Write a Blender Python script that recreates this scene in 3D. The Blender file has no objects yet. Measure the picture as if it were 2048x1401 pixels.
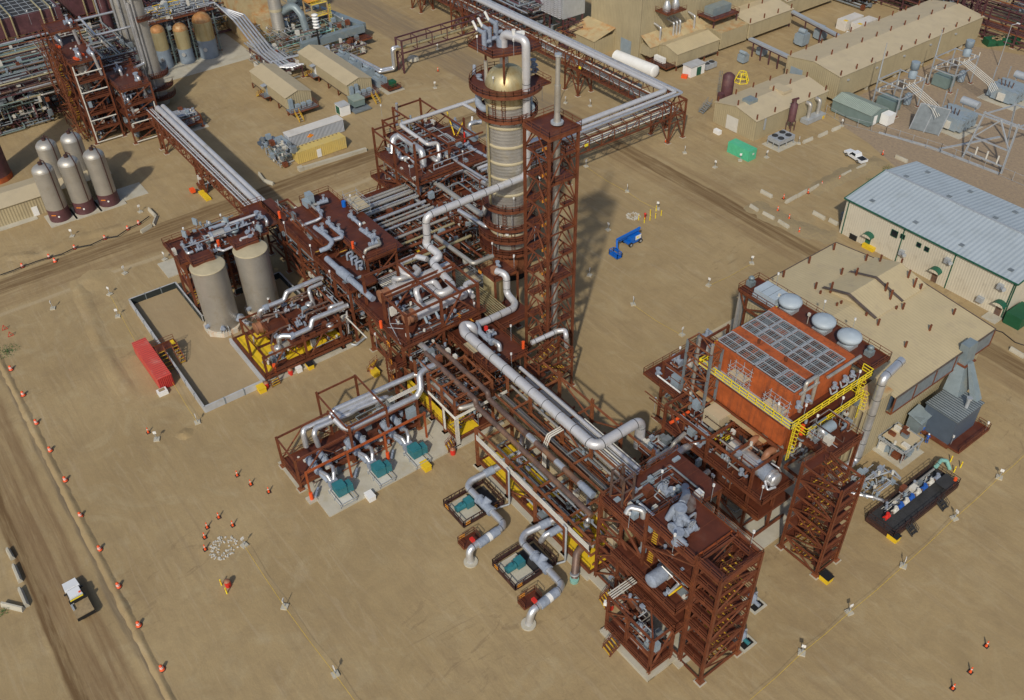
import bpy,math,random
from mathutils import Vector,Matrix
rnd = random.Random(7)
SC = bpy.context.scene
COL = SC.collection
# ---------------------------------------------------------------- camera
CAM = Vector((99.98,-72.92,106.0))
RIGHT = Vector((0.60151608,0.79865793,-0.01799773))
DOWN = Vector((0.51150786,-0.40235634,-0.75925561))
FWD = Vector((-0.61362701,0.44749848,-0.65054361))
FOC = 1847.8          # focal length in pixels of the 2048 px wide photograph
cd = bpy.data.cameras.new('camera');cam = bpy.data.objects.new('camera',cd);COL.objects.link(cam)
m = Matrix.Identity(4)
for i in range(3):
    m[i][0] = RIGHT[i];m[i][1] = -DOWN[i];m[i][2] = -FWD[i];m[i][3] = CAM[i]
cam.matrix_world = m
cd.sensor_width = 36.0;cd.lens = FOC / 2048 * 36.0;cd.clip_start = 1.0;cd.clip_end = 5000.0
SC.camera = cam
# ---------------------------------------------------------------- sky, sun, exposure
world = bpy.data.worlds.new('World');SC.world = world;world.use_nodes = True
wn = world.node_tree.nodes;wl = world.node_tree.links
bg = wn['Background'];sky = wn.new('ShaderNodeTexSky');sky.sky_type = 'NISHITA';sky.sun_disc = False
SUN = Vector((0.757,-0.912,1.0)).normalized()
elev = math.asin(SUN.z)
sky.sun_elevation = elev;sky.sun_rotation = math.atan2(SUN.x,SUN.y)
sky.air_density = 1.0;sky.dust_density = 2.5;sky.ozone_density = 1.0;sky.altitude = 400
wl.new(sky.outputs[0],bg.inputs[0]);bg.inputs[1].default_value = 0.105
sd = bpy.data.lights.new('sun','SUN');so = bpy.data.objects.new('sun',sd);COL.objects.link(so)
sd.energy = 2.9;sd.angle = math.radians(1.8);sd.color = (1.0,0.93,0.79)
so.rotation_euler = SUN.to_track_quat('Z','Y').to_euler();so.location = (40,-40,120)
SC.view_settings.view_transform = 'Standard';SC.view_settings.look = 'None'
SC.view_settings.exposure = -0.1;SC.view_settings.gamma = 1.0
# ---------------------------------------------------------------- survey helpers: where a point of known height stands
def crop(x0,y0,s):return lambda x,y:(x0 + x / s,y0 + y / s)
A1 = crop(0,0,3.9385);A2 = crop(500,0,3.9385);A3 = crop(1000,0,3.7926);A4 = crop(1500,0,3.7372)
B1 = crop(0,330,3.7865);B2 = crop(500,330,3.7865);B3 = crop(1000,330,3.787);B4 = crop(1500,330,3.7372)
C1 = crop(0,680,3.7865);C2 = crop(500,680,3.7865);C3 = crop(1000,680,3.787);C4 = crop(1500,680,3.7372)
D1 = crop(0,1030,3.7769);D2 = crop(500,1030,3.7769);D3 = crop(1000,1030,3.7759);D4 = crop(1500,1030,3.7372)
E1 = crop(1180,1050,4.2447);E2 = crop(1520,860,4.3769);E3 = crop(1400,560,4.6711);E4 = crop(900,560,4.6711)
E5 = crop(1180,850,4.6711);E6 = crop(660,560,5.8367);E7 = crop(540,370,5.1882);E8 = crop(740,180,5.3875)
F1 = crop(920,40,5.3885);F2 = crop(920,290,4.5192);F3 = crop(330,420,5.0034);F4 = crop(450,540,5.8387)
F5 = crop(1280,640,5.8357);F6 = crop(940,850,5.0033);F7 = crop(760,540,6.3667);F8 = crop(540,720,4.3775)
def ray(q):return RIGHT * (q[0] - 1024) + DOWN * (q[1] - 700.5) + FWD * FOC
def W(q,z=0.0):
    d = ray(q);t = (z - CAM.z) / d.z
    return Vector((CAM.x + d.x * t,CAM.y + d.y * t,z))
def along(P,ax,q):
    """the point on the axis-parallel line through P that lies nearest the sight line q"""
    e = Vector(((1,0,0),(0,1,0),(0,0,1))['xyz'.index(ax)]);d = ray(q).normalized();w = P - CAM
    b = e.dot(d);den = 1 - b * b
    t = (b * d.dot(w) - e.dot(w)) / den
    return P + e * t
def route(P,*steps):
    """axis-parallel pipe run: ('x', pixel) goes along x until level with the pixel; ('z', 3.0) goes to that coordinate; ('dx', 2) moves by"""
    pts = [Vector(P)]
    for ax,q in zip(steps[::2],steps[1::2]):
        p = pts[-1].copy()
        if ax[0] == 'd':p['xyz'.index(ax[1])] += q
        elif isinstance(q,(int,float)):p['xyz'.index(ax)] = q
        else:p = along(p,ax,q)
        pts.append(p)
    return pts
# ---------------------------------------------------------------- materials
def lin(c):return tuple(((v / 12.92) if v <= 0.04045 else ((v + 0.055) / 1.055) ** 2.4) for v in c)
MATS = {}
def mat(name,col,rough=0.6,metal=0.0,var=0.25,scale=0.6,dirt=None,dirt_amt=0.45,rib=None,ribdepth=0.5,bump=0.0,spec=0.5,dscale=0.35,emit=None,streak=False):
    m = bpy.data.materials.new(name);m.use_nodes = True;N = m.node_tree.nodes;L = m.node_tree.links;b = N['Principled BSDF']
    b.inputs['Roughness'].default_value = rough;b.inputs['Metallic'].default_value = metal;b.inputs['Specular IOR Level'].default_value = spec
    tc = N.new('ShaderNodeTexCoord');geo = N.new('ShaderNodeNewGeometry')
    n1 = N.new('ShaderNodeTexNoise');n1.inputs['Scale'].default_value = scale;n1.inputs['Detail'].default_value = 6;n1.inputs['Roughness'].default_value = 0.65
    L.new(geo.outputs['Position'],n1.inputs['Vector'])
    r1 = N.new('ShaderNodeValToRGB');r1.color_ramp.elements[0].position = 0.3;r1.color_ramp.elements[1].position = 0.7
    r1.color_ramp.elements[0].color = (*[c * (1 - var) for c in col],1);r1.color_ramp.elements[1].color = (*[min(1,c * (1 + var)) for c in col],1)
    L.new(n1.outputs[0],r1.inputs[0]);out = r1.outputs[0]
    if dirt:
        n2 = N.new('ShaderNodeTexNoise');n2.inputs['Scale'].default_value = dscale;n2.inputs['Detail'].default_value = 8;n2.inputs['Roughness'].default_value = 0.7
        src = geo.outputs['Position']
        if streak:
            mp = N.new('ShaderNodeMapping');mp.inputs['Scale'].default_value = (2.2,2.2,0.18);L.new(src,mp.inputs[0]);src = mp.outputs[0]
        L.new(src,n2.inputs['Vector'])
        r2 = N.new('ShaderNodeValToRGB');r2.color_ramp.elements[0].position = 0.62 - 0.25 * dirt_amt;r2.color_ramp.elements[1].position = 0.80 - 0.15 * dirt_amt
        L.new(n2.outputs[0],r2.inputs[0])
        mx = N.new('ShaderNodeMixRGB');mx.inputs[2].default_value = (*dirt,1);L.new(r2.outputs[0],mx.inputs[0]);L.new(out,mx.inputs[1]);out = mx.outputs[0]
    L.new(out,b.inputs['Base Color'])
    if rib:
        ax,per = rib       # standing ribs / corrugation: real relief through the normal
        sx = N.new('ShaderNodeSeparateXYZ');L.new(geo.outputs['Position'],sx.inputs[0])
        if ax == 'xy':
            ad = N.new('ShaderNodeMath');ad.operation = 'ADD';L.new(sx.outputs[0],ad.inputs[0]);L.new(sx.outputs[1],ad.inputs[1]);v = ad.outputs[0]
        else:v = sx.outputs['xyz'.index(ax)]
        mu = N.new('ShaderNodeMath');mu.operation = 'MULTIPLY';mu.inputs[1].default_value = 2 * math.pi / per;L.new(v,mu.inputs[0])
        sn = N.new('ShaderNodeMath');sn.operation = 'SINE';L.new(mu.outputs[0],sn.inputs[0])
        bp = N.new('ShaderNodeBump');bp.inputs['Strength'].default_value = ribdepth;bp.inputs['Distance'].default_value = per * 0.18;L.new(sn.outputs[0],bp.inputs['Height'])
        L.new(bp.outputs[0],b.inputs['Normal'])
    elif bump:
        n3 = N.new('ShaderNodeTexNoise');n3.inputs['Scale'].default_value = 3.0;n3.inputs['Detail'].default_value = 5;L.new(geo.outputs['Position'],n3.inputs['Vector'])
        bp = N.new('ShaderNodeBump');bp.inputs['Strength'].default_value = bump;bp.inputs['Distance'].default_value = 0.1;L.new(n3.outputs[0],bp.inputs['Height']);L.new(bp.outputs[0],b.inputs['Normal'])
    if emit:
        b.inputs['Emission Color'].default_value = (*emit,1);b.inputs['Emission Strength'].default_value = 1.0
    MATS[name] = m;return m
RUSTD = (0.24,0.075,0.02)
mat('oxide',(0.155,0.046,0.019),0.62,0,0.35,0.7,dirt=RUSTD,dirt_amt=0.25)
mat('oxide_deck',(0.095,0.024,0.010),0.55,0,0.3,0.35,dirt=(0.12,0.05,0.03),dirt_amt=0.3,dscale=0.25)
mat('oxide_dark',(0.05,0.021,0.017),0.6,0,0.35,0.7,dirt=(0.12,0.05,0.03),dirt_amt=0.3)
mat('rust',(0.40,0.088,0.018),0.75,0,0.3,0.5,dirt=(0.16,0.045,0.02),dirt_amt=0.55,streak=True,dscale=0.5)
mat('rust_beam',(0.20,0.066,0.025),0.75,0,0.4,0.8,dirt=(0.3,0.1,0.03),dirt_amt=0.4)
mat('alu',(0.66,0.67,0.69),0.36,0.7,0.1,0.9,dirt=(0.42,0.40,0.36),dirt_amt=0.35,bump=0.12)
mat('alu_dull',(0.50,0.48,0.44),0.5,0.6,0.12,0.7,dirt=(0.33,0.29,0.22),dirt_amt=0.5,bump=0.15)
mat('alu_white',(0.60,0.60,0.62),0.42,0.35,0.08,0.7,dirt=(0.45,0.42,0.36),dirt_amt=0.4,bump=0.08)
mat('shell',(0.52,0.50,0.46),0.42,0.6,0.1,0.4,dirt=(0.42,0.36,0.24),dirt_amt=0.45,rib=('z',0.62),ribdepth=0.14,dscale=0.2)
mat('shell_tan',(0.55,0.47,0.27),0.45,0.6,0.12,0.5,dirt=(0.40,0.27,0.10),dirt_amt=0.4,streak=True)
mat('band',(0.44,0.38,0.25),0.6,0.0,0.1)
mat('tank_grey',(0.40,0.375,0.33),0.4,0.45,0.08,0.4,dirt=(0.33,0.29,0.22),dirt_amt=0.4,rib=('z',0.5),ribdepth=0.1,dscale=0.3)
mat('tank_bluegrey',(0.22,0.27,0.33),0.55,0.0,0.15)
mat('rust_dome',(0.42,0.20,0.07),0.6,0.2,0.3,0.7,dirt=(0.45,0.38,0.22),dirt_amt=0.5)
mat('blanket',(0.25,0.29,0.36),0.8,0,0.2,2.0,dirt=(0.16,0.2,0.3),dirt_amt=0.3,bump=0.5,dscale=1.5)
mat('brown_pipe',(0.13,0.085,0.07),0.5,0.1,0.35,0.8,dirt=(0.26,0.13,0.06),dirt_amt=0.5,dscale=0.2)
mat('yellow',(0.74,0.50,0.02),0.5,0,0.1,0.8,dirt=(0.45,0.32,0.05),dirt_amt=0.3)
mat('yellow_rail',(0.85,0.68,0.03),0.45,0,0.08)
mat('stair_yellow',(0.62,0.38,0.03),0.55,0,0.15)
mat('teal',(0.03,0.17,0.20),0.45,0,0.15,1.0)
mat('teal_pale',(0.22,0.45,0.40),0.5,0,0.15,1.0)
mat('tan_clad',(0.40,0.335,0.205),0.6,0,0.08,0.3,dirt=(0.33,0.27,0.17),dirt_amt=0.35,rib=('xy',0.6),ribdepth=0.3,streak=True)
mat('tan_roof',(0.47,0.39,0.25),0.6,0,0.06,0.3,dirt=(0.44,0.36,0.23),dirt_amt=0.4,rib=('x',0.6),ribdepth=0.2)
mat('tan_roof_y',(0.50,0.41,0.245),0.6,0,0.06,0.3,dirt=(0.42,0.34,0.22),dirt_amt=0.4,rib=('y',0.6),ribdepth=0.14)
mat('tan_roof_plain',(0.49,0.41,0.27),0.65,0,0.06,0.3,dirt=(0.42,0.35,0.25),dirt_amt=0.4)
mat('tan_rusty',(0.45,0.36,0.20),0.7,0,0.12,0.3,dirt=(0.42,0.17,0.04),dirt_amt=0.6)
mat('cream_clad',(0.60,0.55,0.44),0.6,0,0.05,0.3,dirt=(0.45,0.40,0.31),dirt_amt=0.3,rib=('xy',0.5),ribdepth=0.2)
mat('blue_roof',(0.42,0.48,0.52),0.5,0.1,0.06,0.2,dirt=(0.36,0.41,0.43),dirt_amt=0.4,rib=('x',0.9),ribdepth=0.22)
mat('trim_brown',(0.10,0.075,0.06),0.6)
mat('green_trim',(0.015,0.10,0.06),0.5)
mat('green_dark',(0.01,0.09,0.04),0.55,0,0.2)
mat('concrete',(0.46,0.43,0.35),0.85,0,0.1,0.5,dirt=(0.40,0.35,0.24),dirt_amt=0.5,bump=0.1)
mat('concrete_wall',(0.42,0.43,0.44),0.8,0,0.12,0.6,dirt=(0.36,0.33,0.28),dirt_amt=0.4)
mat('concrete_rusty',(0.55,0.52,0.44),0.85,0,0.1,0.5,dirt=(0.55,0.25,0.06),dirt_amt=0.6,streak=True,dscale=0.8)
mat('liner',(0.02,0.028,0.028),0.7)
mat('white',(0.78,0.78,0.76),0.5,0,0.05)
mat('offwhite',(0.60,0.58,0.52),0.6,0,0.1,dirt=(0.45,0.40,0.30),dirt_amt=0.3)
mat('lamp_white',(0.75,0.75,0.73),0.4)
mat('orange',(0.80,0.10,0.02),0.5,0,0.1,2.0)
mat('orange_gate',(0.70,0.28,0.03),0.5,0,0.1,2.0)
mat('red',(0.62,0.03,0.02),0.45,0,0.1)
mat('red_container',(0.58,0.075,0.055),0.55,0,0.08,0.5,dirt=(0.62,0.25,0.2),dirt_amt=0.3,rib=('x',0.55),ribdepth=0.5)
mat('red_container_end',(0.42,0.03,0.025),0.55,0,0.1,0.5,rib=('y',0.3),ribdepth=0.7)
mat('green_container',(0.09,0.50,0.28),0.5,0,0.08,0.5,dirt=(0.2,0.5,0.35),dirt_amt=0.2,rib=('xy',0.4),ribdepth=0.5)
mat('yellow_container',(0.62,0.46,0.14),0.55,0,0.06,0.5,dirt=(0.45,0.38,0.2),dirt_amt=0.3,rib=('xy',0.5),ribdepth=0.3)
mat('grey_container',(0.45,0.48,0.53),0.5,0,0.06,0.5,rib=('y',0.35),ribdepth=0.9)
mat('white_container',(0.66,0.63,0.58),0.5,0,0.06,0.5,dirt=(0.5,0.45,0.38),dirt_amt=0.3,rib=('xy',0.4),ribdepth=0.4)
mat('orange_text',(0.78,0.26,0.02),0.5)
mat('galv',(0.42,0.45,0.48),0.5,0.3,0.1,0.9)
mat('galv_dark',(0.20,0.23,0.25),0.6,0.2,0.2,0.9)
mat('bluegrey',(0.25,0.31,0.36),0.6,0,0.12,0.8,dirt=(0.33,0.33,0.3),dirt_amt=0.3)
mat('greygreen',(0.16,0.22,0.21),0.6,0,0.1,0.8)
mat('greygreen_roof',(0.30,0.36,0.31),0.6,0,0.1,0.8,rib=('x',0.45),ribdepth=0.7)
mat('duct_blue',(0.22,0.27,0.29),0.45,0.2,0.15,0.6,dirt=(0.33,0.33,0.28),dirt_amt=0.3)
mat('vent_blue',(0.40,0.47,0.53),0.5,0,0.08)
mat('navy_unit',(0.085,0.115,0.16),0.5,0.1,0.12,0.6)
mat('navy_roof',(0.22,0.25,0.26),0.5,0.3,0.15,0.6,rib=('y',0.5),ribdepth=0.8)
mat('genie_blue',(0.005,0.13,0.55),0.4,0,0.08)
mat('blue',(0.02,0.10,0.40),0.5,0,0.1)
mat('black',(0.012,0.012,0.013),0.6)
mat('tyre',(0.02,0.02,0.02),0.85)
mat('glass',(0.015,0.02,0.025),0.12,0,0.05)
mat('chrome',(0.6,0.6,0.6),0.25,0.9,0.05)
mat('car_white',(0.74,0.76,0.78),0.3,0,0.03)
mat('wood',(0.30,0.22,0.12),0.8,0,0.25,2.0)
mat('wood_dark',(0.10,0.07,0.05),0.8,0,0.25,2.0)
mat('mesh_dark',(0.035,0.035,0.036),0.7,0,0.3)
mat('tan_head',(0.30,0.135,0.07),0.55,0,0.15,1.2)
mat('hole_shade',(0.006,0.005,0.005),0.95)  # near-black for the sump opening and the painted shade at the column foot
mat('skin',(0.45,0.25,0.16),0.6)
mat('plant_green',(0.04,0.11,0.02),0.8,0,0.5,3.0)
mat('dry_grass',(0.20,0.17,0.07),0.9,0,0.4,3.0)
mat('purple_steel',(0.10,0.04,0.045),0.6,0,0.3,0.6,dirt=(0.18,0.09,0.07),dirt_amt=0.3)
# ---------------------------------------------------------------- mesh builder
class MB:
    def __init__(s,mats='oxide'):
        s.v = [];s.f = [];s.mi = [];s.sm = [];s.mats = [mats] if isinstance(mats,str) else list(mats);s.cur = 0
    def use(s,name):
        if name not in s.mats:s.mats.append(name)
        s.cur = s.mats.index(name);return s
    def add(s,vs,fs,smooth=False):
        o = len(s.v);s.v.extend([tuple(v) for v in vs])
        for f in fs:s.f.append(tuple(o + i for i in f));s.mi.append(s.cur);s.sm.append(smooth)
        return s
    def box(s,x0,y0,z0,x1,y1,z1):
        if x0 > x1:x0,x1 = x1,x0
        if y0 > y1:y0,y1 = y1,y0
        if z0 > z1:z0,z1 = z1,z0
        return s.add([(x0,y0,z0),(x1,y0,z0),(x1,y1,z0),(x0,y1,z0),(x0,y0,z1),(x1,y0,z1),(x1,y1,z1),(x0,y1,z1)],
                     [(0,3,2,1),(4,5,6,7),(0,1,5,4),(1,2,6,5),(2,3,7,6),(3,0,4,7)])
    def cbox(s,c,sx,sy,sz,rz=0.0):
        ca,sa = math.cos(rz),math.sin(rz);vs = []
        for z in (-sz / 2,sz / 2):
            for x,y in ((-1,-1),(1,-1),(1,1),(-1,1)):
                x *= sx / 2;y *= sy / 2;vs.append((c[0] + x * ca - y * sa,c[1] + x * sa + y * ca,c[2] + z))
        return s.add(vs,[(0,3,2,1),(4,5,6,7),(0,1,5,4),(1,2,6,5),(2,3,7,6),(3,0,4,7)])
    def frame(s,p,q):
        d = (Vector(q) - Vector(p));L = d.length
        if L < 1e-6:return None
        d /= L;up = Vector((0,0,1)) if abs(d.z) < 0.95 else Vector((1,0,0))
        a = d.cross(up).normalized();b = a.cross(d).normalized();return d,a,b,L
    def bar(s,p,q,w,h=None):
        fr = s.frame(p,q)
        if not fr:return s
        d,a,b,L = fr;h = h or w;p = Vector(p);q = Vector(q);vs = []
        for c in (p,q):
            for i,j in ((-1,-1),(1,-1),(1,1),(-1,1)):vs.append(c + a * (i * w / 2) + b * (j * h / 2))
        return s.add(vs,[(0,3,2,1),(4,5,6,7),(0,1,5,4),(1,2,6,5),(2,3,7,6),(3,0,4,7)])
    def ibeam(s,p,q,w,h=None):
        fr = s.frame(p,q)
        if not fr:return s
        d,a,b,L = fr;h = h or w;p = Vector(p);q = Vector(q);t = w * 0.16
        for off,ww,hh in ((h / 2 - t / 2,w,t),(-h / 2 + t / 2,w,t),(0,t,h - 2 * t)):
            vs = []
            for c in (p,q):
                for i,j in ((-1,-1),(1,-1),(1,1),(-1,1)):vs.append(c + a * (i * ww / 2) + b * (off + j * hh / 2))
            s.add(vs,[(0,3,2,1),(4,5,6,7),(0,1,5,4),(1,2,6,5),(2,3,7,6),(3,0,4,7)])
        return s
    def tube(s,p,q,r,n=10,r2=None,caps=True):
        fr = s.frame(p,q)
        if not fr:return s
        d,a,b,L = fr;r2 = r if r2 is None else r2;p = Vector(p);q = Vector(q);vs = []
        for c,rr in ((p,r),(q,r2)):
            for i in range(n):
                t = 2 * math.pi * i / n;vs.append(c + a * (rr * math.cos(t)) + b * (rr * math.sin(t)))
        s.add(vs,[(i,n + i,n + (i + 1) % n,(i + 1) % n) for i in range(n)],True)
        if caps:
            s.add(vs[:n],[tuple(range(n))]);s.add(vs[n:],[tuple(reversed(range(n)))])
        return s
    def pipe(s,pts,r,n=12,bend=1.6,caps=True,bands=0.0,bandmat=None):
        P = [Vector(p) for p in pts];path = [P[0]]
        for i in range(1,len(P) - 1):
            a,b,c = P[i - 1],P[i],P[i + 1];u = (a - b);v = (c - b);lu,lv = u.length,v.length
            if lu < 1e-5 or lv < 1e-5:continue
            u /= lu;v /= lv;ang = u.angle(v)
            if ang > 3.08:path.append(b);continue
            cut = min(r * bend / max(0.05,math.tan(ang / 2)) if ang < 3.0 else 0,lu * 0.49,lv * 0.49)
            s0 = b + u * cut;s1 = b + v * cut;k = 6
            for j in range(k + 1):
                t = j / k;path.append(s0 * (1 - t) ** 2 + b * (2 * t * (1 - t)) + s1 * t ** 2)
        path.append(P[-1]);q = [path[0]]
        for p in path[1:]:
            if (p - q[-1]).length > 1e-4:q.append(p)
        path = q
        if len(path) < 2:return s
        d0 = (path[1] - path[0]).normalized();up = Vector((0,0,1)) if abs(d0.z) < 0.9 else Vector((1,0,0));nrm = d0.cross(up).normalized()
        rings = []
        for i,p in enumerate(path):
            if i == 0:t = d0
            elif i == len(path) - 1:t = (path[-1] - path[-2]).normalized()
            else:
                t = (path[i + 1] - path[i - 1])
                t = t.normalized() if t.length > 1e-6 else d0
            nrm = (nrm - t * nrm.dot(t))
            nrm = nrm.normalized() if nrm.length > 1e-6 else t.orthogonal().normalized()
            bn = t.cross(nrm);rings.append([p + nrm * (r * math.cos(2 * math.pi * j / n)) + bn * (r * math.sin(2 * math.pi * j / n)) for j in range(n)])
        vs = [v for rg in rings for v in rg];m = len(rings)
        s.add(vs,[(i * n + j,(i + 1) * n + j,(i + 1) * n + (j + 1) % n,i * n + (j + 1) % n) for i in range(m - 1) for j in range(n)],True)
        if caps:s.add(rings[0],[tuple(range(n))]);s.add(rings[-1],[tuple(reversed(range(n)))])
        if bands:
            old = s.cur
            if bandmat:s.use(bandmat)
            for a,b in zip(P[:-1],P[1:]):
                L = (b - a).length
                if L < bands * 1.3:continue
                d = (b - a) / L;k = int((L - r * 2) / bands)
                for j in range(k + 1):
                    c = a + d * (r * 1.6 + (L - 3.2 * r) * j / max(1,k))
                    s.tube(c - d * 0.045,c + d * 0.045,r * 1.03,n,caps=True)
            s.cur = old
        return s
    def lathe(s,prof,c=(0,0,0),n=24,smooth=True,caps=True,a0=0.0,a1=2 * math.pi):
        full = abs(a1 - a0 - 2 * math.pi) < 1e-6;k = n if full else n + 1;vs = []
        for r,z in prof:
            for i in range(k):
                t = a0 + (a1 - a0) * i / n;vs.append((c[0] + r * math.cos(t),c[1] + r * math.sin(t),c[2] + z))
        m = len(prof)
        s.add(vs,[(i * k + j,i * k + (j + 1) % k,(i + 1) * k + (j + 1) % k,(i + 1) * k + j) for i in range(m - 1) for j in range(n)],smooth)
        if caps and full:
            s.add(vs[:k],[tuple(reversed(range(k)))]) if prof[0][0] > 1e-3 else None
            s.add(vs[-k:],[tuple(range(k))]) if prof[-1][0] > 1e-3 else None
        return s
    def dome(s,c,r,h,n=24,k=6):
        return s.lathe([(r * math.cos(i / k * math.pi / 2),h * math.sin(i / k * math.pi / 2)) for i in range(k + 1)],c,n)
    def head(s,c,d,r,h,n=16,k=5):
        """dished end of a horizontal drum, bulging along d"""
        d = Vector(d).normalized();fr = s.frame(c,Vector(c) + d);_,a,b,_L = fr;vs = []
        for i in range(k + 1):
            t = i / k * math.pi / 2
            for j in range(n):
                u = 2 * math.pi * j / n;vs.append(Vector(c) + d * (h * math.sin(t)) + a * (r * math.cos(t) * math.cos(u)) + b * (r * math.cos(t) * math.sin(u)))
        return s.add(vs,[(i * n + j,(i + 1) * n + j,(i + 1) * n + (j + 1) % n,i * n + (j + 1) % n) for i in range(k) for j in range(n)],True)
    def prism(s,poly,z0,z1):
        n = len(poly);A = sum(poly[i][0] * poly[(i + 1) % n][1] - poly[(i + 1) % n][0] * poly[i][1] for i in range(n))
        if A < 0:poly = poly[::-1]
        vs = [(p[0],p[1],z0) for p in poly] + [(p[0],p[1],z1) for p in poly]
        return s.add(vs,[tuple(reversed(range(n))),tuple(range(n,2 * n))] + [(i,(i + 1) % n,n + (i + 1) % n,n + i) for i in range(n)])
    def quad(s,a,b,c,d):return s.add([a,b,c,d],[(0,1,2,3)])
    def slab(s,a,b,c,d,t):
        a,b,c,d = [Vector(x) for x in (a,b,c,d)];n = (b - a).cross(d - a).normalized() * t
        return s.add([a,b,c,d,a - n,b - n,c - n,d - n],[(0,1,2,3),(7,6,5,4),(0,4,5,1),(1,5,6,2),(2,6,7,3),(3,7,4,0)])
    def rail(s,pts,h=1.1,step=1.9,t=0.065,toe=True,close=False):
        P = [Vector(p) for p in pts]
        if close:P.append(P[0])
        for a,b in zip(P[:-1],P[1:]):
            L = (b - a).length
            if L < 0.05:continue
            for hh in (h,h * 0.52):s.bar(a + Vector((0,0,hh)),b + Vector((0,0,hh)),t)
            if toe:s.bar(a + Vector((0,0,0.1)),b + Vector((0,0,0.1)),0.03,0.18)
            k = max(1,round(L / step))
            for i in range(k + 1):
                p = a + (b - a) * (i / k);s.bar(p,p + Vector((0,0,h)),t)
        return s
def mesh_obj(name,mb,parent=None,off=None,mats=None):
    me = bpy.data.meshes.new(name);o = off or Vector((0,0,0))
    me.from_pydata([(v[0] - o[0],v[1] - o[1],v[2] - o[2]) for v in mb.v],[],mb.f)
    for mn in (mats or mb.mats):me.materials.append(MATS[mn])
    me.polygons.foreach_set('material_index',mb.mi);me.polygons.foreach_set('use_smooth',mb.sm);me.update()
    ob = bpy.data.objects.new(name,me);COL.objects.link(ob)
    if parent:ob.parent = parent
    return ob
KIDS = {}
class Thing:
    def __init__(s,name,label,cat,loc=(0,0,0),rz=0.0,group=None,local=False):
        e = bpy.data.objects.new(name,None);COL.objects.link(e);e.location = loc;e.rotation_euler = (0,0,rz);e.empty_display_size = 0.5
        e['label'] = label;e['category'] = cat
        if group:e['group'] = group
        s.e = e;s.loc = Vector(loc);s.local = local
    def part(s,name,mb,label=None,parent=None):
        if not mb.f:return None
        ob = mesh_obj(name,mb,parent or s.e,None if s.local else s.loc)
        if label:ob['label'] = label
        return ob
def solo(name,mb,label,cat,loc=None,group=None,local=False,rz=0.0):
    """a thing that is one mesh"""
    loc = Vector(loc) if loc is not None else Vector(mb.v[0]) * Vector((1,1,0)) if False else (Vector(loc) if loc is not None else Vector((0,0,0)))
    ob = mesh_obj(name,mb,None,None if local else loc);ob.location = loc;ob.rotation_euler = (0,0,rz);ob['label'] = label;ob['category'] = cat
    if group:ob['group'] = group
    return ob
def struct(name,mb,label=None):
    ob = mesh_obj(name,mb);ob['kind'] = 'structure'
    if label:ob['label'] = label
    return ob
def dup(o,loc,rz=0.0,label=None):
    c = o.copy();COL.objects.link(c);c.location = loc;c.rotation_euler = (0,0,rz)
    if label:c['label'] = label
    for ch in list(o.children):
        d = ch.copy();COL.objects.link(d);d.parent = c
        for gch in list(ch.children):
            k = gch.copy();COL.objects.link(k);k.parent = d
    return c
# ================================================================ ground, roads
def nmath(N,L,op,a,b=None,clamp=False):
    n = N.new('ShaderNodeMath');n.operation = op;n.use_clamp = clamp
    for i,v in enumerate((a,b)):
        if v is None:continue
        if isinstance(v,(int,float)):n.inputs[i].default_value = v
        else:L.new(v,n.inputs[i])
    return n.outputs[0]
def nmix(N,L,f,a,b):
    n = N.new('ShaderNodeMixRGB')
    for i,v in enumerate((f,a,b)):
        if isinstance(v,tuple):n.inputs[i].default_value = (*v,1)
        elif isinstance(v,(int,float)):n.inputs[i].default_value = v
        else:L.new(v,n.inputs[i])
    return n.outputs[0]
def nnoise(N,L,vec,scale,detail=5,rough=0.6,dist=0.0,mapscale=None,rot=0.0,lo=0.35,hi=0.65):
    if mapscale or rot:
        mp = N.new('ShaderNodeMapping');L.new(vec,mp.inputs[0]);mp.inputs['Scale'].default_value = mapscale or (1,1,1);mp.inputs['Rotation'].default_value = (0,0,rot);vec = mp.outputs[0]
    n = N.new('ShaderNodeTexNoise');n.inputs['Scale'].default_value = scale;n.inputs['Detail'].default_value = detail;n.inputs['Roughness'].default_value = rough;n.inputs['Distortion'].default_value = dist
    L.new(vec,n.inputs['Vector']);mr = N.new('ShaderNodeMapRange');mr.inputs[1].default_value = lo;mr.inputs[2].default_value = hi;L.new(n.outputs[0],mr.inputs[0]);return mr.outputs[0]
def band(N,L,v,c,w,soft):
    d = nmath(N,L,'ABSOLUTE',nmath(N,L,'SUBTRACT',v,c));mr = N.new('ShaderNodeMapRange');mr.interpolation_type = 'SMOOTHSTEP'
    mr.inputs[1].default_value = w + soft;mr.inputs[2].default_value = w;L.new(d,mr.inputs[0]);return mr.outputs[0]
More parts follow.
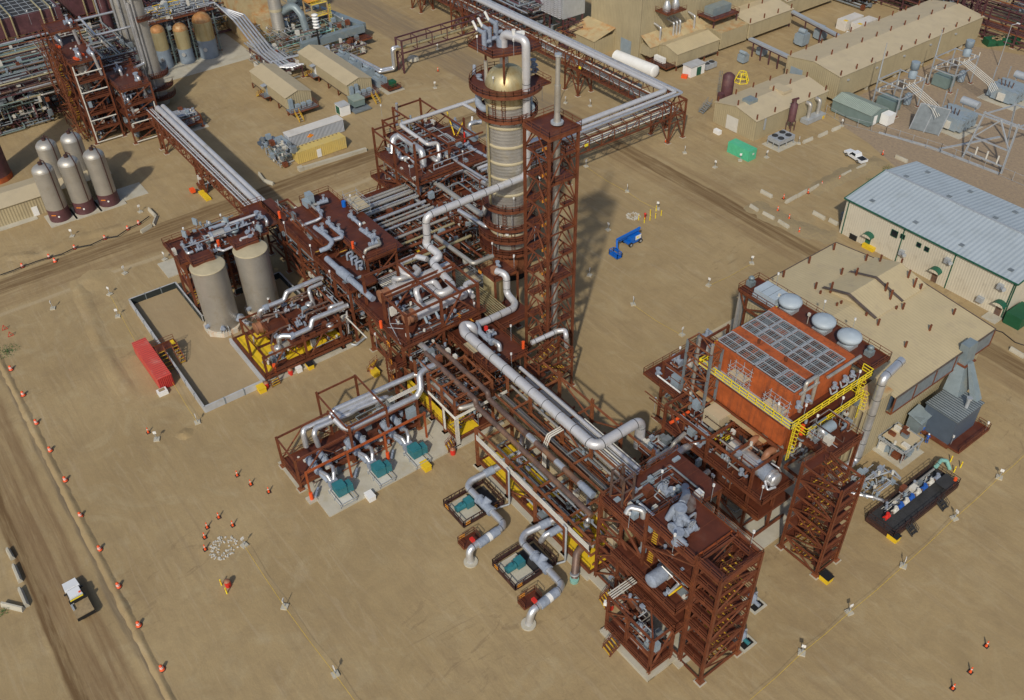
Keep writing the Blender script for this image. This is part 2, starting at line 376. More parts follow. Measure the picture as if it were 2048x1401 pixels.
def sand_material(name,bands=(),lanes=None,tint=None,gravel=0.0):
    m = bpy.data.materials.new(name);m.use_nodes = True;N = m.node_tree.nodes;L = m.node_tree.links;b = N['Principled BSDF'];b.inputs['Roughness'].default_value = 0.95;b.inputs['Specular IOR Level'].default_value = 0.2
    geo = N.new('ShaderNodeNewGeometry');P = geo.outputs['Position'];sx = N.new('ShaderNodeSeparateXYZ');L.new(P,sx.inputs[0]);X,Y = sx.outputs[0],sx.outputs[1]
    col = nmix(N,L,nnoise(N,L,P,0.035,4),(0.345,0.252,0.128),(0.425,0.318,0.168))
    col = nmix(N,L,nmath(N,L,'MULTIPLY',nnoise(N,L,P,0.16,8,0.7,1.5,lo=0.45,hi=0.75),0.55),col,(0.27,0.20,0.11))
    col = nmix(N,L,nmath(N,L,'MULTIPLY',nnoise(N,L,P,0.09,6,0.65,3.0,lo=0.52,hi=0.7),0.5),col,(0.44,0.355,0.21))
    # sweeping tyre marks in several directions
    for rot,sc,amt,dist in ((0.1,0.3,0.30,2.5),(0.9,0.25,0.35,3.0),(-0.7,0.3,0.38,3.5),(1.57,0.35,0.32,2.0)):
        t = nnoise(N,L,P,sc,4,0.6,dist,mapscale=(0.1,1.0,1.0),rot=rot,lo=0.48,hi=0.72)
        zone = nnoise(N,L,P,0.045,2,0.5,0.0,mapscale=(1,1,1),rot=rot + 2.0,lo=0.45,hi=0.62)
        col = nmix(N,L,nmath(N,L,'MULTIPLY',nmath(N,L,'MULTIPLY',t,zone),amt),col,(0.245,0.175,0.10))
    for rot,sc in ((0.5,0.4),(-1.1,0.35)):
        t = nnoise(N,L,P,sc,4,0.6,3.0,mapscale=(0.1,1.0,1.0),rot=rot,lo=0.58,hi=0.72)
        col = nmix(N,L,nmath(N,L,'MULTIPLY',t,0.3),col,(0.48,0.385,0.25))
    # broad damp and scuffed areas with ragged edges
    dm = nmath(N,L,'MULTIPLY',nnoise(N,L,P,0.028,9,0.72,1.0,lo=0.53,hi=0.66),nnoise(N,L,P,0.5,6,0.7,lo=0.3,hi=0.6))
    col = nmix(N,L,nmath(N,L,'MULTIPLY',dm,0.5),col,(0.235,0.165,0.09))
    rg = nmath(N,L,'MULTIPLY',nnoise(N,L,P,0.22,7,0.75,4.5,mapscale=(1,0.35,1),rot=1.1,lo=0.56,hi=0.62),nnoise(N,L,P,0.03,3,0.5,lo=0.5,hi=0.6))
    col = nmix(N,L,nmath(N,L,'MULTIPLY',rg,0.45),col,(0.21,0.15,0.085))
    # fine grit
    col = nmix(N,L,nmath(N,L,'MULTIPLY',nnoise(N,L,P,3.0,6,0.8,lo=0.4,hi=0.7),0.22),col,(0.22,0.16,0.10))
    if tint:col = nmix(N,L,tint[1],col,tint[0])
    if gravel:col = nmix(N,L,nmath(N,L,'MULTIPLY',nnoise(N,L,P,1.4,8,0.85,lo=0.42,hi=0.62),gravel),col,(0.17,0.135,0.12))
    V = {'x':X,'y':Y}
    wob = nmath(N,L,'MULTIPLY',nmath(N,L,'SUBTRACT',nnoise(N,L,P,0.05,3,lo=0.0,hi=1.0),0.5),2.4)
    for ax,c,w,soft,cc,amt in bands:
        fib = nnoise(N,L,P,1.1,5,0.7,0.3,mapscale=(0.05,1,1) if ax == 'y' else (1,0.05,1),lo=0.25,hi=0.6)
        k = nmath(N,L,'MULTIPLY',band(N,L,nmath(N,L,'ADD',V[ax],wob),c,w,soft),nmath(N,L,'MULTIPLY',fib,amt))
        col = nmix(N,L,k,col,cc)
    L.new(col,b.inputs['Base Color'])
    hn = nnoise(N,L,P,0.8,8,0.75,lo=0,hi=1);hs = nnoise(N,L,P,0.5,4,0.6,1.0,mapscale=(0.4,0.8,1),rot=0.7,lo=0,hi=1)
    bp = N.new('ShaderNodeBump');bp.inputs['Strength'].default_value = 0.3;bp.inputs['Distance'].default_value = 0.25
    L.new(nmath(N,L,'ADD',hn,hs),bp.inputs['Height']);L.new(bp.outputs[0],b.inputs['Normal'])
    MATS[name] = m;return m
WET = (0.155,0.095,0.045);DAMP = (0.21,0.135,0.07)
sand_material('sand')
sand_material('haul_road_mat',bands=[('y',-81.6,0.5,0.7,WET,1.2),('y',-79.4,0.9,0.9,DAMP,0.9),('y',-76.6,0.7,0.9,DAMP,0.8),('y',-73.4,0.3,0.7,(0.16,0.125,0.085),0.9)])
sand_material('cross_road_mat',bands=[('x',-78.0,1.0,0.9,WET,0.95),('x',-75.3,0.8,0.8,WET,0.85),('x',-71.5,1.6,1.2,DAMP,0.55),('x',-67.5,0.3,0.6,(0.45,0.36,0.23),0.8)])
sand_material('east_road_mat',bands=[('y',65.7,0.9,0.7,WET,0.95),('y',63.6,0.6,0.6,WET,0.85),('y',60.8,1.0,1.0,DAMP,0.5),('y',69.0,0.6,1.0,DAMP,0.4)])
sand_material('north_road_mat',bands=[('y',61.5,4.2,2.0,(0.22,0.165,0.11),0.75),('y',66.0,2.5,2.0,(0.23,0.18,0.12),0.6)])
sand_material('gravel_yard_mat',tint=((0.36,0.275,0.19),0.75),gravel=0.6)
sand_material('berm_floor_mat',tint=((0.36,0.275,0.17),0.55))
sand_material('verge_mat',tint=((0.33,0.27,0.15),0.5),gravel=0.35)
# gently uneven ground, one sheet out to the horizon
g = MB('sand');S = 900
import bisect
def axis(lo,hi,step):
    a = [-1500,-900,-500,lo - 60];x = lo
    while x <= hi:a.append(x);x += step
    return a + [hi + 60,500,900,1500]
xs = axis(-190,110,6);ys = axis(-110,170,6)
g.add([(x,y,0) for y in ys for x in xs],[(j * len(xs) + i,j * len(xs) + i + 1,(j + 1) * len(xs) + i + 1,(j + 1) * len(xs) + i) for j in range(len(ys) - 1) for i in range(len(xs) - 1)])
struct('ground',g)
def sheet(name,x0,y0,x1,y1,matn,z=0.004):
    b = MB(matn);b.add([(x0,y0,z),(x1,y0,z),(x1,y1,z),(x0,y1,z)],[(0,1,2,3)]);return struct(name,b)
sheet('haul_road',-200,-86,120,-71.5,'haul_road_mat',0.008)
sheet('cross_road',-82,-71.5,-66.5,56,'cross_road_mat')
sheet('east_road',-66,58,120,71,'east_road_mat',0.008)
sheet('north_road',-260,52,-66,70,'north_road_mat',0.006)
gy = MB('gravel_yard_mat');gp = [(-25,121),(-18,113.5),(-8,111),(4,106),(20,104),(150,103),(150,196),(-10,186),(-25,180)];gy.add([(x,y,0.006) for x,y in gp],[tuple(range(9))]);struct('gravel_yard',gy)
# windrow (ridge of graded earth) beside the haul road, raised verges
def ridge(name,pts,w,h,matn='sand',seed=1):
    r = random.Random(seed);b = MB(matn);vs = [];n = 0
    P = [Vector((*p,0)) for p in pts];rows = []
    for a,c in zip(P[:-1],P[1:]):
        k = max(2,int((c - a).length / 1.2))
        for i in range(k):rows.append((a + (c - a) * (i / k),(c - a).normalized()))
    rows.append((P[-1],(P[-1] - P[-2]).normalized()))
    for i,(p,d) in enumerate(rows):
        s = Vector((-d.y,d.x,0));e = min(1,i / 3,(len(rows) - 1 - i) / 3)
        ww = w * (0.8 + 0.4 * r.random());hh = h * e * (0.6 + 0.8 * r.random())
        for t,z in ((-1,-0.02),(-0.6,0.35),(-0.2,0.95),(0.15,1.0),(0.55,0.4),(1,-0.02)):vs.append(p + s * (t * ww) + Vector((0,0,z * hh if z > 0 else z)))
    m = len(rows)
    b.add(vs,[(i * 6 + j,i * 6 + j + 1,(i + 1) * 6 + j + 1,(i + 1) * 6 + j) for i in range(m - 1) for j in range(5)],True)
    return struct(name,b)
ridge('windrow',[(-60,-72.9),(60,-72.9)],0.7,0.28)
ridge('windrow_inner',[W((150,560))[:2],W((185,640))[:2],W((200,690))[:2],W((262,800))[:2]],1.6,0.22,seed=3)
ridge('earth_berm',[W(B1(0,700))[:2],W(B1(300,690))[:2],W(B1(560,560))[:2],W(B1(900,480))[:2],W(B1(1090,380))[:2]],1.8,0.25,seed=4)
ridge('road_verge',[W(B4(0,290))[:2],W(B4(200,400))[:2],W(B4(370,480))[:2],W(B4(640,560))[:2]],3.0,0.3,'verge_mat',seed=5)
ridge('kerb_verge',[W((1620,385))[:2],W((1700,345))[:2],W((1765,320))[:2]],2.4,0.5,'verge_mat',seed=6)
def pile(name,q,r,h,matn='sand',seed=1,flat=1.0):
    rr = random.Random(seed);p = W(q);b = MB(matn);vs = [(p.x,p.y,h)];n = 18;m = 4
    for j in range(1,m + 1):
        for i in range(n):
            t = 2 * math.pi * i / n;q_ = r * j / m * (0.85 + 0.3 * rr.random());z = h * (math.cos(j / m * math.pi) * 0.5 + 0.5) * (0.8 + 0.4 * rr.random()) if j < m else -0.02
            vs.append((p.x + q_ * math.cos(t),p.y + q_ * math.sin(t) * flat,z))
    b.add(vs,[(0,1 + i,1 + (i + 1) % n) for i in range(n)] + [(1 + (j - 1) * n + i,1 + j * n + i,1 + j * n + (i + 1) % n,1 + (j - 1) * n + (i + 1) % n) for j in range(1,m) for i in range(n)],True)
    return struct(name,b)
pile('sand_mound',C1(1400,715),1.6,0.35,'sand',2)
pile('sand_heap',(188,560),4.0,0.3,'sand',8)
# ================================================================ kit for the process modules
def columns(T,pts,w=0.34,matn='oxide',foot=True):
    for x,y,z0,z1 in pts:
        b = MB(matn);b.ibeam((x,y,z0),(x,y,z1),w)
        if foot and z0 < 0.5:
            b.use('rust_beam');b.box(x - 0.45,y - 0.45,0,x + 0.45,y + 0.45,0.25);b.use('concrete');b.box(x - 0.6,y - 0.6,0,x + 0.6,y + 0.6,0.12)
        T.part('column',b)
def beams(T,segs,w=0.28,matn='oxide',name='frame'):
    b = MB(matn)
    for p,q in segs:b.ibeam(p,q,w * 0.7,w)
    T.part(name,b)
def gridsegs(xs,ys,zs):
    s = []
    for z in zs:
        for y in ys:
            s.append(((xs[0],y,z),(xs[-1],y,z)))
        for x in xs:s.append(((x,ys[0],z),(x,ys[-1],z)))
    return s
def braces(T,segs,w=0.16,matn='oxide',name='bracing'):
    b = MB(matn)
    for p,q in segs:b.bar(p,q,w)
    T.part(name,b)
def deck(T,x0,y0,x1,y1,z,rails='',holes=(),matn='oxide_deck',t=0.22,name='deck',seams=True):
    """floor plate with fascia, seam lines and joists; rails is a string of sides: w (x0), e (x1), s (y0), n (y1)"""
    b = MB(matn);rects = [(x0,y0,x1,y1)]
    for hx0,hy0,hx1,hy1 in holes:
        new = []
        for a0,b0,a1,b1 in rects:
            if hx1 <= a0 or hx0 >= a1 or hy1 <= b0 or hy0 >= b1:new.append((a0,b0,a1,b1));continue
            if hx0 > a0:new.append((a0,b0,hx0,b1))
            if hx1 < a1:new.append((hx1,b0,a1,b1))
            m0,m1 = max(a0,hx0),min(a1,hx1)
            if hy0 > b0:new.append((m0,b0,m1,hy0))
            if hy1 < b1:new.append((m0,hy1,m1,b1))
        rects = new
    for r in rects:b.box(r[0],r[1],z - 0.05,r[2],r[3],z)
    b.use('oxide')
    for p,q in (((x0,y0),(x1,y0)),((x1,y0),(x1,y1)),((x1,y1),(x0,y1)),((x0,y1),(x0,y0))):
        b.bar((*p,z - 0.05 - t / 2),(*q,z - 0.05 - t / 2),0.14,t)
    if seams:
        k = int((x1 - x0) / 2.4)
        for r in rects:
            for i in range(1,k + 1):
                x = x0 + (x1 - x0) * i / (k + 1)
                if r[0] < x < r[2]:b.box(x - 0.025,r[1] + 0.05,z,x + 0.025,r[3] - 0.05,z + 0.012)
    T.part(name,b)
    S = {'w':((x0,y0),(x0,y1)),'e':((x1,y0),(x1,y1)),'s':((x0,y0),(x1,y0)),'n':((x0,y1),(x1,y1))}
    for c in rails:
        r = MB('oxide');p,q = S[c];r.rail([(*p,z),(*q,z)]);T.part('guardrail',r)
def railpart(T,pts,matn='oxide',h=1.1,name='guardrail',t=0.065,step=1.9):
    r = MB(matn);r.rail(pts,h=h,t=t,step=step);T.part(name,r)
def stair(T,p,q,w=0.95,matn='oxide',tread='stair_yellow',name='stair',rails=True,side=None):
    p,q = Vector(p),Vector(q);d = (q - p);h = Vector((d.x,d.y,0));n = Vector((-h.y,h.x,0)).normalized() if h.length > 0.01 else Vector((1,0,0))
    b = MB(matn)
    for s in (-1,1):
        b.bar(p + n * (s * w / 2),q + n * (s * w / 2),0.07,0.26)
        if rails:
            for hh in (1.0,0.55):b.bar(p + n * (s * w / 2) + Vector((0,0,hh)),q + n * (s * w / 2) + Vector((0,0,hh)),0.055)
            for t in (0.02,0.5,0.98):
                c = p + d * t + n * (s * w / 2);b.bar(c,c + Vector((0,0,1.0)),0.055)
    k = max(3,int(abs(d.z) / 0.33));hd = h.normalized()
    for i in range(k):
        c = p + d * ((i + 0.5) / k)
        b.use(matn).cbox(c,0.28,w,0.04,math.atan2(hd.y,hd.x));b.use(tread)
        b.cbox(c + hd * 0.10 * (1 if d.z < 0 else -1) + Vector((0,0,0.03)),0.15,w,0.035,math.atan2(hd.y,hd.x))
    T.part(name,b)
def lamp_pole(T,p,h=2.6):
    b = MB('galv');p = Vector(p);b.tube(p,p + Vector((0,0,h)),0.035,6);b.use('lamp_white');b.tube(p + Vector((0,0,h - 0.05)),p + Vector((0,0,h + 0.28)),0.17,8);T.part('lamp',b)
def valve(T,p,s=1.0,ax='x',matn='blanket',parent=None,wheel=True,name='valve'):
    """insulated valve in a padded jacket: body, flanges, bonnet and handwheel"""
    b = MB(matn);p = Vector(p);e = {'x':Vector((1,0,0)),'y':Vector((0,1,0)),'z':Vector((0,0,1))}[ax]
    b.tube(p - e * 0.8 * s,p + e * 0.8 * s,0.42 * s,10);b.tube(p - e * 0.85 * s,p - e * 0.6 * s,0.58 * s,10);b.tube(p + e * 0.6 * s,p + e * 0.85 * s,0.58 * s,10)
    u = Vector((0,0,1)) if ax != 'z' else Vector((1,0,0));b.tube(p,p + u * 0.95 * s,0.36 * s,10,0.30 * s);b.tube(p + u * 0.9 * s,p + u * 1.25 * s,0.2 * s,8)
    if wheel:
        b.use('galv');b.tube(p + u * 1.2 * s,p + u * 1.55 * s,0.05 * s,6);c = p + u * 1.5 * s;k = 10;a1 = Vector((1,0,0)) if ax != 'z' else Vector((0,0,1));a2 = Vector((0,1,0))
        for i in range(k):
            t0,t1 = 2 * math.pi * i / k,2 * math.pi * (i + 1) / k
            b.bar(c + a1 * (0.38 * s * math.cos(t0)) + a2 * (0.38 * s * math.sin(t0)),c + a1 * (0.38 * s * math.cos(t1)) + a2 * (0.38 * s * math.sin(t1)),0.06 * s)
        b.bar(c - a1 * 0.38 * s,c + a1 * 0.38 * s,0.05 * s);b.bar(c - a2 * 0.38 * s,c + a2 * 0.38 * s,0.05 * s)
    return T.part(name,b,parent=parent)
def bundle(T,p,q,n,gap,r,matn='galv',name='cable_tray'):
    """n parallel small lines side by side (conduit or tray)"""
    p,q = Vector(p),Vector(q);d = (q - p).normalized();up = Vector((0,0,1)) if abs(d.z) < 0.9 else Vector((0,1,0));a = d.cross(up).normalized();b = MB(matn)
    for i in range(n):o = a * ((i - (n - 1) / 2) * gap);b.tube(p + o,q + o,r,6)
    T.part(name,b)
def clutter(T,x0,y0,z0,x1,y1,z1,n,seed=1,axes='xyz',sizes=(0.06,0.1,0.16),pal=('alu_dull','galv_dark','oxide','oxide','brown_pipe','rust_beam','oxide_dark','galv','galv_dark'),boxes=0.15,name='small_piping',plane=None):
    """the uncountable tangle of small lines, trays, valves and instrument boxes inside a module"""
    r = random.Random(seed);b = MB(list(dict.fromkeys(pal)) + ['blanket','bluegrey','offwhite']);X,Y,Z = x1 - x0,y1 - y0,z1 - z0
    lv = [z0 + Z * k / max(1,int(Z / 1.3)) for k in range(int(Z / 1.3) + 1)]
    for i in range(n):
        b.use(r.choice(pal));rr = r.choice(sizes);P = Vector((x0 + X * r.random(),y0 + Y * r.random(),r.choice(lv) + 0.3 * r.random()));pts = [P];a = r.choice(axes);k = r.choice((1,1,2,3))
        for j in range(k):
            q = pts[-1].copy();a = r.choice([c for c in axes if c != a] or axes) if j else a;i_ = 'xyz'.index(a);lo,hi = ((x0,x1),(y0,y1),(z0,z1))[i_];q[i_] = lo + (hi - lo) * r.random();pts.append(q)
        pts = [p for k2,p in enumerate(pts) if k2 == 0 or (p - pts[k2 - 1]).length > 0.5]
        if len(pts) < 2:continue
        b.pipe(pts,rr,6,caps=False)
        if r.random() < 0.45:
            c = pts[0] + (pts[1] - pts[0]) * r.random();b.use(r.choice(('blanket','bluegrey','blanket','offwhite')));b.cbox(c,*( (0.25 + 0.5 * r.random()) for _ in range(3))) if r.random() < 0.4 else b.tube(c,c + Vector((0,0,0.6)),0.22,7)
    for i in range(int(n * boxes)):
        b.use(r.choice(('bluegrey','offwhite','oxide','galv_dark')));c = (x0 + X * r.random(),y0 + Y * r.random(),r.choice(lv) + 0.6);b.cbox(c,0.4 + r.random() * 0.8,0.4 + r.random() * 0.8,0.6 + r.random())
    o = T.part(name,b);o['kind'] = 'stuff';return o
def steel_clutter(T,x0,y0,z0,x1,y1,z1,n,seed=1,w=0.14,matn='oxide'):
    r = random.Random(seed);b = MB([matn,'rust_beam'])
    for i in range(n):
        b.use(matn if r.random() < 0.8 else 'rust_beam');P = Vector((x0 + (x1 - x0) * r.random(),y0 + (y1 - y0) * r.random(),z0 + (z1 - z0) * r.random()));q = P.copy();a = r.choice((0,1,0,1,2));q[a] = ((x0,x1),(y0,y1),(z0,z1))[a][r.random() < 0.5];b.bar(P,q,w)
    o = T.part('support_steel',b);o['kind'] = 'stuff';return o
def solo_pipe(pts,r,matn,label,name='pipe',n=16,bend=1.7,bands=0.0,group=None,extra=None):
    b = MB([matn,'mesh_dark']);b.pipe(pts,r,n,bend,bands=bands,bandmat='mesh_dark' if bands else None)
    if extra:extra(b)
    return solo(name,b,label,'pipe',loc=(pts[0][0],pts[0][1],0),group=group)
def tpipe(T,pts,r,matn='alu',n=12,bend=1.6,bands=0.0,name='pipe',label=None):
    b = MB([matn,'mesh_dark']);b.pipe(pts,r,n,bend,bands=bands,bandmat='mesh_dark' if bands else None);return T.part(name,b,label)
def stair_tower(name,label,x0,y0,x1,y1,top,n,along_ax='y',group=None,matn='oxide',topdeck=False,first=0.0,plates=True,back=0.0):
    T = Thing(name,label,'stair tower',((x0 + x1) / 2,(y0 + y1) / 2,0),group=group)
    columns(T,[(x,y,0,top + 0.4) for x in (x0,x1) for y in (y0,y1)],0.36,matn)
    H = (top - first) / n;zs = [first + H * (i + 1) for i in range(n)]
    segs = gridsegs((x0,x1),(y0,y1),[0.35] + zs);beams(T,segs,0.26,matn)
    b = MB(matn)
    for i,z in enumerate([first] + zs[:-1]):
        z2 = zs[i]
        if along_ax == 'y':b.bar((x1,y0,z),(x1,y1,z2),0.15) if i % 2 else b.bar((x1,y1,z),(x1,y0,z2),0.15);b.bar((x0,y0,z),(x0,y1,z2),0.13)
        else:b.bar((x0,y0,z),(x1,y0,z2),0.15) if i % 2 else b.bar((x1,y0,z),(x0,y0,z2),0.15);b.bar((x0,y1,z),(x1,y1,z2),0.13)
    T.part('bracing',b)
    L = (y1 - y0) if along_ax == 'y' else (x1 - x0);wd = (x1 - x0) if along_ax == 'y' else (y1 - y0);land = min(1.3,L * 0.2);w = min(1.0,wd * 0.27)
    def pt(u,v,z):return (x0 + v,y0 + u,z) if along_ax == 'y' else (x0 + u,y0 + v,z)
    for i,z in enumerate(zs):
        za = z - H;zm = z - H / 2;v0,v1 = wd * 0.27,wd * 0.73
        stair(T,pt(land,v0,za),pt(L - land,v0,zm),w,matn);stair(T,pt(L - land,v1,zm),pt(land,v1,z),w,matn)
        if plates:
            for (u0,u1,zz) in ((L - land,L,zm),(0,land,z)):
                a,c = pt(u0,0.1,zz),pt(u1,wd - 0.1,zz);d = MB('oxide_deck');d.box(a[0],a[1],zz - 0.08,c[0],c[1],zz);T.part('landing',d)
            a,c = pt(L - 0.1,0.1,zm),pt(L - 0.1,wd - 0.1,zm);railpart(T,[a,c],matn,1.0);a,c = pt(0.1,0.1,z),pt(0.1,wd - 0.1,z);railpart(T,[a,c],matn,1.0)
    return T
# ================================================================ 1  front module with its stair tower (bottom right of the plant)
T = Thing('process_module','dark red oxide steel module nearest the camera with vent valves on its top deck','module',(53,-16,0),group='red oxide process modules')
columns(T,[(45.2,-19.8,0,17.2),(49.2,-19.8,0,15.5),(53.2,-19.8,0,21.2),(61.0,-19.6,0,21.2),(45.2,-12.9,0,17),(49.2,-12.9,0,17),(53.4,-12.9,0,20),(60.2,-12.9,0,20),(45.2,-7.0,0,16.2),(53.4,-7.0,0,16.2)])
beams(T,gridsegs((45.2,53.2,61.0),(-19.8,-12.9),(1.2,7.4,11.4)) + gridsegs((45.2,53.2),(-19.8,-12.9,-7.0),(15.8,)) + gridsegs((53.2,61),(-19.8,-12.9),(19.7,)))
br = []
for (xa,xb) in ((45.2,49.2),(49.2,53.2)):
    for z0,z1 in ((1.2,5),(5,9.2),(9.2,12.6),(12.6,15.8)):br += [((xa,-19.85,z0),(xb,-19.85,z1)) if xa == 45.2 else ((xb,-19.85,z0),(xa,-19.85,z1))]
br += [((45.2,-19.85,z),(53.2,-19.85,z)) for z in (5,9.2,12.6)] + [((53.2,-19.85,7.5),(61,-19.85,11.4)),((53.2,-19.85,15.5),(61,-19.85,19.7)),((61,-19.8,11.4),(61,-12.9,15.5)),((61,-19.8,1.4),(61,-12.9,7.4))]
braces(T,br,0.22)
deck(T,45.2,-19.8,53.2,-6.5,16.4,'sw');deck(T,53.2,-19.6,64.8,-12.9,19.9,'wn',holes=[(61.0,-18.6,63.9,-14.2)])
railpart(T,[(61.0,-18.6,19.9),(61.0,-14.2,19.9),(63.9,-14.2,19.9)]);railpart(T,[(53.2,-19.6,19.9),(61,-19.6,19.9)]);railpart(T,[(64.8,-19.6,19.9),(64.8,-12.9,19.9)])
b = MB('rust');b.box(60.35,-19.3,19.9,60.5,-13.2,20.2);T.part('toe_plate',b,'orange rusty kerb plate across the deck')
deck(T,49.5,-21.6,60.8,-12.9,11.6,'se');deck(T,52,-21.3,61,-12.9,7.5,'se');deck(T,45.5,-19.6,52.8,-13,6.0,'')
deck(T,53.2,-19.7,61,-13,15.4,'s')
# plant on the top decks
valve(T,W(E5(830,930),21.2),1.3,'y',wheel=False);valve(T,W(E5(840,830),22.4),1.3,'z');valve(T,W(E5(930,980),20.8),1.0,'y',wheel=False);valve(T,W(E5(820,1050),20.8),1.2,'z',wheel=False)
tpipe(T,[W(E5(730,880),20.6),W(E5(790,780),22.3),W(E5(860,740),22.8)],0.45,'blanket');tpipe(T,[W(E5(815,1040),20.6),W(E5(840,900),21.6),W(E5(860,760),22.2)],0.5,'blanket')
tpipe(T,[W(E5(890,580),18.0),W(E5(900,650),21.4),W(E5(860,740),22.8)],0.5,'blanket')
tpipe(T,route(W(E5(895,885),21.6),'y',E5(990,825),'z',20.2),0.16,'alu');valve(T,W(E5(960,930),20.8),0.6,'z')
tpipe(T,[W(E5(460,735),17.6),W(E5(635,880),17.0)],0.22,'alu');tpipe(T,[W(E5(340,830),17.2),W(E5(370,770),18.0),W(E5(500,800),18),W(E5(500,870),17)],0.4,'alu',label='silver pipe loop on the left deck')
b = MB('bluegrey');c = W(E5(415,840),17.3);b.cbox(c,0.8,0.8,1.0);T.part('instrument_box',b)
b = MB('lamp_white');c = W(E5(1015,655),17.8);b.cbox(c,0.9,0.9,1.2);T.part('instrument_box',b)
valve(T,W(E5(700,610),17.3),1.0,'x');valve(T,W(E5(760,640),17.0),0.9,'z',wheel=False)
for q,z,h in ((E5(358,965),16.4,2.6),(E5(1498,1140),19.9,2.6),(E5(660,560),16.4,2.4),(E5(1128,720),16.4,3.0),(E5(770,1190),19.9,3.0),(E5(768,720),16.4,2.4),(E5(1590,700),13.0,2.4)):lamp_pole(T,W(q,z),h)
tpipe(T,route(W(E1(480,20),16.2),'y',E1(455,40),'z',E1(430,300)),0.17,'alu')
# level 11.6: the grey vessel and its piping
b = MB(['blanket','alu']);c = W(E1(600,420),13.0);b.tube(c - Vector((0,1.6,0)),c + Vector((0,0.4,0)),0.95,16);b.head(c - Vector((0,1.6,0)),(0,-1,0),0.95,0.4);b.use('alu');b.tube(c + Vector((0,0.4,0)),c + Vector((0,1.5,0)),0.8,16);b.head(c + Vector((0,1.5,0)),(0,1,0),0.8,0.4);T.part('drum',b)
tpipe(T,[W(E1(610,350),14.3),W(E1(760,500),12.9),W(E1(795,465),12.9)],0.13,'alu');tpipe(T,[W(E1(760,495),12.7),W(E1(660,590),12.2)],0.2,'alu');tpipe(T,[W(E1(780,520),12.2),W(E1(670,600),12.2)],0.12,'yellow')
valve(T,W(E1(655,575),12.3),0.5,'y')
clutter(T,46,-19,1.5,60,-13.3,6.8,60,11);clutter(T,46,-19.2,12,52.8,-7.5,15.6,60,12);clutter(T,53.6,-19,12,60.5,-13.2,15.2,40,13);clutter(T,53.6,-19,8,60.5,-13.2,11.2,40,14)
clutter(T,46,-18.8,16.5,53,-9,17.6,22,15,boxes=0.3,axes='xy');clutter(T,60.3,-13.2,7,61,-12.5,19,8,16,axes='z');steel_clutter(T,45.5,-19.5,2,60.5,-13,15,70,17)
b = MB('shell_tan');b.lathe([(1.35,0),(1.35,10.5)],(48.6,-16.6,1.6),20);b.dome((48.6,-16.6,12.1),1.35,0.7,20);T.part('drum',b,'tan upright vessel seen through the bracing')
b = MB('tan_roof_plain');b.cbox((46.9,-18.6,9.3),1.6,0.9,3.6);T.part('cabinet',b)
zc = [(45.7,-18.6),(47.8,-18.6),(47.8,-16.8),(45.7,-16.8)]
columns(T,[(x,y,16.4,21.4) for x,y in zc],0.24,'brown_pipe',foot=False);beams(T,[((*zc[i],z),(*zc[(i + 1) % 4],z)) for i in range(4) for z in (18.8,21.3)],0.2,'brown_pipe');braces(T,[((*zc[i],16.6),(*zc[(i + 1) % 4],18.8)) for i in range(4)],0.14,'rust_beam')
stair(T,W(D3(770,680),0.2),W(D3(850,590),2.0),1.6)
b = MB('concrete');b.box(44.6,-20.6,0,62,-12,0.3);T.part('foundation',b)
for i,z in enumerate((8.2,12.0,16.0)):
    stair(T,W(E1(500 - i * 2,260),12.4) + Vector((0.3 * i,0,-9 + z - 4)),W(E1(540,100),15.5) + Vector((0.3 * i,0,-12 + z - 0.6)),0.8)
# low annex in front
A = Thing('pump_shelter_frame','low open steel frame in front of the nearest module, lights on its corner','frame',(56.5,-22,0))
columns(A,[(60.3,-24.2,0,7.9),(52.4,-24.2,0,7.7),(60.3,-20.6,0,7.2),(52.4,-20.4,0,7.6),(56.0,-24.2,1.4,7.7)],0.36)
beams(A,gridsegs((52.4,60.3),(-24.2,-20.5),(1.3,7.6)) + [((52.4,-24.2,4.4),(60.3,-24.2,4.4)),((60.3,-24.2,4.4),(60.3,-20.5,4.4))],0.32)
braces(A,[((52.4,-24.25,4.4),(56,-24.25,7.6)),((60.35,-24.2,1.4),(60.35,-20.5,7.4)),((60.3,-24.2,7.6),(56,-20.5,7.6)),((52.4,-24.2,7.6),(56,-20.5,7.6))],0.2)
deck(A,52.4,-24.4,60.5,-20.4,1.5,'se');b = MB('concrete');b.box(52,-24.9,0,60.9,-20,0.55);A.part('foundation',b)
stair(A,W(D3(800,1040),0.1),W(D3(880,950),1.5),1.5)
tray = MB('offwhite');
for i in range(4):tray.bar(Vector((52.2 + i * 0.3,-24.2,8.1)),Vector((52.2 + i * 0.3,-20.2,8.1)),0.14,0.1)
A.part('cable_tray',tray)
for q,z in ((E1(525,930),3.2),(E1(440,870),3.6)):
    b = MB(['blanket','alu']);c = W(q,z);b.lathe([(0.6,-0.9),(0.6,0.4)],c,14);b.dome(c + Vector((0,0,0.4)),0.6,0.35,14);b.use('alu');b.tube(c + Vector((0.3,-0.2,-1.2)),c + Vector((0.6,-0.4,-0.4)),0.3,10);A.part('filter',b)
clutter(A,53,-23.8,1.6,60,-20.8,4.5,45,21);clutter(A,53,-23.8,6.0,57,-20.8,7.4,16,22,axes='xy')
for dy in (-0.1,0.9):
    b = MB(['oxide','lamp_white']);c = Vector((52.1,-24.3 + dy,6.2));b.bar((52.4,-24.2,6.0),c,0.1);b.use('lamp_white');b.cbox(c,0.4,0.5,0.6,0.6);A.part('floodlight',b)
STA = stair_tower('stair_tower','red oxide stair tower with yellow stair nosings at the corner nearest the camera',61.3,-19.7,64.8,-13.1,20.4,7,'y',group='steel stair towers')
STB = stair_tower('stair_tower','stair tower standing alone between the orange heater and the black pipe skid',57.2,4.1,63.3,8.3,17.0,6,'x',group='steel stair towers')
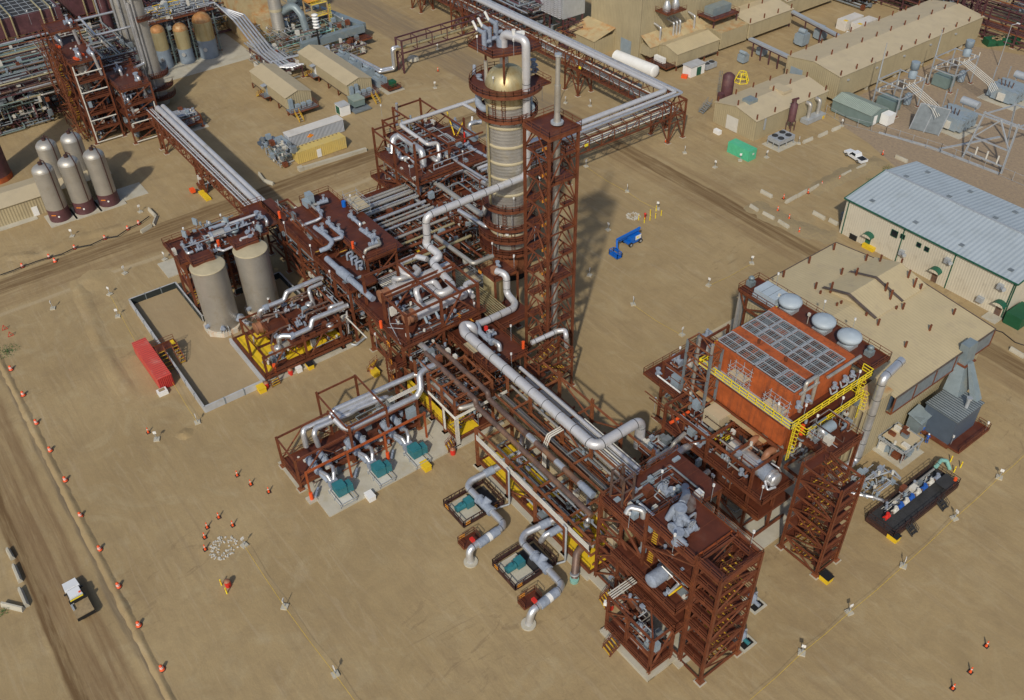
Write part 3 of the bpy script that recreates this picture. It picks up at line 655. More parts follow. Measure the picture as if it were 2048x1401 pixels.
# ================================================================ 2  pump skid behind the stair tower
for lab,q,col in (('small grey pump on a concrete pad beside the nearest stair tower',(1507,1208),'blanket'),('small pump sump with a teal motor beside the nearest stair tower',(1486,1283),'teal')):
    P = Thing('pump',lab,'pump',W(q),group=None);c = W(q)
    b = MB('concrete');b.box(c.x - 1.3,c.y - 1.2,0,c.x + 1.3,c.y + 1.2,0.18);b.use('hole_shade');b.box(c.x + 0.1,c.y - 0.9,0.18,c.x + 1.0,c.y + 0.9,0.185);P.part('pad',b)
    b = MB(['blanket','alu',col]);b.lathe([(0.5,0.2),(0.62,0.5),(0.62,1.3),(0.4,1.7),(0,1.8)],(c.x - 0.4,c.y,0),12);b.use('alu').pipe([(c.x - 0.4,c.y,1.5),(c.x - 0.4,c.y + 0.9,1.5),(c.x - 0.4,c.y + 0.9,0.2)],0.13,8);b.use(col);b.tube((c.x + 0.1,c.y,0.6),(c.x + 0.9,c.y,0.6),0.28,10);P.part('motor',b)
# ================================================================ 3  pipe rack running up-left from the front module
R = Thing('pipe_rack','long rusty steel pipe rack of cross frames between the front module and the exchanger module','pipe rack',(31,-12,0))
rows = {-20.6:8.2,-14.0:8.2,-10.4:9.6,-4.6:9.6};xsr = (18.7,26.4,32.9,39.5,44.8)
for y,h in rows.items():
    columns(R,[(x,y,0,h + (1.0 if y > -12 else 0.1)) for x in xsr[:4]],0.42,'rust_beam')
sg = []
for y,h in rows.items():
    for z in ((1.3,5.2,h) if y == -20.6 else (5.2,h)):sg.append(((18.7 if y == -20.6 else 14.5,y,z),(44.8,y,z)))
for x in xsr:sg += [((x,-20.6,7.4),(x,-14,7.4)),((x,-20.6,5.0),(x,-14,5.0)),((x,-14,5.2),(x,-10.4,5.2)),((x,-10.4,9.2),(x,-4.6,9.2)),((x,-10.4,6.0),(x,-4.6,6.0)),((x,-14,8.0),(x,-10.4,8.0))]
sg += [((x,-10.4,6.0),(x,-4.6,6.0)) for x in (15,22.5,29.6,36.2,42)]
beams(R,sg,0.32,'rust_beam')
braces(R,[((26.4,-20.65,1.4),(32.9,-20.65,5.2)),((39.5,-20.65,5.2),(44.8,-20.65,8)),((32.9,-20.65,5.2),(39.5,-20.65,8)),((18.7,-14,5.2),(26.4,-14,8.2)),((26.4,-4.55,6),(32.9,-4.55,9.4)),((18.7,-4.55,9.4),(26.4,-4.55,6)),((39.5,-4.55,6),(44.8,-4.55,9.4)),((18.7,-10.4,1),(26.4,-10.4,5.2)),((32.9,-10.4,5.2),(26.4,-10.4,9.2))],0.2,'rust_beam')
# yellow equipment decks under the rack
b = MB('yellow')
for x0,x1 in ((19.2,28.6),(30.2,31.6),(36.0,44.6)):b.box(x0,-20.2,1.35,x1,-13.4,1.45)
R.part('floor_plate',b,'yellow floor plates under the rack')
deck(R,18.7,-20.6,44.8,-13.2,1.3,'s');b = MB('concrete');b.box(18.2,-21.1,0,45,-4,0.25);R.part('foundation',b)
for i in range(4):tpipe(R,[(44.8,-20.95,7.4 - i * 0.3),(19.2,-20.95,7.4 - i * 0.3)],0.07,'offwhite',8,name='conduit')
for x,h in ((27.4,7.2),(40.3,7.2)):tpipe(R,[(x - 0.4,-21.2,h),(x + 0.3,-21.3,h),(x + 0.5,-21.5,0.3),(x - 0.4,-24.6 if x < 30 else -24,0.25)],0.16,'galv',8,name='conduit')
# main rack lines, deck level 6 between rows 3 and 4 and beside row 3
for i in range(7):tpipe(R,[(28 if i else 13,-10.0 + i * 0.42,9.45),(45.5,-10.0 + i * 0.42,9.45)] if i < 6 else [(28,-10.0 + 6 * 0.42,9.45),(40,-10.0 + 6 * 0.42,9.45)],0.13,'offwhite' if i % 2 == 0 else 'alu',8)
for i in range(5):tpipe(R,[(13,-9.8 + i * 1.0,6.5),(46,-9.8 + i * 1.0,6.5)],0.3 if i % 2 else 0.2,'alu_dull' if i != 2 else 'oxide',10)
for i in range(3):tpipe(R,[(13,-13.6 + i * 0.95,5.7),(45,-13.6 + i * 0.95,5.7)],0.36,'shell_tan' if i < 2 else 'alu_dull',10)
b = MB(['tan_roof_plain','mesh_dark'])
for x in range(0,9):b.box(21 + x * 2.7,-9.6,5.3,23.5 + x * 2.7,-5.2,5.36)
R.part('walkway_plate',b)
b = MB('tan_roof_plain');b.box(27.5,-13.6,0.3,33.5,-11,5.0);b.box(34.2,-13.6,0.3,41.5,-11,5.0);R.part('cladding',b,'tan clad wall panels under the rack')
for k in range(3):
    y = -16.6 + k * 0.0;tpipe(R,[(26.9 + 0.35 * k,-11.2,9.2),(26.9 + 0.35 * k,-13.6,9.2),(26.9 + 0.35 * k,-14.3,7.6),(26.9 + 0.35 * k,-14.4,7.4),(26.9 + 0.35 * k,-14.5,2)],0.12,'offwhite',8,name='conduit')
for x in (22.3,37.9):  # elbows from the pumps under the yellow plates
    tpipe(R,[(x - 1.5,-13.5,4.2),(x + 1.6,-16.5,4.2),(x + 1.6,-16.6,1.5)],0.42,'alu');valve(R,(x + 1.6,-16.6,2.6),0.8,'z',wheel=False)
clutter(R,19,-20,1.6,44.5,-14,3.4,46,31);clutter(R,14,-13.8,5.4,45,-10.6,7.0,16,32,axes='xxy',boxes=0.02);clutter(R,14,-10,1.0,45,-5,5.2,40,33)
# the two bare brown lines and the big grey line on top
a0 = W((790,745),8.2);
solo_pipe([W(F8(1500,100),8.6),W(F8(1650,260),8.4)] if False else route(Vector((1.0,-17.9,9.6)),'x',E4(245,1120),'dz',-1.2,'x',F6(1215,915)),0.42,'brown_pipe','bare brown pipe along the rack, the one nearer the camera',bands=0,extra=lambda b:None)
pts2 = route(Vector((1.0,-15.6,9.8)),'x',E4(330,1085),'dz',-1.2,'x',F6(1180,740))
def silver_rings(b):
    b.use('alu')
    for q in (F6(575,190),F6(860,445),F6(1100,660)):
        c = along(pts2[-2],'x',q);b.tube(c - Vector((0.9,0,0)),c + Vector((0.9,0,0)),0.48,16)
    b.use('blanket');b.tube(pts2[-1] - Vector((2.2,0,0)),pts2[-1] + Vector((0.3,0,0)),0.55,14)
solo_pipe(pts2,0.42,'brown_pipe','bare brown pipe with silver collars along the rack, the one farther from the camera',extra=silver_rings)
bigz = 10.9
s0 = W(E4(130,490),bigz);bp = route(s0,'x',(1193,892),'y',(1287,848),'dz',-5.5)
bp[0] = s0;start = [s0 + Vector((-1.4,1.6,-3.0)),s0 + Vector((-1.4,1.6,0.2)),s0 + Vector((-1.2,0,0.2))]
solo_pipe([s0 + Vector((-0.2,2.0,-3.2)),s0 + Vector((-0.4,2.0,0)),s0 + Vector((-1.6,0.9,0)),s0 + Vector((0.2,0,0))] + bp[1:],0.78,'alu_white','thick pale grey pipe lying along the rack with a U bend toward the orange heater',bands=3.2,bend=2.0,n=20)
solo_pipe(route(W(E4(655,820),9.9),'x',E5(560,470)),0.3,'alu_white','slim pale grey pipe running along the far edge of the rack')
solo_pipe(route(W(E5(530,195),6.6),'x',E5(770,400)) ,0.6,'alu','short silver pipe from the big U bend down to the heater deck')
# ================================================================ 4  fired heater, its decks, exchanger bay, tan building behind
H = Thing('fired_heater','big rust orange heater box with grey louvre panels on its roof and yellow walkways','heater',(44,14,0))
X0,X1,Y0,Y1,ZR,ZW = 37.0,51.0,8.3,20.7,22.0,18.0
b = MB('rust');b.box(X0,Y0,ZW - 0.1,X1,Y1,ZR);b.box(X0 + 0.5,Y0 + 0.6,12.2,X1 - 0.3,Y1 - 0.4,ZW - 0.1);b.box(X0 + 1,Y0 + 1.2,8.0,X1 - 1,Y1 - 1,12.2)
for x in (X0 + 4.6,X0 + 9.3):b.box(x - 0.06,Y0 - 0.05,ZW,x + 0.06,Y0,ZR)
T_ = b;T_p = H.part('casing',b)
b = MB('rust');b.box(X0 - 0.1,11.7,ZR,X1 + 0.1,13.4,ZR + 0.32);b.box(X0 - 0.1,19.3,ZR,X1 + 0.1,Y1 + 0.1,ZR + 0.32);b.box(X0 - 0.1,Y0 - 0.1,ZR,X1 + 0.1,Y0 + 0.25,ZR + 0.2);H.part('roof_plate',b)
b = MB('oxide')
for y in (12.5,):
    for x in (41.2,46.0):b.box(x - 0.15,y - 0.15,ZR + 0.3,x + 0.15,y + 0.15,ZR + 1.1)
for x in (41.5,45.5):b.box(x,11.9,ZR + 0.32,x + 0.05,13.4,ZR + 0.34)
H.part('roof_stub',b)
def louvre(x0,y0,x1,y1):
    b = MB(['galv','rust','mesh_dark','brown_pipe']);z = ZR + 0.38
    b.use('mesh_dark').box(x0,y0,ZR + 0.02,x1,y1,ZR + 0.05)
    b.use('galv')
    for y in (y0,y1,(y0 + y1) / 2):b.box(x0,y - 0.05,z - 0.15,x1,y + 0.05,z)
    for x in (x0,x1):b.box(x - 0.07,y0,z - 0.15,x + 0.07,y1,z)
    k = int((x1 - x0) / 0.3)
    for i in range(1,k):
        x = x0 + (x1 - x0) * i / k;b.use('brown_pipe' if rnd.random() < 0.45 else 'galv_dark');b.bar((x,y0,z - 0.2),(x,y1,z - 0.2),0.1,0.16)
    for i in range(1,8):
        y = y0 + (y1 - y0) * i / 8;b.use('galv');b.box(x0,y - 0.018,z - 0.04,x1,y + 0.018,z - 0.01)
    r = random.Random(int(x0 * 10 + y0))
    for i in range(3):
        if r.random() < 0.6:
            xa = x0 + (x1 - x0 - 0.8) * r.random();ya = y0 if r.random() < 0.5 else (y0 + y1) / 2;b.use('rust');b.box(xa,ya + 0.1,z - 0.3,xa + 0.8,ya + (y1 - y0) * 0.45,z - 0.26)
    H.part('louvre_panel',b)
for i in range(4):louvre(X0 + 0.15 + i * 3.45,8.7,X0 + 0.15 + (i + 1) * 3.45 - 0.25,11.65)
for i in range(5):
    w = 13.7 / 5;xa = X0 + 0.15 + i * w;louvre(xa,13.5,xa + w - 0.2,16.3);louvre(xa,16.45,xa + w - 0.2,19.25)
# walkways: upper ring at z 18, lower one on the right side at z 15
b = MB(['galv','oxide_deck']);b.box(X0 - 1,Y0 - 1.5,ZW - 0.12,X1 + 1.6,Y0,ZW);b.use('oxide_deck').box(X1,Y0,ZW - 0.12,X1 + 1.6,24.0,ZW);b.box(X1,10.2,14.9,X1 + 2.0,22.5,15.0);H.part('walkway',b)
def yrail(pts,h=1.15):
    r = MB('yellow_rail');r.rail(pts,h=h,t=0.1,step=1.5);H.part('handrail',r,'yellow handrail')
yrail([(X0 - 1,Y0 - 1.5,ZW),(X1 + 1.6,Y0 - 1.5,ZW),(X1 + 1.6,24,ZW)]);yrail([(X1 + 0.1,10.2,15.0),(X1 + 2.0,10.2,15),(X1 + 2.0,22.5,15.0),(X1,22.5,15.0)]);yrail([(X0 - 0.9,Y0 - 1.4,ZW),(X0 - 0.9,Y1 + 2,ZW)]);yrail([(X1 + 1.6,24,ZW),(X1,24,ZW)]);yrail([(X0,Y1 + 0.5,ZR - 0.8),(X0,Y0,ZR - 0.8)],0.9)
def cage_ladder(T,p,z0,z1,matn='yellow_rail',d=(1,0)):
    b = MB(matn);x,y = p;nx,ny = d;tx,ty = -ny,nx
    for s in (-0.28,0.28):b.bar((x + tx * s,y + ty * s,z0),(x + tx * s,y + ty * s,z1 + 1.0),0.07)
    k = int((z1 - z0) / 0.35)
    for i in range(k):b.bar((x - tx * 0.28,y - ty * 0.28,z0 + i * 0.35),(x + tx * 0.28,y + ty * 0.28,z0 + i * 0.35),0.04)
    z = z0 + 2.1
    while z < z1 + 1.1:
        prev = None
        for j in range(9):
            t = math.pi * (j / 8) - math.pi / 2;q = (x + nx * 0.75 * math.cos(t) + tx * 0.4 * math.sin(t),y + ny * 0.75 * math.cos(t) + ty * 0.4 * math.sin(t),z)
            if prev:b.bar(prev,q,0.05)
            prev = q
        z += 0.7
    T.part('ladder',b)
cage_ladder(H,(X1 + 1.6,21.5),15,18,d=(1,0));cage_ladder(H,(X1 + 1.8,7.4),12,18,d=(1,0));cage_ladder(H,(X1 + 2.0,22.6),11,15)
# burner piping at the right end wall
for y in (16.4,18.6,20.2):valve(H,(X1 + 0.7,y,19.8),0.55,'z',wheel=False);tpipe(H,[(X1 + 0.7,y + 0.4,19.6),(X1 + 1.0,y + 0.6,18.6),(X1 + 0.8,y - 0.3,18.3),(X1 + 0.4,y - 0.4,19.3)],0.13,'galv',8)
tpipe(H,[(X1 + 0.5,21.5,ZR + 0.2),(X1 + 0.5,14.5,ZR + 0.2)],0.24,'alu_dull',10)
tpipe(H,[(X1 + 0.3,10.0,18.4),(X1 + 0.3,10.0,ZR + 1.6),(X1 + 0.3,12.3,ZR + 1.6),(X1 + 0.3,12.3,18.6)],0.28,'alu_dull',10);tpipe(H,[(X1 + 0.5,8.8,ZR + 0.4),(X1 + 0.5,12.6,ZR + 0.4)],0.2,'alu_dull',10)
for y in (9.0,10.9):valve(H,(X1 + 0.5,y,20.4),0.6,'z',wheel=False)
for p in ((X1 + 1.6,20.5,ZW),(X1 + 1.4,9.5,ZW),(X1 + 2.0,12.0,15),(X1 + 1.9,17.5,15),(X1 - 1,Y0 - 1.4,ZW)):lamp_pole(H,p,2.6)
# heater support steel, deck at 15.4 on the right, ring beams
columns(H,[(38.0,9.4,8,18),(44.5,9.4,8,18),(50.4,9.4,0,18),(50.4,20.4,0,18),(57.4,16.2,0,15.2),(57.4,10.2,0,15.2),(37.6,20.5,0,18),(30.5,20.5,0,9)],0.4)
deck(H,X1,10.2,57.6,16.6,14.2,'en',name='deck')
beams(H,gridsegs((51,57.4),(10.3,16.4),(13.6,7.0)) + [((X0,Y0 - 0.6,12.4),(X1,Y0 - 0.6,12.4)),((X0,Y0 - 0.4,10.0),(X1,Y0 - 0.4,10.0)),((X0,Y0 - 0.6,16.9),(X1,Y0 - 0.6,16.9))],0.4)
b = MB('rust');b.box(X0 - 0.5,Y0 - 0.2,12.6,X1,Y0 + 0.7,16.6);H.part('casing',b,'lower orange wall plate')
b = MB('tan_rusty');b.box(X0 - 1.0,Y0 - 1.3,12.2,X1 - 2,Y0 - 0.3,12.32);H.part('cladding',b)
dr = MB(['bluegrey','alu']);c = Vector((54.2,13.0,15.6));dr.tube(c - Vector((0,1.2,0)),c + Vector((0,1.2,0)),0.75,14);dr.use('alu').head(c - Vector((0,1.2,0)),(0,-1,0),0.7,0.35);dr.head(c + Vector((0,1.2,0)),(0,1,0),0.7,0.35);H.part('drum',dr)
valve(H,(53.0,11.5,14.9),0.6,'z',wheel=False);clutter(H,51.6,10.6,14.3,57,16.3,16.2,26,41,boxes=0.1);clutter(H,51.2,9.0,8.5,53,22,13.8,40,42)
b = MB('orange');b.tube((52.0,10.7,14.2),(52.0,10.7,15.9),0.3,8);H.part('life_ring_box',b)
# scaffold cages against the walls
def scaffold(T,x0,y0,x1,y1,z0,z1):
    b = MB(['galv','tan_roof_plain']);r = random.Random(int(x0 * 7))
    for x in (x0,(x0 + x1) / 2,x1):
        for y in (y0,y1):b.tube((x,y,z0),(x,y,z1 + r.random()),0.045,5)
    z = z0 + 0.3
    while z <= z1:
        for y in (y0,y1):b.tube((x0 - 0.3,y,z),(x1 + 0.3,y,z),0.04,5)
        for x in (x0,x1,(x0 + x1) / 2):b.tube((x,y0 - 0.3,z),(x,y1 + 0.3,z),0.04,5)
        z += 0.75
    b.use('tan_roof_plain').box(x0,y0,z1 - 1.4,x1,y1,z1 - 1.32);T.part('scaffold',b)
scaffold(H,41.2,6.9,44.0,8.2,18,21.4);scaffold(H,47.6,6.9,50.8,8.2,18,20.6);scaffold(H,53.0,10.8,54.4,12,14.2,16)
# exchanger bay in front of the heater: deck at z 8 with open frame above
E = Thing('exchanger_deck','open frame with silver drum and two orange brown elbows in front of the heater','module',(44,4,0))
columns(E,[(28.2,8.2,0,12.4),(35.2,1.8,0,12.4),(43.6,1.9,0,12.4),(51.5,2.2,0,12.4),(43.9,8.0,8,12.4),(35.0,8.0,8,12.4),(51.5,8.0,0,12.4),(53.8,4.9,0,8),(28.1,22.5,0,12.4)],0.36)
beams(E,[((28.1,8.2,12.1),(28.1,22.6,12.1)),((28.1,8.2,12.1),(35.1,8.2,12.1)),((35.1,1.8,12.1),(51.5,1.8,12.1)),((35.1,8.1,12.1),(51.5,8.1,12.1)),((35.1,1.8,12.1),(35.1,8.1,12.1)),((43.6,1.8,12.1),(43.6,8.1,12.1)),((51.5,1.8,12.1),(51.5,8.1,12.1)),((35.1,1.8,4.5),(54,1.8,4.5)),((28.2,8.2,5),(28.2,22,5)),((47.6,1.8,12.1),(47.6,8.1,12.1)),((54,1.8,4.5),(54,8.3,4.5)),((54.0,1.8,0.8),(54.0,8.3,0.8)),((35,1.8,0.8),(54,1.8,0.8))],0.36)
braces(E,[((39.8,1.75,8),(43.6,1.75,12)),((39.8,1.75,8),(36,1.75,12)),((51.6,2.0,0.5),(54,8,4.5)),((28.2,8.2,5),(28.2,14,8.8)),((28.2,8.2,9),(33,8.2,5)),((35.1,1.8,0.9),(43.6,1.8,4.5)),((51.5,1.8,0.9),(43.6,1.8,4.5))],0.2)
deck(E,43.4,1.7,54.2,8.4,8.0,'se');deck(E,34.9,1.7,43.4,8.4,8.0,'s');deck(E,25.8,6.4,34.9,20.5,9.3,'wsn');deck(E,44,1.6,54.2,8.4,5.0,'s');deck(E,35,-3.0,44.2,1.7,6.2,'w',seams=False)
b = MB('concrete');b.box(34,0.8,0,56,21,0.3);E.part('foundation',b)
d = MB(['alu','blanket','tan_head']);c0,c1 = Vector((45.4,5.2,9.9)),Vector((53.4,5.0,9.9))
d.tube(c0,c1,1.15,24);d.head(c0,(-1,0,0),1.15,0.6,24);d.tube(c1 - Vector((0.9,0,0)),c1 - Vector((0.6,0,0)),1.3,24);d.head(c1,(1,0,0),1.15,0.45,24);d.use('blanket').tube(c0 + Vector((4.6,0,0)),c1 - Vector((0.9,0,0)),1.2,24)
ex = E.part('drum',d,'silver horizontal drum with a grey padded end')
for x in (47.6,50.4):
    b = MB('tan_head');b.pipe([(x,5.8,10.8),(x,6.2,12.0),(x,7.4,12.0),(x + 0.2,7.8,11.0)],0.52,14,bend=1.3);E.part('elbow',b,'orange brown pipe elbow')
    b = MB('alu_dull');b.tube((x + 0.1,7.6,11.9),(x + 0.1,9.0,11.4),0.5,12);E.part('elbow_cap',b)
for x in (46.6,52):b = MB('oxide');b.box(x - 0.2,4.2,8,x + 0.2,6.2,9.2);E.part('saddle',b)
tpipe(E,[(52.6,3.7,10.0),(53.2,3.4,9.6),(53.6,3.2,9.4),(54.0,4.4,9.5)],0.17,'alu');tpipe(E,[(47.3,4.1,11.4),(51.5,4.0,11.4)],0.15,'alu');tpipe(E,[(51.8,5.6,11.6),(53.0,5.8,11.5),(53.0,6.4,10.4)],0.12,'alu')
valve(E,(49.0,3.2,9.0),0.6,'z',wheel=False);valve(E,(46.2,3.4,8.9),0.55,'x',matn='alu')
b = MB(['tan_roof_plain','yellow']);c = W(F5(900,1130),11.2);b.cbox(c,3.0,2.6,2.4);E.part('analyser_house',b)
b = MB('orange');b.tube(c + Vector((-1.5,-2.0,-1.8)),c + Vector((1.6,-2.0,-1.8)),0.25,10);E.part('pipe',b,'bright orange red pipe section')
b = MB('yellow_rail');b.rail([c + Vector((1.7,-1.8,-2.4)),c + Vector((1.7,1.2,-2.4))],t=0.09);b.rail([c + Vector((2.7,-1.8,-2.4)),c + Vector((2.7,1.2,-2.4))],t=0.09);E.part('handrail',b,'yellow handrail')
tpipe(E,route(W(F5(660,1230),9.4),'x',F5(800,1340)),0.4,'alu');tpipe(E,[W(C3(1130,985),8.2),W(C3(1125,930),9.6),W(C3(1300,820),9.6),W(C3(1320,780),10.4),W(C3(1400,710),10.4)],0.33,'alu_dull');tpipe(E,[W(C3(1310,960),7.2),W(C3(1310,880),8.6),W(C3(1400,820),8.6),W(C3(1450,800),7.5)],0.55,'alu',bands=0)
tpipe(E,[W(C3(1395,730),9),W(C3(1480,790),9),W(C3(1540,780),9)],0.2,'alu');valve(E,W(C3(1530,780),9),0.9,'y',wheel=False);tpipe(E,route(W(C3(1290,630),10),'y',C3(1440,560)),0.25,'orange',10)
tpipe(E,route(W(C3(1440,1090),8.2),'y',C3(1585,1000)),0.4,'alu_dull')
tpipe(E,route(W(F5(205,650),10.2),'x',F5(470,850)),0.14,'lamp_white');valve(E,W(F5(210,600),10.2),0.7,'z',wheel=False);valve(E,W(F5(440,470),10.5),1.1,'x',wheel=False);valve(E,W(F5(780,180),11.0),1.0,'y',wheel=False)
b = MB('bluegrey');c = W(F5(425,720),10.4);b.cbox(c,1.6,0.8,2.2);E.part('cabinet',b)
for q,z in ((F5(165,1070),6.5),(F5(450,480),9.3),(C3(1590,1120),6.0),(E5(1135,600),6.2)):lamp_pole(E,W(q,z),2.6)
for z0,z1,n,sd in ((1,4.4,70,43),(5.2,7.6,50,44),(8.4,11.6,46,45)):clutter(E,35.5,2.2,z0,50,8.0,z1,n,sd)
clutter(E,26.5,7,9.5,34.5,19.5,11,34,46);clutter(E,28.5,8.5,1,36,20,8.8,70,47);clutter(E,34,-3,0.6,46,1.5,6.0,80,48);clutter(E,35,-3,6.3,43,1.4,7.6,30,49,pal=('offwhite','alu','galv','alu_dull'),boxes=0.3);steel_clutter(E,30,2,1,51,9,11.5,70,50)
# pipe tower with two tall risers
PT = Thing('riser_tower','slender steel tower holding two tall grey riser pipes beside the heater','tower',(36.5,6.4,0));cs = [(34.4,5.6),(38.9,5.6),(38.9,7.8),(34.4,7.8)]
columns(PT,[(x,y,12.3,22.2) for x,y in cs],0.3,'galv_dark',foot=False);sg = [];bz = []
for k,z in enumerate((12.6,15.0,17.4,19.8,22.1)):
    for i in range(4):sg.append(((*cs[i],z),(*cs[(i + 1) % 4],z)))
    if z < 22:
        for i in range(4):
            a,c = (cs[i],cs[(i + 1) % 4]) if k % 2 else (cs[(i + 1) % 4],cs[i]);bz.append(((*a,z),(*c,z + 2.4)))
beams(PT,sg,0.2,'rust_beam');braces(PT,bz,0.13,'rust_beam')
for x,y in ((35.6,6.6),(37.8,6.9)):tpipe(PT,[(x,y,9.0),(x,y,22.8)],0.24,'alu_dull',12)
# vent platform over the building edge, three mushroom vents
V = Thing('vent_platform','long narrow steel platform carrying three round blue grey mushroom vents','platform',(39,30,0))
vx0,vx1,vy0,vy1,vz = 25.2,50.6,27.2,32.0,15.6
deck(V,vx0,vy0,vx1,vy1,vz,'wesn');columns(V,[(x,y,0,vz) for x in (27,50.2) for y in (vy0 + 0.3,)] + [(x,vy0 + 0.3,11,vz) for x in (33,39,45)],0.32);beams(V,[((vx0,vy0 + 0.3,vz - 0.5),(vx1,vy0 + 0.3,vz - 0.5)),((vx0,vy1 - 0.3,vz - 0.5),(vx1,vy1 - 0.3,vz - 0.5)),((27,vy0 + 0.3,12.5),(50,vy0 + 0.3,12.5))],0.36)
braces(V,[((27,vy0 + 0.2,12.4),(vx0 + 0.3,vy0 + 0.2,15.4)),((27,vy0 + 0.2,12.4),(33,vy0 + 0.2,15.4))],0.2)
for i,q in enumerate((E3(850,185),E3(1163,370),E3(1403,512))):
    c = W(q,vz + 2.2);b = MB(['vent_blue','galv']);z = vz
    b.use('galv').box(c.x - 1.1,c.y - 1.1,z,c.x + 1.1,c.y + 1.1,z + 0.55);b.use('vent_blue');b.lathe([(0.95,0.55),(0.95,1.1),(1.25,1.3),(1.75,1.5),(1.85,1.9),(1.7,2.2),(1.1,2.5),(0,2.62)],(c.x,c.y,z),28);V.part('mushroom_vent',b)
c = W(E3(668,100),vz + 1.6);b = MB('vent_blue');b.box(c.x - 2.2,c.y - 1.7,vz,c.x + 2.2,c.y + 1.7,vz + 0.6);b.box(c.x - 2.1,c.y - 1.6,vz + 0.6,c.x + 2.1,c.y + 1.6,vz + 1.6);b.use('mesh_dark');[b.box(c.x - 2.1 + k * 1.4 - 0.02,c.y - 1.6,vz + 1.6,c.x - 2.1 + k * 1.4 + 0.02,c.y + 1.6,vz + 1.62) for k in (1,2)];V.part('air_cooler',b)
for q in (E3(475,30),E3(1582,680)):b = MB('duct_blue');c = W(q,vz + 0.5);b.cbox(c,1.1,1.1,0.9);b.lathe([(0.35,0.4),(0.35,0.9),(0.55,1.0),(0.3,1.3),(0,1.35)],c,12);V.part('small_vent',b)
for q in (E3(1000,410),E3(1090,470),E3(725,230)):b = MB('offwhite');c = W(q,vz);b.tube(c,c + Vector((0,0,2.0)),0.05,6);b.cbox(c + Vector((0,0,1.8)),0.4,0.3,0.5);V.part('instrument',b)
for q in (E3(795,30),E3(1312,235),E3(1592,395)):lamp_pole(V,(W(q,vz).x,vy1 + 0.0,vz),2.8)
def duct(label,pts,r,matn='alu',**k):return solo_pipe(pts,r,matn,label,n=18,**k)
pz = W(C4(700,960),2.0);top = along(Vector((pz.x,pz.y + 1.5,0)),'z',C4(985,300))
P0 = W((1712,922),1.6);ztop = along(P0,'z',C4(985,285)).z
duct('thick silver duct dropping from the vent platform end to the ground',[(P0.x - .2,P0.y - 4,1.8),(P0.x,P0.y,1.8),(P0.x,P0.y,ztop),(P0.x - .6,P0.y + 5,ztop + 0.2)],0.62,bend=1.8,bands=2.6)
duct('slim silver duct at the left end of the tan building under the vent platform',[(26.8,29.0,14.8),(24.8,28.8,14.8),(24.8,28.8,0.3)],0.42,bend=1.5);duct('second slim silver duct at the left end of the tan building',[(27.0,29.8,14.9),(24.9,29.8,14.9),(24.9,29.8,0.3)],0.3,bend=1.5)
# tan building
B = Thing('tan_building','large tan clad building with low gable roof and raised ridge vent right of the heater','building',(38,42,0))
bx0,bx1,by0,by1,be,bzr,rx = 23.4,53.7,29.6,55.4,11.8,13.4,37.6
b = MB('tan_clad');b.box(bx0 + 0.3,by0 + 0.2,0,bx1 - 0.2,by1 - 0.2,be - 0.1);b.add([(bx0 + 0.3,by1 - 0.2,be - 0.1),(bx1 - 0.2,by1 - 0.2,be - 0.1),(rx,by1 - 0.2,bzr - 0.1)],[(0,1,2)]);b.add([(bx0 + 0.3,by0 + 0.2,be - 0.1),(bx1 - 0.2,by0 + 0.2,be - 0.1),(rx,by0 + 0.2,bzr - 0.1)],[(0,1,2)]);B.part('wall',b)
b = MB('tan_roof_y');b.slab((bx0,by0,be),(rx,by0,bzr),(rx,by1,bzr),(bx0,by1,be),0.12);b.slab((rx,by0,bzr),(bx1 + 0.8,by0,be - 0.1),(bx1 + 0.8,by1,be - 0.1),(rx,by1,bzr),0.12);B.part('roof',b)
b = MB('trim_brown')
for p,q in (((bx0,by0,be),(bx0,by1,be)),((bx1 + 0.8,by0,be - 0.1),(bx1 + 0.8,by1,be - 0.1)),((bx0,by1,be),(rx,by1,bzr)),((rx,by1,bzr),(bx1 + 0.8,by1,be - 0.1))):b.bar(p,q,0.16,0.2)
B.part('roof_edge',b)
for (ya,yb,dz) in ((41.2,48.0,0.0),(48.2,55.0,0.25)):
    b = MB(['tan_roof_y','trim_brown']);za = 13.2 + dz * 0.3;zb = 14.6 + dz * 0.6;xl,xr,xm = 31.6,42.0,36.4
    b.slab((xl,ya,za),(xm,ya,zb),(xm,yb,zb),(xl,yb,za),0.1);b.slab((xm,ya,zb),(xr,ya,za - 0.1),(xr,yb,za - 0.1),(xm,yb,zb),0.1)
    b.use('trim_brown');b.bar((xl,ya,za),(xm,ya,zb),0.5,0.2);b.bar((xm,ya,zb),(xr,ya,za - 0.1),0.5,0.2);b.use('tan_roof_plain');b.box(xl + 0.4,ya + 0.3,12,xr - 0.4,yb,13.1);b.add([(xl + 0.4,ya + 0.3,13.1),(xr - 0.4,ya + 0.3,13.1),(xm,ya + 0.3,zb - 0.1)],[(0,1,2)])
    B.part('ridge_vent',b)
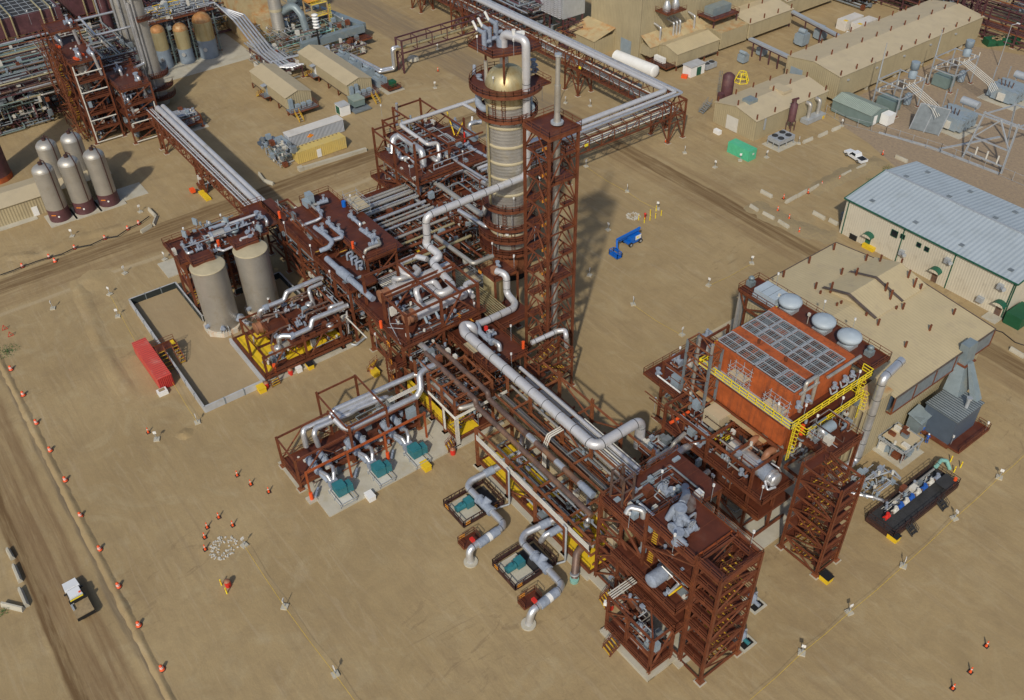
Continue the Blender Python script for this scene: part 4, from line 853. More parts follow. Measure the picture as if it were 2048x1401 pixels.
for q in [(625,615),(440,715),(248,818),(865,697),(682,800),(488,908),(708,573),(932,650),(1103,710),(1270,918),(1140,1062),(955,1182),(1368,885),(1598,1053),(1518,1105),(1340,1225),(1158,1350),(1115,765),(1173,850),(785,835),(962,735),(600,940),(680,1020),(868,1108),(1092,1060),(1220,910),(1005,945),(1043,1000),(648,1035),(525,945)]:
    p = W(B4(q[0],q[1] + 20),12.6);hz_ = (bzr - abs(p.x - rx) * (bzr - be) / (rx - bx0)) ;p = W(B4(q[0],q[1] + 20),hz_);s_ = 0.5 if q in ((1115,765),(1173,850),(785,835),(962,735),(600,940),(680,1020),(868,1108),(1092,1060),(1220,910),(1005,945),(1043,1000),(648,1035),(525,945)) else 1.0
    if p.y > by1 or p.y < by0:continue
    zz = hz_ + (1.6 if s_ < 1 and 31.6 < p.x < 42 and p.y > 41 else 0);b = MB('oxide');b.box(p.x - 0.13,p.y - 0.13,zz - 0.3 - (1.2 if s_ < 1 else 0),p.x + 0.13,p.y + 0.13,zz + 1.35 * s_);B.part('roof_post',b)
# louvre soffit along the right eave
b = MB('navy_unit')
b.box(bx1 - 0.1,by0,8.6,bx1 + 0.05,by1,11.4);B.part('louvre_band',b,'blue grey louvre band under the right eave')
b = MB('oxide');
for k in range(6):y = by0 + (by1 - by0) * k / 5;b.bar((bx1 + 0.75,y,be - 0.2),(bx1 + 0.75,y,8.5),0.2);b.bar((bx1,y,8.4),(bx1 + 0.8,y,8.4),0.18)
b.bar((bx1 + 0.75,by0,8.5),(bx1 + 0.75,by1,8.5),0.22);B.part('louvre_frame',b)
b = MB('galv_dark');b.add([(bx1 + 0.75,by0,8.6),(bx1 + 0.75,by1,8.6),(bx1 + 0.75,by1,11.3),(bx1 + 0.75,by0,11.3)],[(0,1,2,3)]);B.part('louvre_panel',b)
# tan annex columns next to the silver duct
b = MB(['tan_clad','tan_rusty','trim_brown']);b.box(50.8,22.8,0,53.6,29.5,12.6);b.use('tan_rusty').slab((50.6,22.6,12.7),(53.8,22.6,12.6),(53.8,29.5,12.9),(50.6,29.5,13.0),0.1);b.use('trim_brown');
for x in (51.5,52.4,53.62):b.box(x,22.74,0,x + 0.05,22.8,12.6)
b.bar((53.7,22.7,0),(53.7,22.7,12.6),0.12);B.part('annex',b)
b = MB('tan_clad');b.box(19.6,33,0,23.6,55,0.35) ;B.part('apron',b)
struct('apron',(lambda m:(m.box(18.0,30.0,0,23.4,52.5,0.12),m)[1])(MB('tan_roof_plain')))
# blue grey ventilation unit against the right wall
U = Thing('ventilation_unit','dark blue grey ventilation unit with tall sloping duct against the tan building','ventilation unit',(57,43,0))
b = MB(['navy_unit','navy_roof']);b.box(55.2,38.8,0.8,60.4,45.6,5.8);b.use('navy_roof').slab((55.0,38.6,5.95),(60.6,38.6,5.85),(60.6,45.8,5.85),(55.0,45.8,5.95),0.1);U.part('casing',b)
b = MB(['duct_blue','oxide']);
def taper(b,r0,z0,r1,z1):
    (a,c,d,e),(f,g_,h,i) = r0,r1;b.add([(a,c,z0),(d,c,z0),(d,e,z0),(a,e,z0),(f,g_,z1),(h,g_,z1),(h,i,z1),(f,i,z1)],[(0,3,2,1),(4,5,6,7),(0,1,5,4),(1,2,6,5),(2,3,7,6),(3,0,4,7)])
taper(b,(54.8,43.4,57.4,47.2),5.9,(54.0,46.2,55.6,48.6),9.6);taper(b,(54.0,46.2,55.6,48.6),9.6,(53.8,46.4,55.2,48.8),13.0);taper(b,(58.6,44.8,59.8,46.2),5.9,(55.6,46.8,56.0,47.8),10);b.use('oxide');b.box(53.7,45.9,9.5,55.9,48.9,9.7);U.part('duct',b)
b = MB(['duct_blue','galv']);b.box(54.2,36.6,1.0,56.2,38.9,4.0);b.slab((54.0,36.4,4.1),(56.6,36.4,3.6),(56.6,39,4.2),(54,39,4.7),0.1);U.part('intake_hood',b)
b = MB('galv');b.tube((59.4,42.6,5.8),(59.4,42.6,7.6),0.28,10);b.tube((59.4,42.6,7.6),(59.4,42.6,7.9),0.45,10);U.part('stack',b)
deck(U,60.4,38.6,62.4,46.8,0.9,'en',seams=False);b = MB('oxide');b.box(54.9,38.4,0.3,60.6,46.8,0.8);U.part('skid',b)
for p in ((60.6,39.2,0.9),(62.2,46.0,0.9)):lamp_pole(U,p,1.6)
# sunlit white and green warehouse
WB = Thing('warehouse','long cream metal warehouse with pale blue roof and green trim, at the right edge','building',(38,86,0))
wx0,wx1,wy0,wy1,we,wr,wry = 11.8,47.9,75.0,98.4,8.0,9.9,87.0
b = MB('cream_clad');b.box(wx0,wy0,0,wx1,wy1 - 1,we);
for x in (wx0,wx1):b.add([(x,wy0,we),(x,wry,wr - 0.1),(x,wy1 - 1,we)],[(0,1,2)])
WB.part('wall',b)
b = MB('blue_roof');b.slab((wx0 - 0.4,wy0 - 0.4,we),(wx1 + 0.4,wy0 - 0.4,we),(wx1 + 0.4,wry,wr),(wx0 - 0.4,wry,wr),0.12);b.slab((wx0 - 0.4,wry,wr),(wx1 + 0.4,wry,wr),(wx1 + 0.4,wy1,we),(wx0 - 0.4,wy1,we),0.12);WB.part('roof',b)
b = MB('galv');b.bar((wx0 - 0.4,wry,wr + 0.06),(wx1 + 0.4,wry,wr + 0.06),0.5,0.12);WB.part('ridge_cap',b)
b = MB('green_trim')
b.bar((wx0 - 0.45,wy0 - 0.45,we - 0.02),(wx1 + 0.45,wy0 - 0.45,we - 0.02),0.2,0.25);b.bar((wx0 - 0.45,wy0 - 0.45,we),(wx0 - 0.45,wry,wr),0.15,0.25);b.bar((wx1 + 0.45,wy0 - 0.45,we),(wx1 + 0.45,wry,wr),0.15,0.25)
for x in (wx0 + 0.6,25.2,36.1,wx1 - 0.3,wx1 + 0.02):b.bar((x,wy0 - 0.06,0),(x,wy0 - 0.06,we - 0.2),0.16)
WB.part('trim',b)
b = MB('galv_dark')
for q in ((920,250),(1245,410),(1590,580),(1960,765),(1330,45),(1650,190),(1985,345),(1160,110),(1480,262),(1825,422)):
    p = W(B4(*q),9.0);zz = wr - abs(p.y - wry) * (wr - we) / 12;
    m_ = MB('galv_dark');m_.box(p.x - 0.45,p.y - 0.45,zz + 0.0,p.x + 0.45,p.y + 0.45,zz + 0.12);WB.part('skylight',m_)
def on_wall(q,z,y):return along(Vector((0,y,z)),'x',q)
for q,hh in ((B4(880,575),2.2),(B4(1385,835),2.2),(B4(1845,1095),2.2)):
    c = W(q,1.2);x = c.x;b = MB(['green_trim' if q[0] < 1750 else 'brown_pipe','green_trim']);b.box(x - 0.55,wy0 - 0.12,0.1,x + 0.55,wy0 - 0.03,2.3);dd = WB.part('door',b)
    b = MB(['green_trim','cream_clad']);n = 8
    for i in range(n):
        a0,a1 = math.pi * i / n,math.pi * (i + 1) / n;b.slab((x - 1.1 * math.cos(a0),wy0 - 1.2,2.6 + 0.7 * math.sin(a0)),(x - 1.1 * math.cos(a1),wy0 - 1.2,2.6 + 0.7 * math.sin(a1)),(x - 1.1 * math.cos(a1),wy0,2.7 + 0.8 * math.sin(a1)),(x - 1.1 * math.cos(a0),wy0,2.7 + 0.8 * math.sin(a0)),0.06)
    b.use('cream_clad');b.add([(x - 1.05,wy0 - 1.15,2.6)] + [(x - 1.05 * math.cos(math.pi * i / n),wy0 - 1.15,2.6 + 0.66 * math.sin(math.pi * i / n)) for i in range(1,n + 1)],[tuple(range(n + 1))]);WB.part('door_canopy',b)
for q,s_ in ((B4(1088,515),1.4),(B4(1152,538),0.9),(B4(1272,600),0.9),(B4(1330,632),0.9)):
    c = along(Vector((0,wy0,5.0)),'x',q);zz = along(Vector((c.x,wy0,0)),'z',q).z;b = MB(['glass','green_trim']);b.box(c.x - s_ / 2,wy0 - 0.08,zz - s_ / 2,c.x + s_ / 2,wy0 - 0.02,zz + s_ / 2);b.use('green_trim');
    for p,r_ in (((c.x - s_ / 2,zz - s_ / 2),(c.x + s_ / 2,zz - s_ / 2)),((c.x - s_ / 2,zz + s_ / 2),(c.x + s_ / 2,zz + s_ / 2)),((c.x - s_ / 2,zz - s_ / 2),(c.x - s_ / 2,zz + s_ / 2)),((c.x + s_ / 2,zz - s_ / 2),(c.x + s_ / 2,zz + s_ / 2))):b.bar((p[0],wy0 - 0.1,p[1]),(r_[0],wy0 - 0.1,r_[1]),0.09)
    WB.part('window',b)
for q in (B4(1130,650),B4(1500,715),B4(1895,910)):
    c = along(Vector((0,wy0,4.0)),'x',q);zz = max(2.0,along(Vector((c.x,wy0,0)),'z',q).z);b = MB(['galv','galv_dark']);b.box(c.x - 0.5,wy0 - 0.7,zz - 0.5,c.x + 0.5,wy0,zz + 0.5);b.tube((c.x + 0.5,wy0 - 0.6,zz),(c.x + 1.0,wy0 - 0.9,zz + 0.1),0.4,12);WB.part('vent_hood',b)
b = MB('galv');c = along(Vector((0,wy0,2)),'x',B4(1765,945));b.box(c.x - 0.6,wy0 - 0.8,1.2,c.x + 0.6,wy0 - 0.02,2.2);WB.part('air_conditioner',b)
b = MB('concrete');c = W(B4(1840,1130),0);b.box(c.x - 1.5,wy0 - 2.6,0,c.x + 1.2,wy0,0.15);WB.part('doorstep',b)
b = MB(['galv','galv_dark']);b.box(wx0 - 3.5,84,0,wx0 - 0.3,88,2.6);b.box(wx0 - 2.6,88.5,0,wx0 - 0.3,92,2.8);b.use('galv_dark').box(wx0 - 3.0,79,0,wx0 - 0.3,83.5,1.6);WB.part('rear_equipment',b)
# ================================================================ 5  exchanger module with two horizontal drums, side deck, central decks
M = Thing('exchanger_module','central open steel module with two horizontal drums, brown round heads and looping grey pipes','module',(-8,-12,0),group='red oxide process modules')
columns(M,[(x,y,0,16.2) for x in (-15.2,-8.9,-1.8) for y in (-19.2,-12.6,-5.4)] + [(-2.2,-20.2,0,10.2)],0.4)
zt = 15.9
beams(M,[((-15.2,y,zt),(-1.8,y,zt)) for y in (-5.4,)] + [((x,-19.2,zt),(x,-5.4,zt)) for x in (-15.2,-8.9,-1.8)] + [((-8.9,-12.6,zt),(-1.8,-12.6,zt)),((-15.2,-12.6,zt),(-8.9,-12.6,zt)),((-8.9,-19.2,zt),(-1.8,-19.2,zt)),((-7.9,-19.2,zt),(-7.9,-5.4,zt)),((-5,-16,zt),(-1.8,-16,zt)),((-6,-9,zt),(-1.8,-9,zt))] + gridsegs((-15.2,-8.9,-1.8),(-19.2,-12.6,-5.4),(9.6,5.0,1.3)),0.38)
braces(M,[((-1.75,-5.4,10.3),(-1.75,-10.5,15.8)),((-1.75,-12.6,10.3),(-1.75,-8.6,15.8)),((-1.75,-19.2,5),(-1.75,-12.6,9.6)),((-1.75,-12.6,5),(-1.75,-5.4,9.6)),((-8.9,-19.3,1),(-1.8,-19.3,5)),((-15.2,-19.3,5),(-8.9,-19.3,1)),((-15.2,-19.3,9.6),(-8.9,-19.3,5)),((-8.9,-19.2,10.2),(-8.9,-13,15.8))],0.24)
deck(M,-8.4,-20.4,-1.4,-4.2,10.2,'se');deck(M,-17.4,-20.4,-8.4,-15.8,10.2,'s');deck(M,-15.2,-15.8,-8.4,-4.6,10.2,'n')
def hx(x,y0,y1,z,r,lab):
    d = MB(['alu_white','tan_head','galv_dark']);d.tube((x,y0 + 1.6,z),(x,y1,z),r,24);d.head((x,y1,z),(0,1,0),r,0.5,24)
    for k in range(6):y = y0 + 2.2 + k * (y1 - y0 - 2.6) / 5;d.tube((x,y - 0.04,z),(x,y + 0.04,z),r * 1.02,24)
    o = M.part('drum',d,lab);h = MB('tan_head');h.tube((x,y0,z),(x,y0 + 1.3,z),r * 0.98,24);h.tube((x,y0 + 1.3,z),(x,y0 + 1.55,z),r * 1.12,24);h.tube((x,y0 - 0.15,z),(x,y0 + 0.1,z),r * 1.12,24);M.part('drum_head',h,'brown round channel head of the drum')
    for yy in (y0 + 3.2,y1 - 2.5):
        s_ = MB('oxide');s_.box(x - r * 0.9,yy - 0.2,10.2,x + r * 0.9,yy + 0.2,z - r * 0.5);M.part('saddle',s_)
    for k in range(3):
        yy = y0 + 3 + k * 2.2;n_ = MB('bluegrey');n_.tube((x + r * 0.6,yy,z - r * 0.3),(x + r + 0.5,yy,z - r - 0.3),0.25,10);M.part('nozzle',n_)
hx(-5.6,-17.2,-5.8,12.1,1.12,'pale horizontal drum nearer the camera');hx(-13.2,-17.4,-3.6,12.1,1.12,'pale horizontal drum farther from the camera')
G = 'alu_white';bd = dict(bands=2.2,bend=1.9,n=18)
# overhead line from the column: down its side, along y, drop, S bend and tee
RZ = 22.8;rx_ = -14.8
colp = Vector((rx_,15.6,RZ))
solo_pipe([Vector((rx_,15.0,46.5)),Vector((rx_,15.0,RZ)),Vector((rx_,-6.4,RZ)),Vector((rx_,-6.5,18.4)),W(B2(1330,600),17.4),W(B2(1445,690),16.6),W(B2(1375,735),16.0),W(B2(1550,930),14.8),W(B2(1440,985),14.6),W(B2(1330,915),14.2)],0.66,G,'thick pale overhead pipe coming down the column and looping onto the drums',bands=2.6,bend=2.1,n=20)
solo_pipe([W(B2(1340,715),15.6),W(B2(1250,690),15.4),W(B2(1135,740),15.2),W(B2(1160,820),14.8),W(B2(1240,850),14.6),W(B2(1280,800),14.2),W(B2(1250,775),13.4)],0.48,G,'pale pipe loop above the farther drum',**bd)
solo_pipe([W(B2(1200,845),14.4),W(B2(1130,868),14.6),W(B2(1090,860),14.0),W(B2(1092,890),12.9)],0.45,G,'short pale elbow dropping onto the farther drum',**bd)
solo_pipe([W(B2(1290,1050),12.6),W(B2(1255,960),14.6),W(B2(1270,915),14.8),W(B2(1400,880),14.8),W(B2(1440,950),14.5),W(B2(1450,975),14.2)],0.5,G,'pale arching pipe loop above the nearer drum',**bd)
solo_pipe([W(B2(1690,1000),10.8),W(B2(1660,960),12.0),W(B2(1620,910),12.4),W(B2(1690,880),12.2),W(B2(1720,900),12.0)],0.45,G,'pale loop pipe behind the module corner column',**bd)
for q,z in ((E6(790,290),11.6),(E6(870,340),11.4),(E6(1140,420),11.2)):valve(M,W(q,z),0.7,'z',wheel=False)
clutter(M,-8,-18.5,10.3,-6.8,-6,12.6,34,51,boxes=0.05);clutter(M,-15,-19,5.4,-2,-5.5,9.2,60,52);clutter(M,-15,-19,1.4,-2,-5.5,4.6,60,53);clutter(M,-4.4,-19,10.3,-2,-6,10.9,26,54,axes='xy',boxes=0.1);steel_clutter(M,-15,-19,2,-2,-5.5,9,60,55)
for q,z in ((E6(695,400),10.2),(E6(550,800),6.0),(F7(1190,470),10.2),(F7(1470,340),8.0)):lamp_pole(M,W(q,z),3.0)
b = MB('galv')
p0 = W(E6(700,500),10.2);b.tube(p0,p0 + Vector((0,0,3)),0.06,6);b.tube(W(E6(700,510),11.6),W(E6(830,760),10.2),0.07,6);b.tube(W(E6(700,510),11.6),W(E6(850,515),11.0),0.06,6);b.tube(W(E6(670,558),10.8),W(E6(855,572),10.4),0.06,6);M.part('davit',b)
st = MB('yellow');
stair(M,W(E6(1330,20),10.2) + Vector((-3,0,0)),W(E6(1420,60),13.4) + Vector((-3,0,0)),1.2)
# access tower with yellow gates on its left front corner
stair(M,W(E6(450,1040),0.2),W(E6(540,960),2.0),1.4)
for z in (3.0,6.5):
    b = MB('oxide_deck');b.box(-4.6,-22.2,z - 0.06,-1.6,-20.0,z);M.part('landing',b);railpart(M,[(-4.6,-22.2,z),(-1.6,-22.2,z),(-1.6,-20.2,z)])
for z in (3.6,7.1,10.8):
    b = MB('orange_gate');b.bar((-3.6,-22.25,z),(-2.6,-22.25,z),0.08);b.bar((-3.6,-22.25,z + 0.5),(-2.6,-22.25,z + 0.5),0.08);b.bar((-3.2,-22.25,z - 0.3),(-3.2,-22.25,z + 0.8),0.08);b.bar((-2.8,-22.25,z - 0.3),(-2.8,-22.25,z + 0.8),0.08);M.part('safety_gate',b)
cage_ladder(M,(-3.1,-22.4),3,10.2,'oxide',(0,-1));cage_ladder(M,(-4.4,-21.4),0.5,6.5,'oxide',(0,-1))
columns(M,[(-4.6,-22.2,0,8),(-1.6,-22.2,0,8)],0.22)
# bay between the exchanger module and the pump skid (yellow floor)
Y = Thing('cable_bay','rusty steel bay with yellow floor plates and stacked white conduits beside the pump skid','module',(8,-16,0))
columns(Y,[(5.8,-20.6,0,10),(9.6,-20.6,0,6.2),(13.1,-20.6,0,6.6),(2.0,-20.6,0,10),(13.1,-13.6,0,10),(5.8,-13.6,0,10),(13.1,-10.6,0,10.5)],0.36,'rust_beam')
beams(Y,gridsegs((2.0,5.8,13.1),(-20.6,-13.6),(1.3,5.9)) + [((5.8,-20.6,9.8),(13.1,-20.6,9.8)),((5.8,-13.6,9.8),(13.1,-13.6,9.8)),((13.1,-20.6,9.8),(13.1,-13.6,9.8)),((5.8,-20.6,9.8),(5.8,-13.6,9.8)),((13.1,-20.6,8.0),(13.1,-13.6,8.0)),((5.8,-20.6,8.0),(13.1,-20.6,8.0)),((-1.8,-20.6,5.9),(2,-20.6,5.9)),((9.5,-20.6,9.8),(9.5,-13.6,9.8))],0.3,'rust_beam')
columns(Y,[(13.1,-20.6,6.2,10),(9.6,-20.6,6,10)],0.3,'rust_beam',foot=False)
deck(Y,1.8,-20.6,13.2,-13.2,1.3,'s');b = MB('yellow');b.box(6.2,-20.4,1.34,12.8,-16.2,1.42);b.box(-1,-20.3,1.34,5.4,-18.8,1.42);Y.part('floor_plate',b)
b = MB('yellow');b.box(-1.5,-20.55,1.5,9.4,-20.45,4.2);Y.part('wall_plate',b,'yellow wall plate facing the pump skid')
b = MB('concrete');b.box(-2.4,-21.2,0,13.9,-12,0.25);Y.part('foundation',b)
for i in range(4):tpipe(Y,[(5.9,-20.9 + i * 0.0,6.1 + i * 0.16),(13.45,-20.9,6.1 + i * 0.16),(13.45,-11,6.1 + i * 0.16)],0.07,'offwhite',6,name='conduit')
for i in range(4):tpipe(Y,[(13.35 + 0.0 * i,-20.9 + i * 0.2,6.0),(13.35,-20.9 + i * 0.2,0.3)],0.08,'offwhite',6,name='conduit')
for i in range(3):tpipe(Y,[(9.9 + i * 0.22,-20.85,5.8),(9.9 + i * 0.22,-20.85,1.4)],0.07,'offwhite',6,name='conduit')
stair(Y,W(C2(1490,830),0.1),W(C2(1540,770),1.4),1.5)
tpipe(Y,[W(E6(1230,1215),6.8),W(E6(1420,1390),6.8)] ,0.4,'alu');tpipe(Y,[W(C2(1400,340),7.6),W(C2(1590,520),7.6),W(C2(1740,480),7.6)],0.42,'alu_dull')
clutter(Y,2.2,-20,1.6,13,-13.8,5.6,60,61);clutter(Y,6,-19.8,6.1,12.8,-13.8,8.0,16,62,axes='xxy',boxes=0.04);clutter(Y,-1.5,-20,6,5.5,-13.8,9.2,50,63);steel_clutter(Y,2,-20,2,13,-10.8,9.8,60,64,matn='rust_beam')
# side deck with valve train
S_ = Thing('side_deck','flat dark red deck with a blue grey valve line left of the lattice tower','module',(3,-7,0))
deck(S_,-2.4,-11.6,9.6,-3.8,8.0,'sen');columns(S_,[(x,y,0,8) for x in (-2.2,3.4,9.3) for y in (-11.4,-4.0)],0.36);beams(S_,gridsegs((-2.2,3.4,9.3),(-11.4,-4.0),(7.5,3.8,1.2)),0.34)
deck(S_,-2.4,-4.0,2.2,3.2,8.0,'e');clutter(S_,-2,-11,0.6,9,-4.3,7.2,110,65);steel_clutter(S_,-2,-11,1,9,-4.3,7,40,66)
b = MB('tan_roof_plain');b.box(1.4,-11.0,8.0,4.4,-8.6,8.02);S_.part('floor_patch',b)
tpipe(S_,[W(F7(1240,680),10.0),W(F7(1270,790),9.6),W(F7(1390,900),9.2)],0.45,'blanket',label='blue grey padded valve line on the side deck');valve(S_,W(F7(1390,890),9.2),1.1,'x');tpipe(S_,[W(F7(1430,900),9.2),W(F7(1520,950),9.2),W(F7(1525,1030),8.2)],0.42,'alu',bend=2.2)
valve(S_,W(F7(1440,820),9.4),0.6,'y');b = MB('red');c = W(F7(1350,745),10.0);b.lathe([(0.35,-0.3),(0.35,0.3)],c,10);b.cbox(c,0.9,0.25,0.25);S_.part('actuator',b,'red valve actuator')
b = MB('lamp_white');b.tube(W(F7(1385,770),9.8),W(F7(1430,800),9.8),0.2,10);S_.part('actuator',b,'white valve actuator')
for q in (F7(1670,900),F7(1675,1260),F7(1210,610),F7(910,770)):lamp_pole(S_,W(q,8.0),3.0)
solo_pipe([W(F7(1480,15),13.2),W(F7(1610,60),13.2),W(F7(1615,300),9.6) + Vector((0,0,0)),W(F7(1720,420),9.0),W(F7(1700,490),9.0),W(F7(1330,660),9.6),W(F7(1245,690),9.8)],0.62,G,'thick pale pipe from the small vessel top bending down to the side deck',bands=2.4,bend=1.9,n=20)
# orange-gated landing
gq = MB('oxide_deck');c = W(F7(1150,600),9.6);gq.box(c.x - 1.5,c.y - 1.2,9.5,c.x + 1.5,c.y + 1.2,9.6);S_.part('landing',gq);railpart(S_,[(c.x - 1.5,c.y - 1.2,9.6),(c.x + 1.5,c.y - 1.2,9.6),(c.x + 1.5,c.y + 1.2,9.6),(c.x - 1.5,c.y + 1.2,9.6),(c.x - 1.5,c.y - 1.2,9.6)])
for q in (F7(1010,600),F7(1170,670)):b = MB('orange_gate');k = W(q,10.2);b.cbox(k,0.9,0.08,0.1,0.2);b.cbox(k + Vector((0,0,0.5)),0.9,0.08,0.1,0.2);b.bar(k,k + Vector((0,0,0.8)),0.08);S_.part('safety_gate',b)
# little stair block at the foot of the lattice tower
K = Thing('stair_tower','short open steel stair frame at the foot of the tall lattice tower','stair tower',(13,-3,0))
kx0,kx1,ky0,ky1,kz = 9.9,13.4,-4.6,2.4,8.4
columns(K,[(x,y,0,kz) for x in (kx0,kx1) for y in (ky0,ky1)],0.3);beams(K,gridsegs((kx0,kx1),(ky0,ky1),(8.2,6.6,4.6,2.4)),0.22);deck(K,kx0,ky0,kx1,ky0 + 1.4,5.6,'');
stair(K,(kx1 - 0.8,ky1 - 1,4.0),(kx1 - 0.8,ky0 + 1.0,6.8),1.0);stair(K,(kx1 - 0.8,ky0 + 1.2,1.2),(kx1 - 0.8,ky1 - 1.2,3.6),1.0);stair(K,(kx0 + 1,ky0 + 1.4,6.2),(kx0 + 1,ky1 - 1.4,8.0),1.0)
braces(K,[((kx1,ky0,0.3),(kx1,ky1,4.4)),((kx0,ky0,4.4),(kx1,ky0,8.0))],0.15)
solo_pipe([W(E4(760,590),9.0),W(E4(1000,480),9.4),W(E4(1075,470),9.6),W(E4(1085,520),9.2),W(E4(1088,620),5.5)],0.42,'alu_white','pale hooked pipe over the short stair frame at the lattice tower foot',bands=1.8,bend=1.8,n=16)
# central decks left of the exchanger module
C_ = Thing('process_module','middle module with two long flat dark red decks carrying blue grey valve lines','module',(-35,-12,0),group='red oxide process modules')
deck(C_,-47.4,-14.8,-22.2,-8.6,13.4,'ws',seams=True);deck(C_,-33.5,-14.8,-22.2,-8.6,13.38,'e',name='deck',seams=False) if False else None
railpart(C_,[(-22.2,-14.8,13.4),(-22.2,-8.6,13.4)]);railpart(C_,[(-47.4,-8.6,13.4),(-38,-8.6,13.4)])
b = MB('oxide_deck');b.box(-40,-8.6,13.3,-22.2,-7.2,13.36);C_.part('deck',b);deck(C_,-46.0,-18.4,-31.6,-14.8,13.2,'s');deck(C_,-31.6,-20.4,-19.0,-14.8,11.0,'sw');deck(C_,-55,-20.4,-31.6,-17.6,11.6,'s',seams=False)
columns(C_,[(x,y,0,13) for x in (-47,-39.5,-32,-22.4) for y in (-14.6,-8.8)] + [(x,-20.2,0,11.2 if x > -31 else 12.2) for x in (-54,-46,-38.5,-31.6,-25,-19.2)],0.38)
beams(C_,gridsegs((-54,-46,-38.5,-31.6,-25,-19.2),(-20.2,-14.6),(10.6,6.4,2.6)) + gridsegs((-47,-39.5,-32,-22.4),(-14.6,-8.8),(12.9,8.5)),0.34)
braces(C_,[((a,-20.3,z0),(c,-20.3,z1)) for a,c,z0,z1 in ((-54,-46,2.6,6.4),(-38.5,-46,2.6,6.4),(-38.5,-31.6,6.4,10.6),(-25,-31.6,2.6,6.4),(-25,-19.2,6.4,10.6))] + [((-31.5,-20.2,11),(-31.5,-15,13.2)),((-22.1,-14.6,8.6),(-22.1,-8.8,12.9))],0.2)
for args in ((-53,-19.8,3,-32,-15,6,110,71),(-53,-19.8,6.8,-32,-15,10.2,110,72),(-31,-19.8,0.5,-19.5,-15,10,120,73),(-46,-14,8.6,-23,-9,12.6,90,74),(-46,-14,1,-23,-9,8,90,75),(-54,-18.4,11.7,-34,-17.8,13.0,22,76)):clutter(C_,*args)
steel_clutter(C_,-54,-20,1,-19.5,-15,10.4,130,77);steel_clutter(C_,-46,-14.4,1,-23,-9,12.6,60,78)
def vline(T,qs,z,r,mt='blanket',tail=None,vs=1.0):
    pts = [W(q,zz) for q,zz in zip(qs,z)];tpipe(T,pts,r,mt)
    return pts
vline(C_,[E7(600,165),E7(490,195)],(14.3,14.3),0.36);valve(C_,W(E7(560,165),14.3),0.8,'y');tpipe(C_,[W(E7(490,200),14.3),W(E7(435,215),14.3),W(E7(480,260),14.3)],0.3,'alu_dull');valve(C_,W(E7(510,265),14.3),0.9,'x');tpipe(C_,[W(E7(525,290),14.4),W(E7(535,340),14.2),W(E7(480,370),13.9),W(E7(330,425),13.6)],0.3,'alu')
tpipe(C_,[W(E7(465,440),14.2),W(E7(560,510),14.4),W(E7(650,590),14.3),W(E7(610,650),13.8),W(E7(520,685),13.3)],0.42,'blanket');valve(C_,W(E7(550,480),14.4),1.0,'x');tpipe(C_,[W(E7(590,385),14.6),W(E7(700,480),14.4),W(E7(755,525),14.4),W(E7(740,550),14.2),W(E7(640,575),14.2)],0.36,'blanket');valve(C_,W(E7(620,405),14.6),0.9,'x');valve(C_,W(E7(720,480),14.5),0.9,'x');tpipe(C_,[W(E7(745,525),14.4),W(E7(740,550),14.2),W(E7(650,575),14.2)],0.37,'alu')
valve(C_,W(E7(850,335),14.0),0.9,'x');tpipe(C_,[W(E7(830,320),14.0),W(E7(900,380),14.0),W(E7(935,415),13.6)],0.34,'blanket');tpipe(C_,[W(E7(890,370),14.0),W(E7(935,400),14.0),W(E7(935,430),13.5)],0.28,'alu')
tpipe(C_,[W(E7(940,460),14.3),W(E7(1040,530),14.3),W(E7(1100,580),14.3)],0.4,'blanket');valve(C_,W(E7(1010,500),14.4),0.9,'x',wheel=False);valve(C_,W(E7(1090,545),14.5),0.9,'x');valve(C_,W(E7(1070,610),14.2),0.9,'y');tpipe(C_,[W(E7(1120,570),14.2),W(E7(1145,620),14.2),W(E7(1050,650),14.2),W(E7(990,680),14.0),W(E7(985,715),13.4)],0.32,'alu_dull')
for i in range(3):c = W(E7(820 + i * 50,730 + i * 48),12.0);tpipe(C_,[c + Vector((0,-0.4,-0.9)),c + Vector((0,-0.4,0.5)),c + Vector((0,0.7,0.5)),c + Vector((0,0.7,-0.9))],0.22,'blanket');valve(C_,c + Vector((0.7,0,-0.2)),0.55,'z',wheel=False)
stair(C_,W(E7(720,740),11.0),W(E7(760,690),13.2),1.6);stair(C_,W(E7(480,730),11.6),W(E7(500,690),13.2),1.2,rails=False)
b = MB('bluegrey');c = W(E7(412,150),14.6);b.cbox(c,1.6,1.2,2.6);c = W(E7(380,190),14.2);b.cbox(c,2.0,1.0,1.2);C_.part('cabinet',b)
b = MB('genie_blue');c = W(E7(770,225),13.4);b.lathe([(0.42,0),(0.42,1.15)],c,12);C_.part('oil_drum',b,'blue oil drum')
scaffold(C_,*[v for v in (-41.5,-8.4,-36.5,-5.6)],12.6,15.4)
for q in (E7(170,520),E7(440,760),E7(640,1030),E7(1125,770),E7(900,740),E7(400,300),E7(850,240),E7(990,880)):lamp_pole(C_,W(q,13.3 if q[0] > 640 and q[1] < 490 else 11.2),2.6)
for q in (E7(105,345),E7(865,660),E6(600,560),E4(685,640),F1(800,1000)):
    b = MB('orange');zz = 13.4 if q[0] < 720 else (10.2 if q[0] < 800 else (8.0 if q[1] > 600 else 44.0));c = W(q,zz);b.tube(c,c + Vector((0,0,1.4)),0.28,8);(C_ if q[0] < 720 else M).part('fire_extinguisher_box',b) if zz < 40 else None
solo_pipe([W(E7(590,765),12.4),W(E7(745,905),12.4),W(E7(1070,1185),12.2)],0.55,'blanket','fat blue grey pipe with thick jacket lying across the middle module',n=18,extra=lambda b:(b.use('blanket'),b.tube(W(E7(725,890),12.4),W(E7(830,975),12.3),0.85,18)))
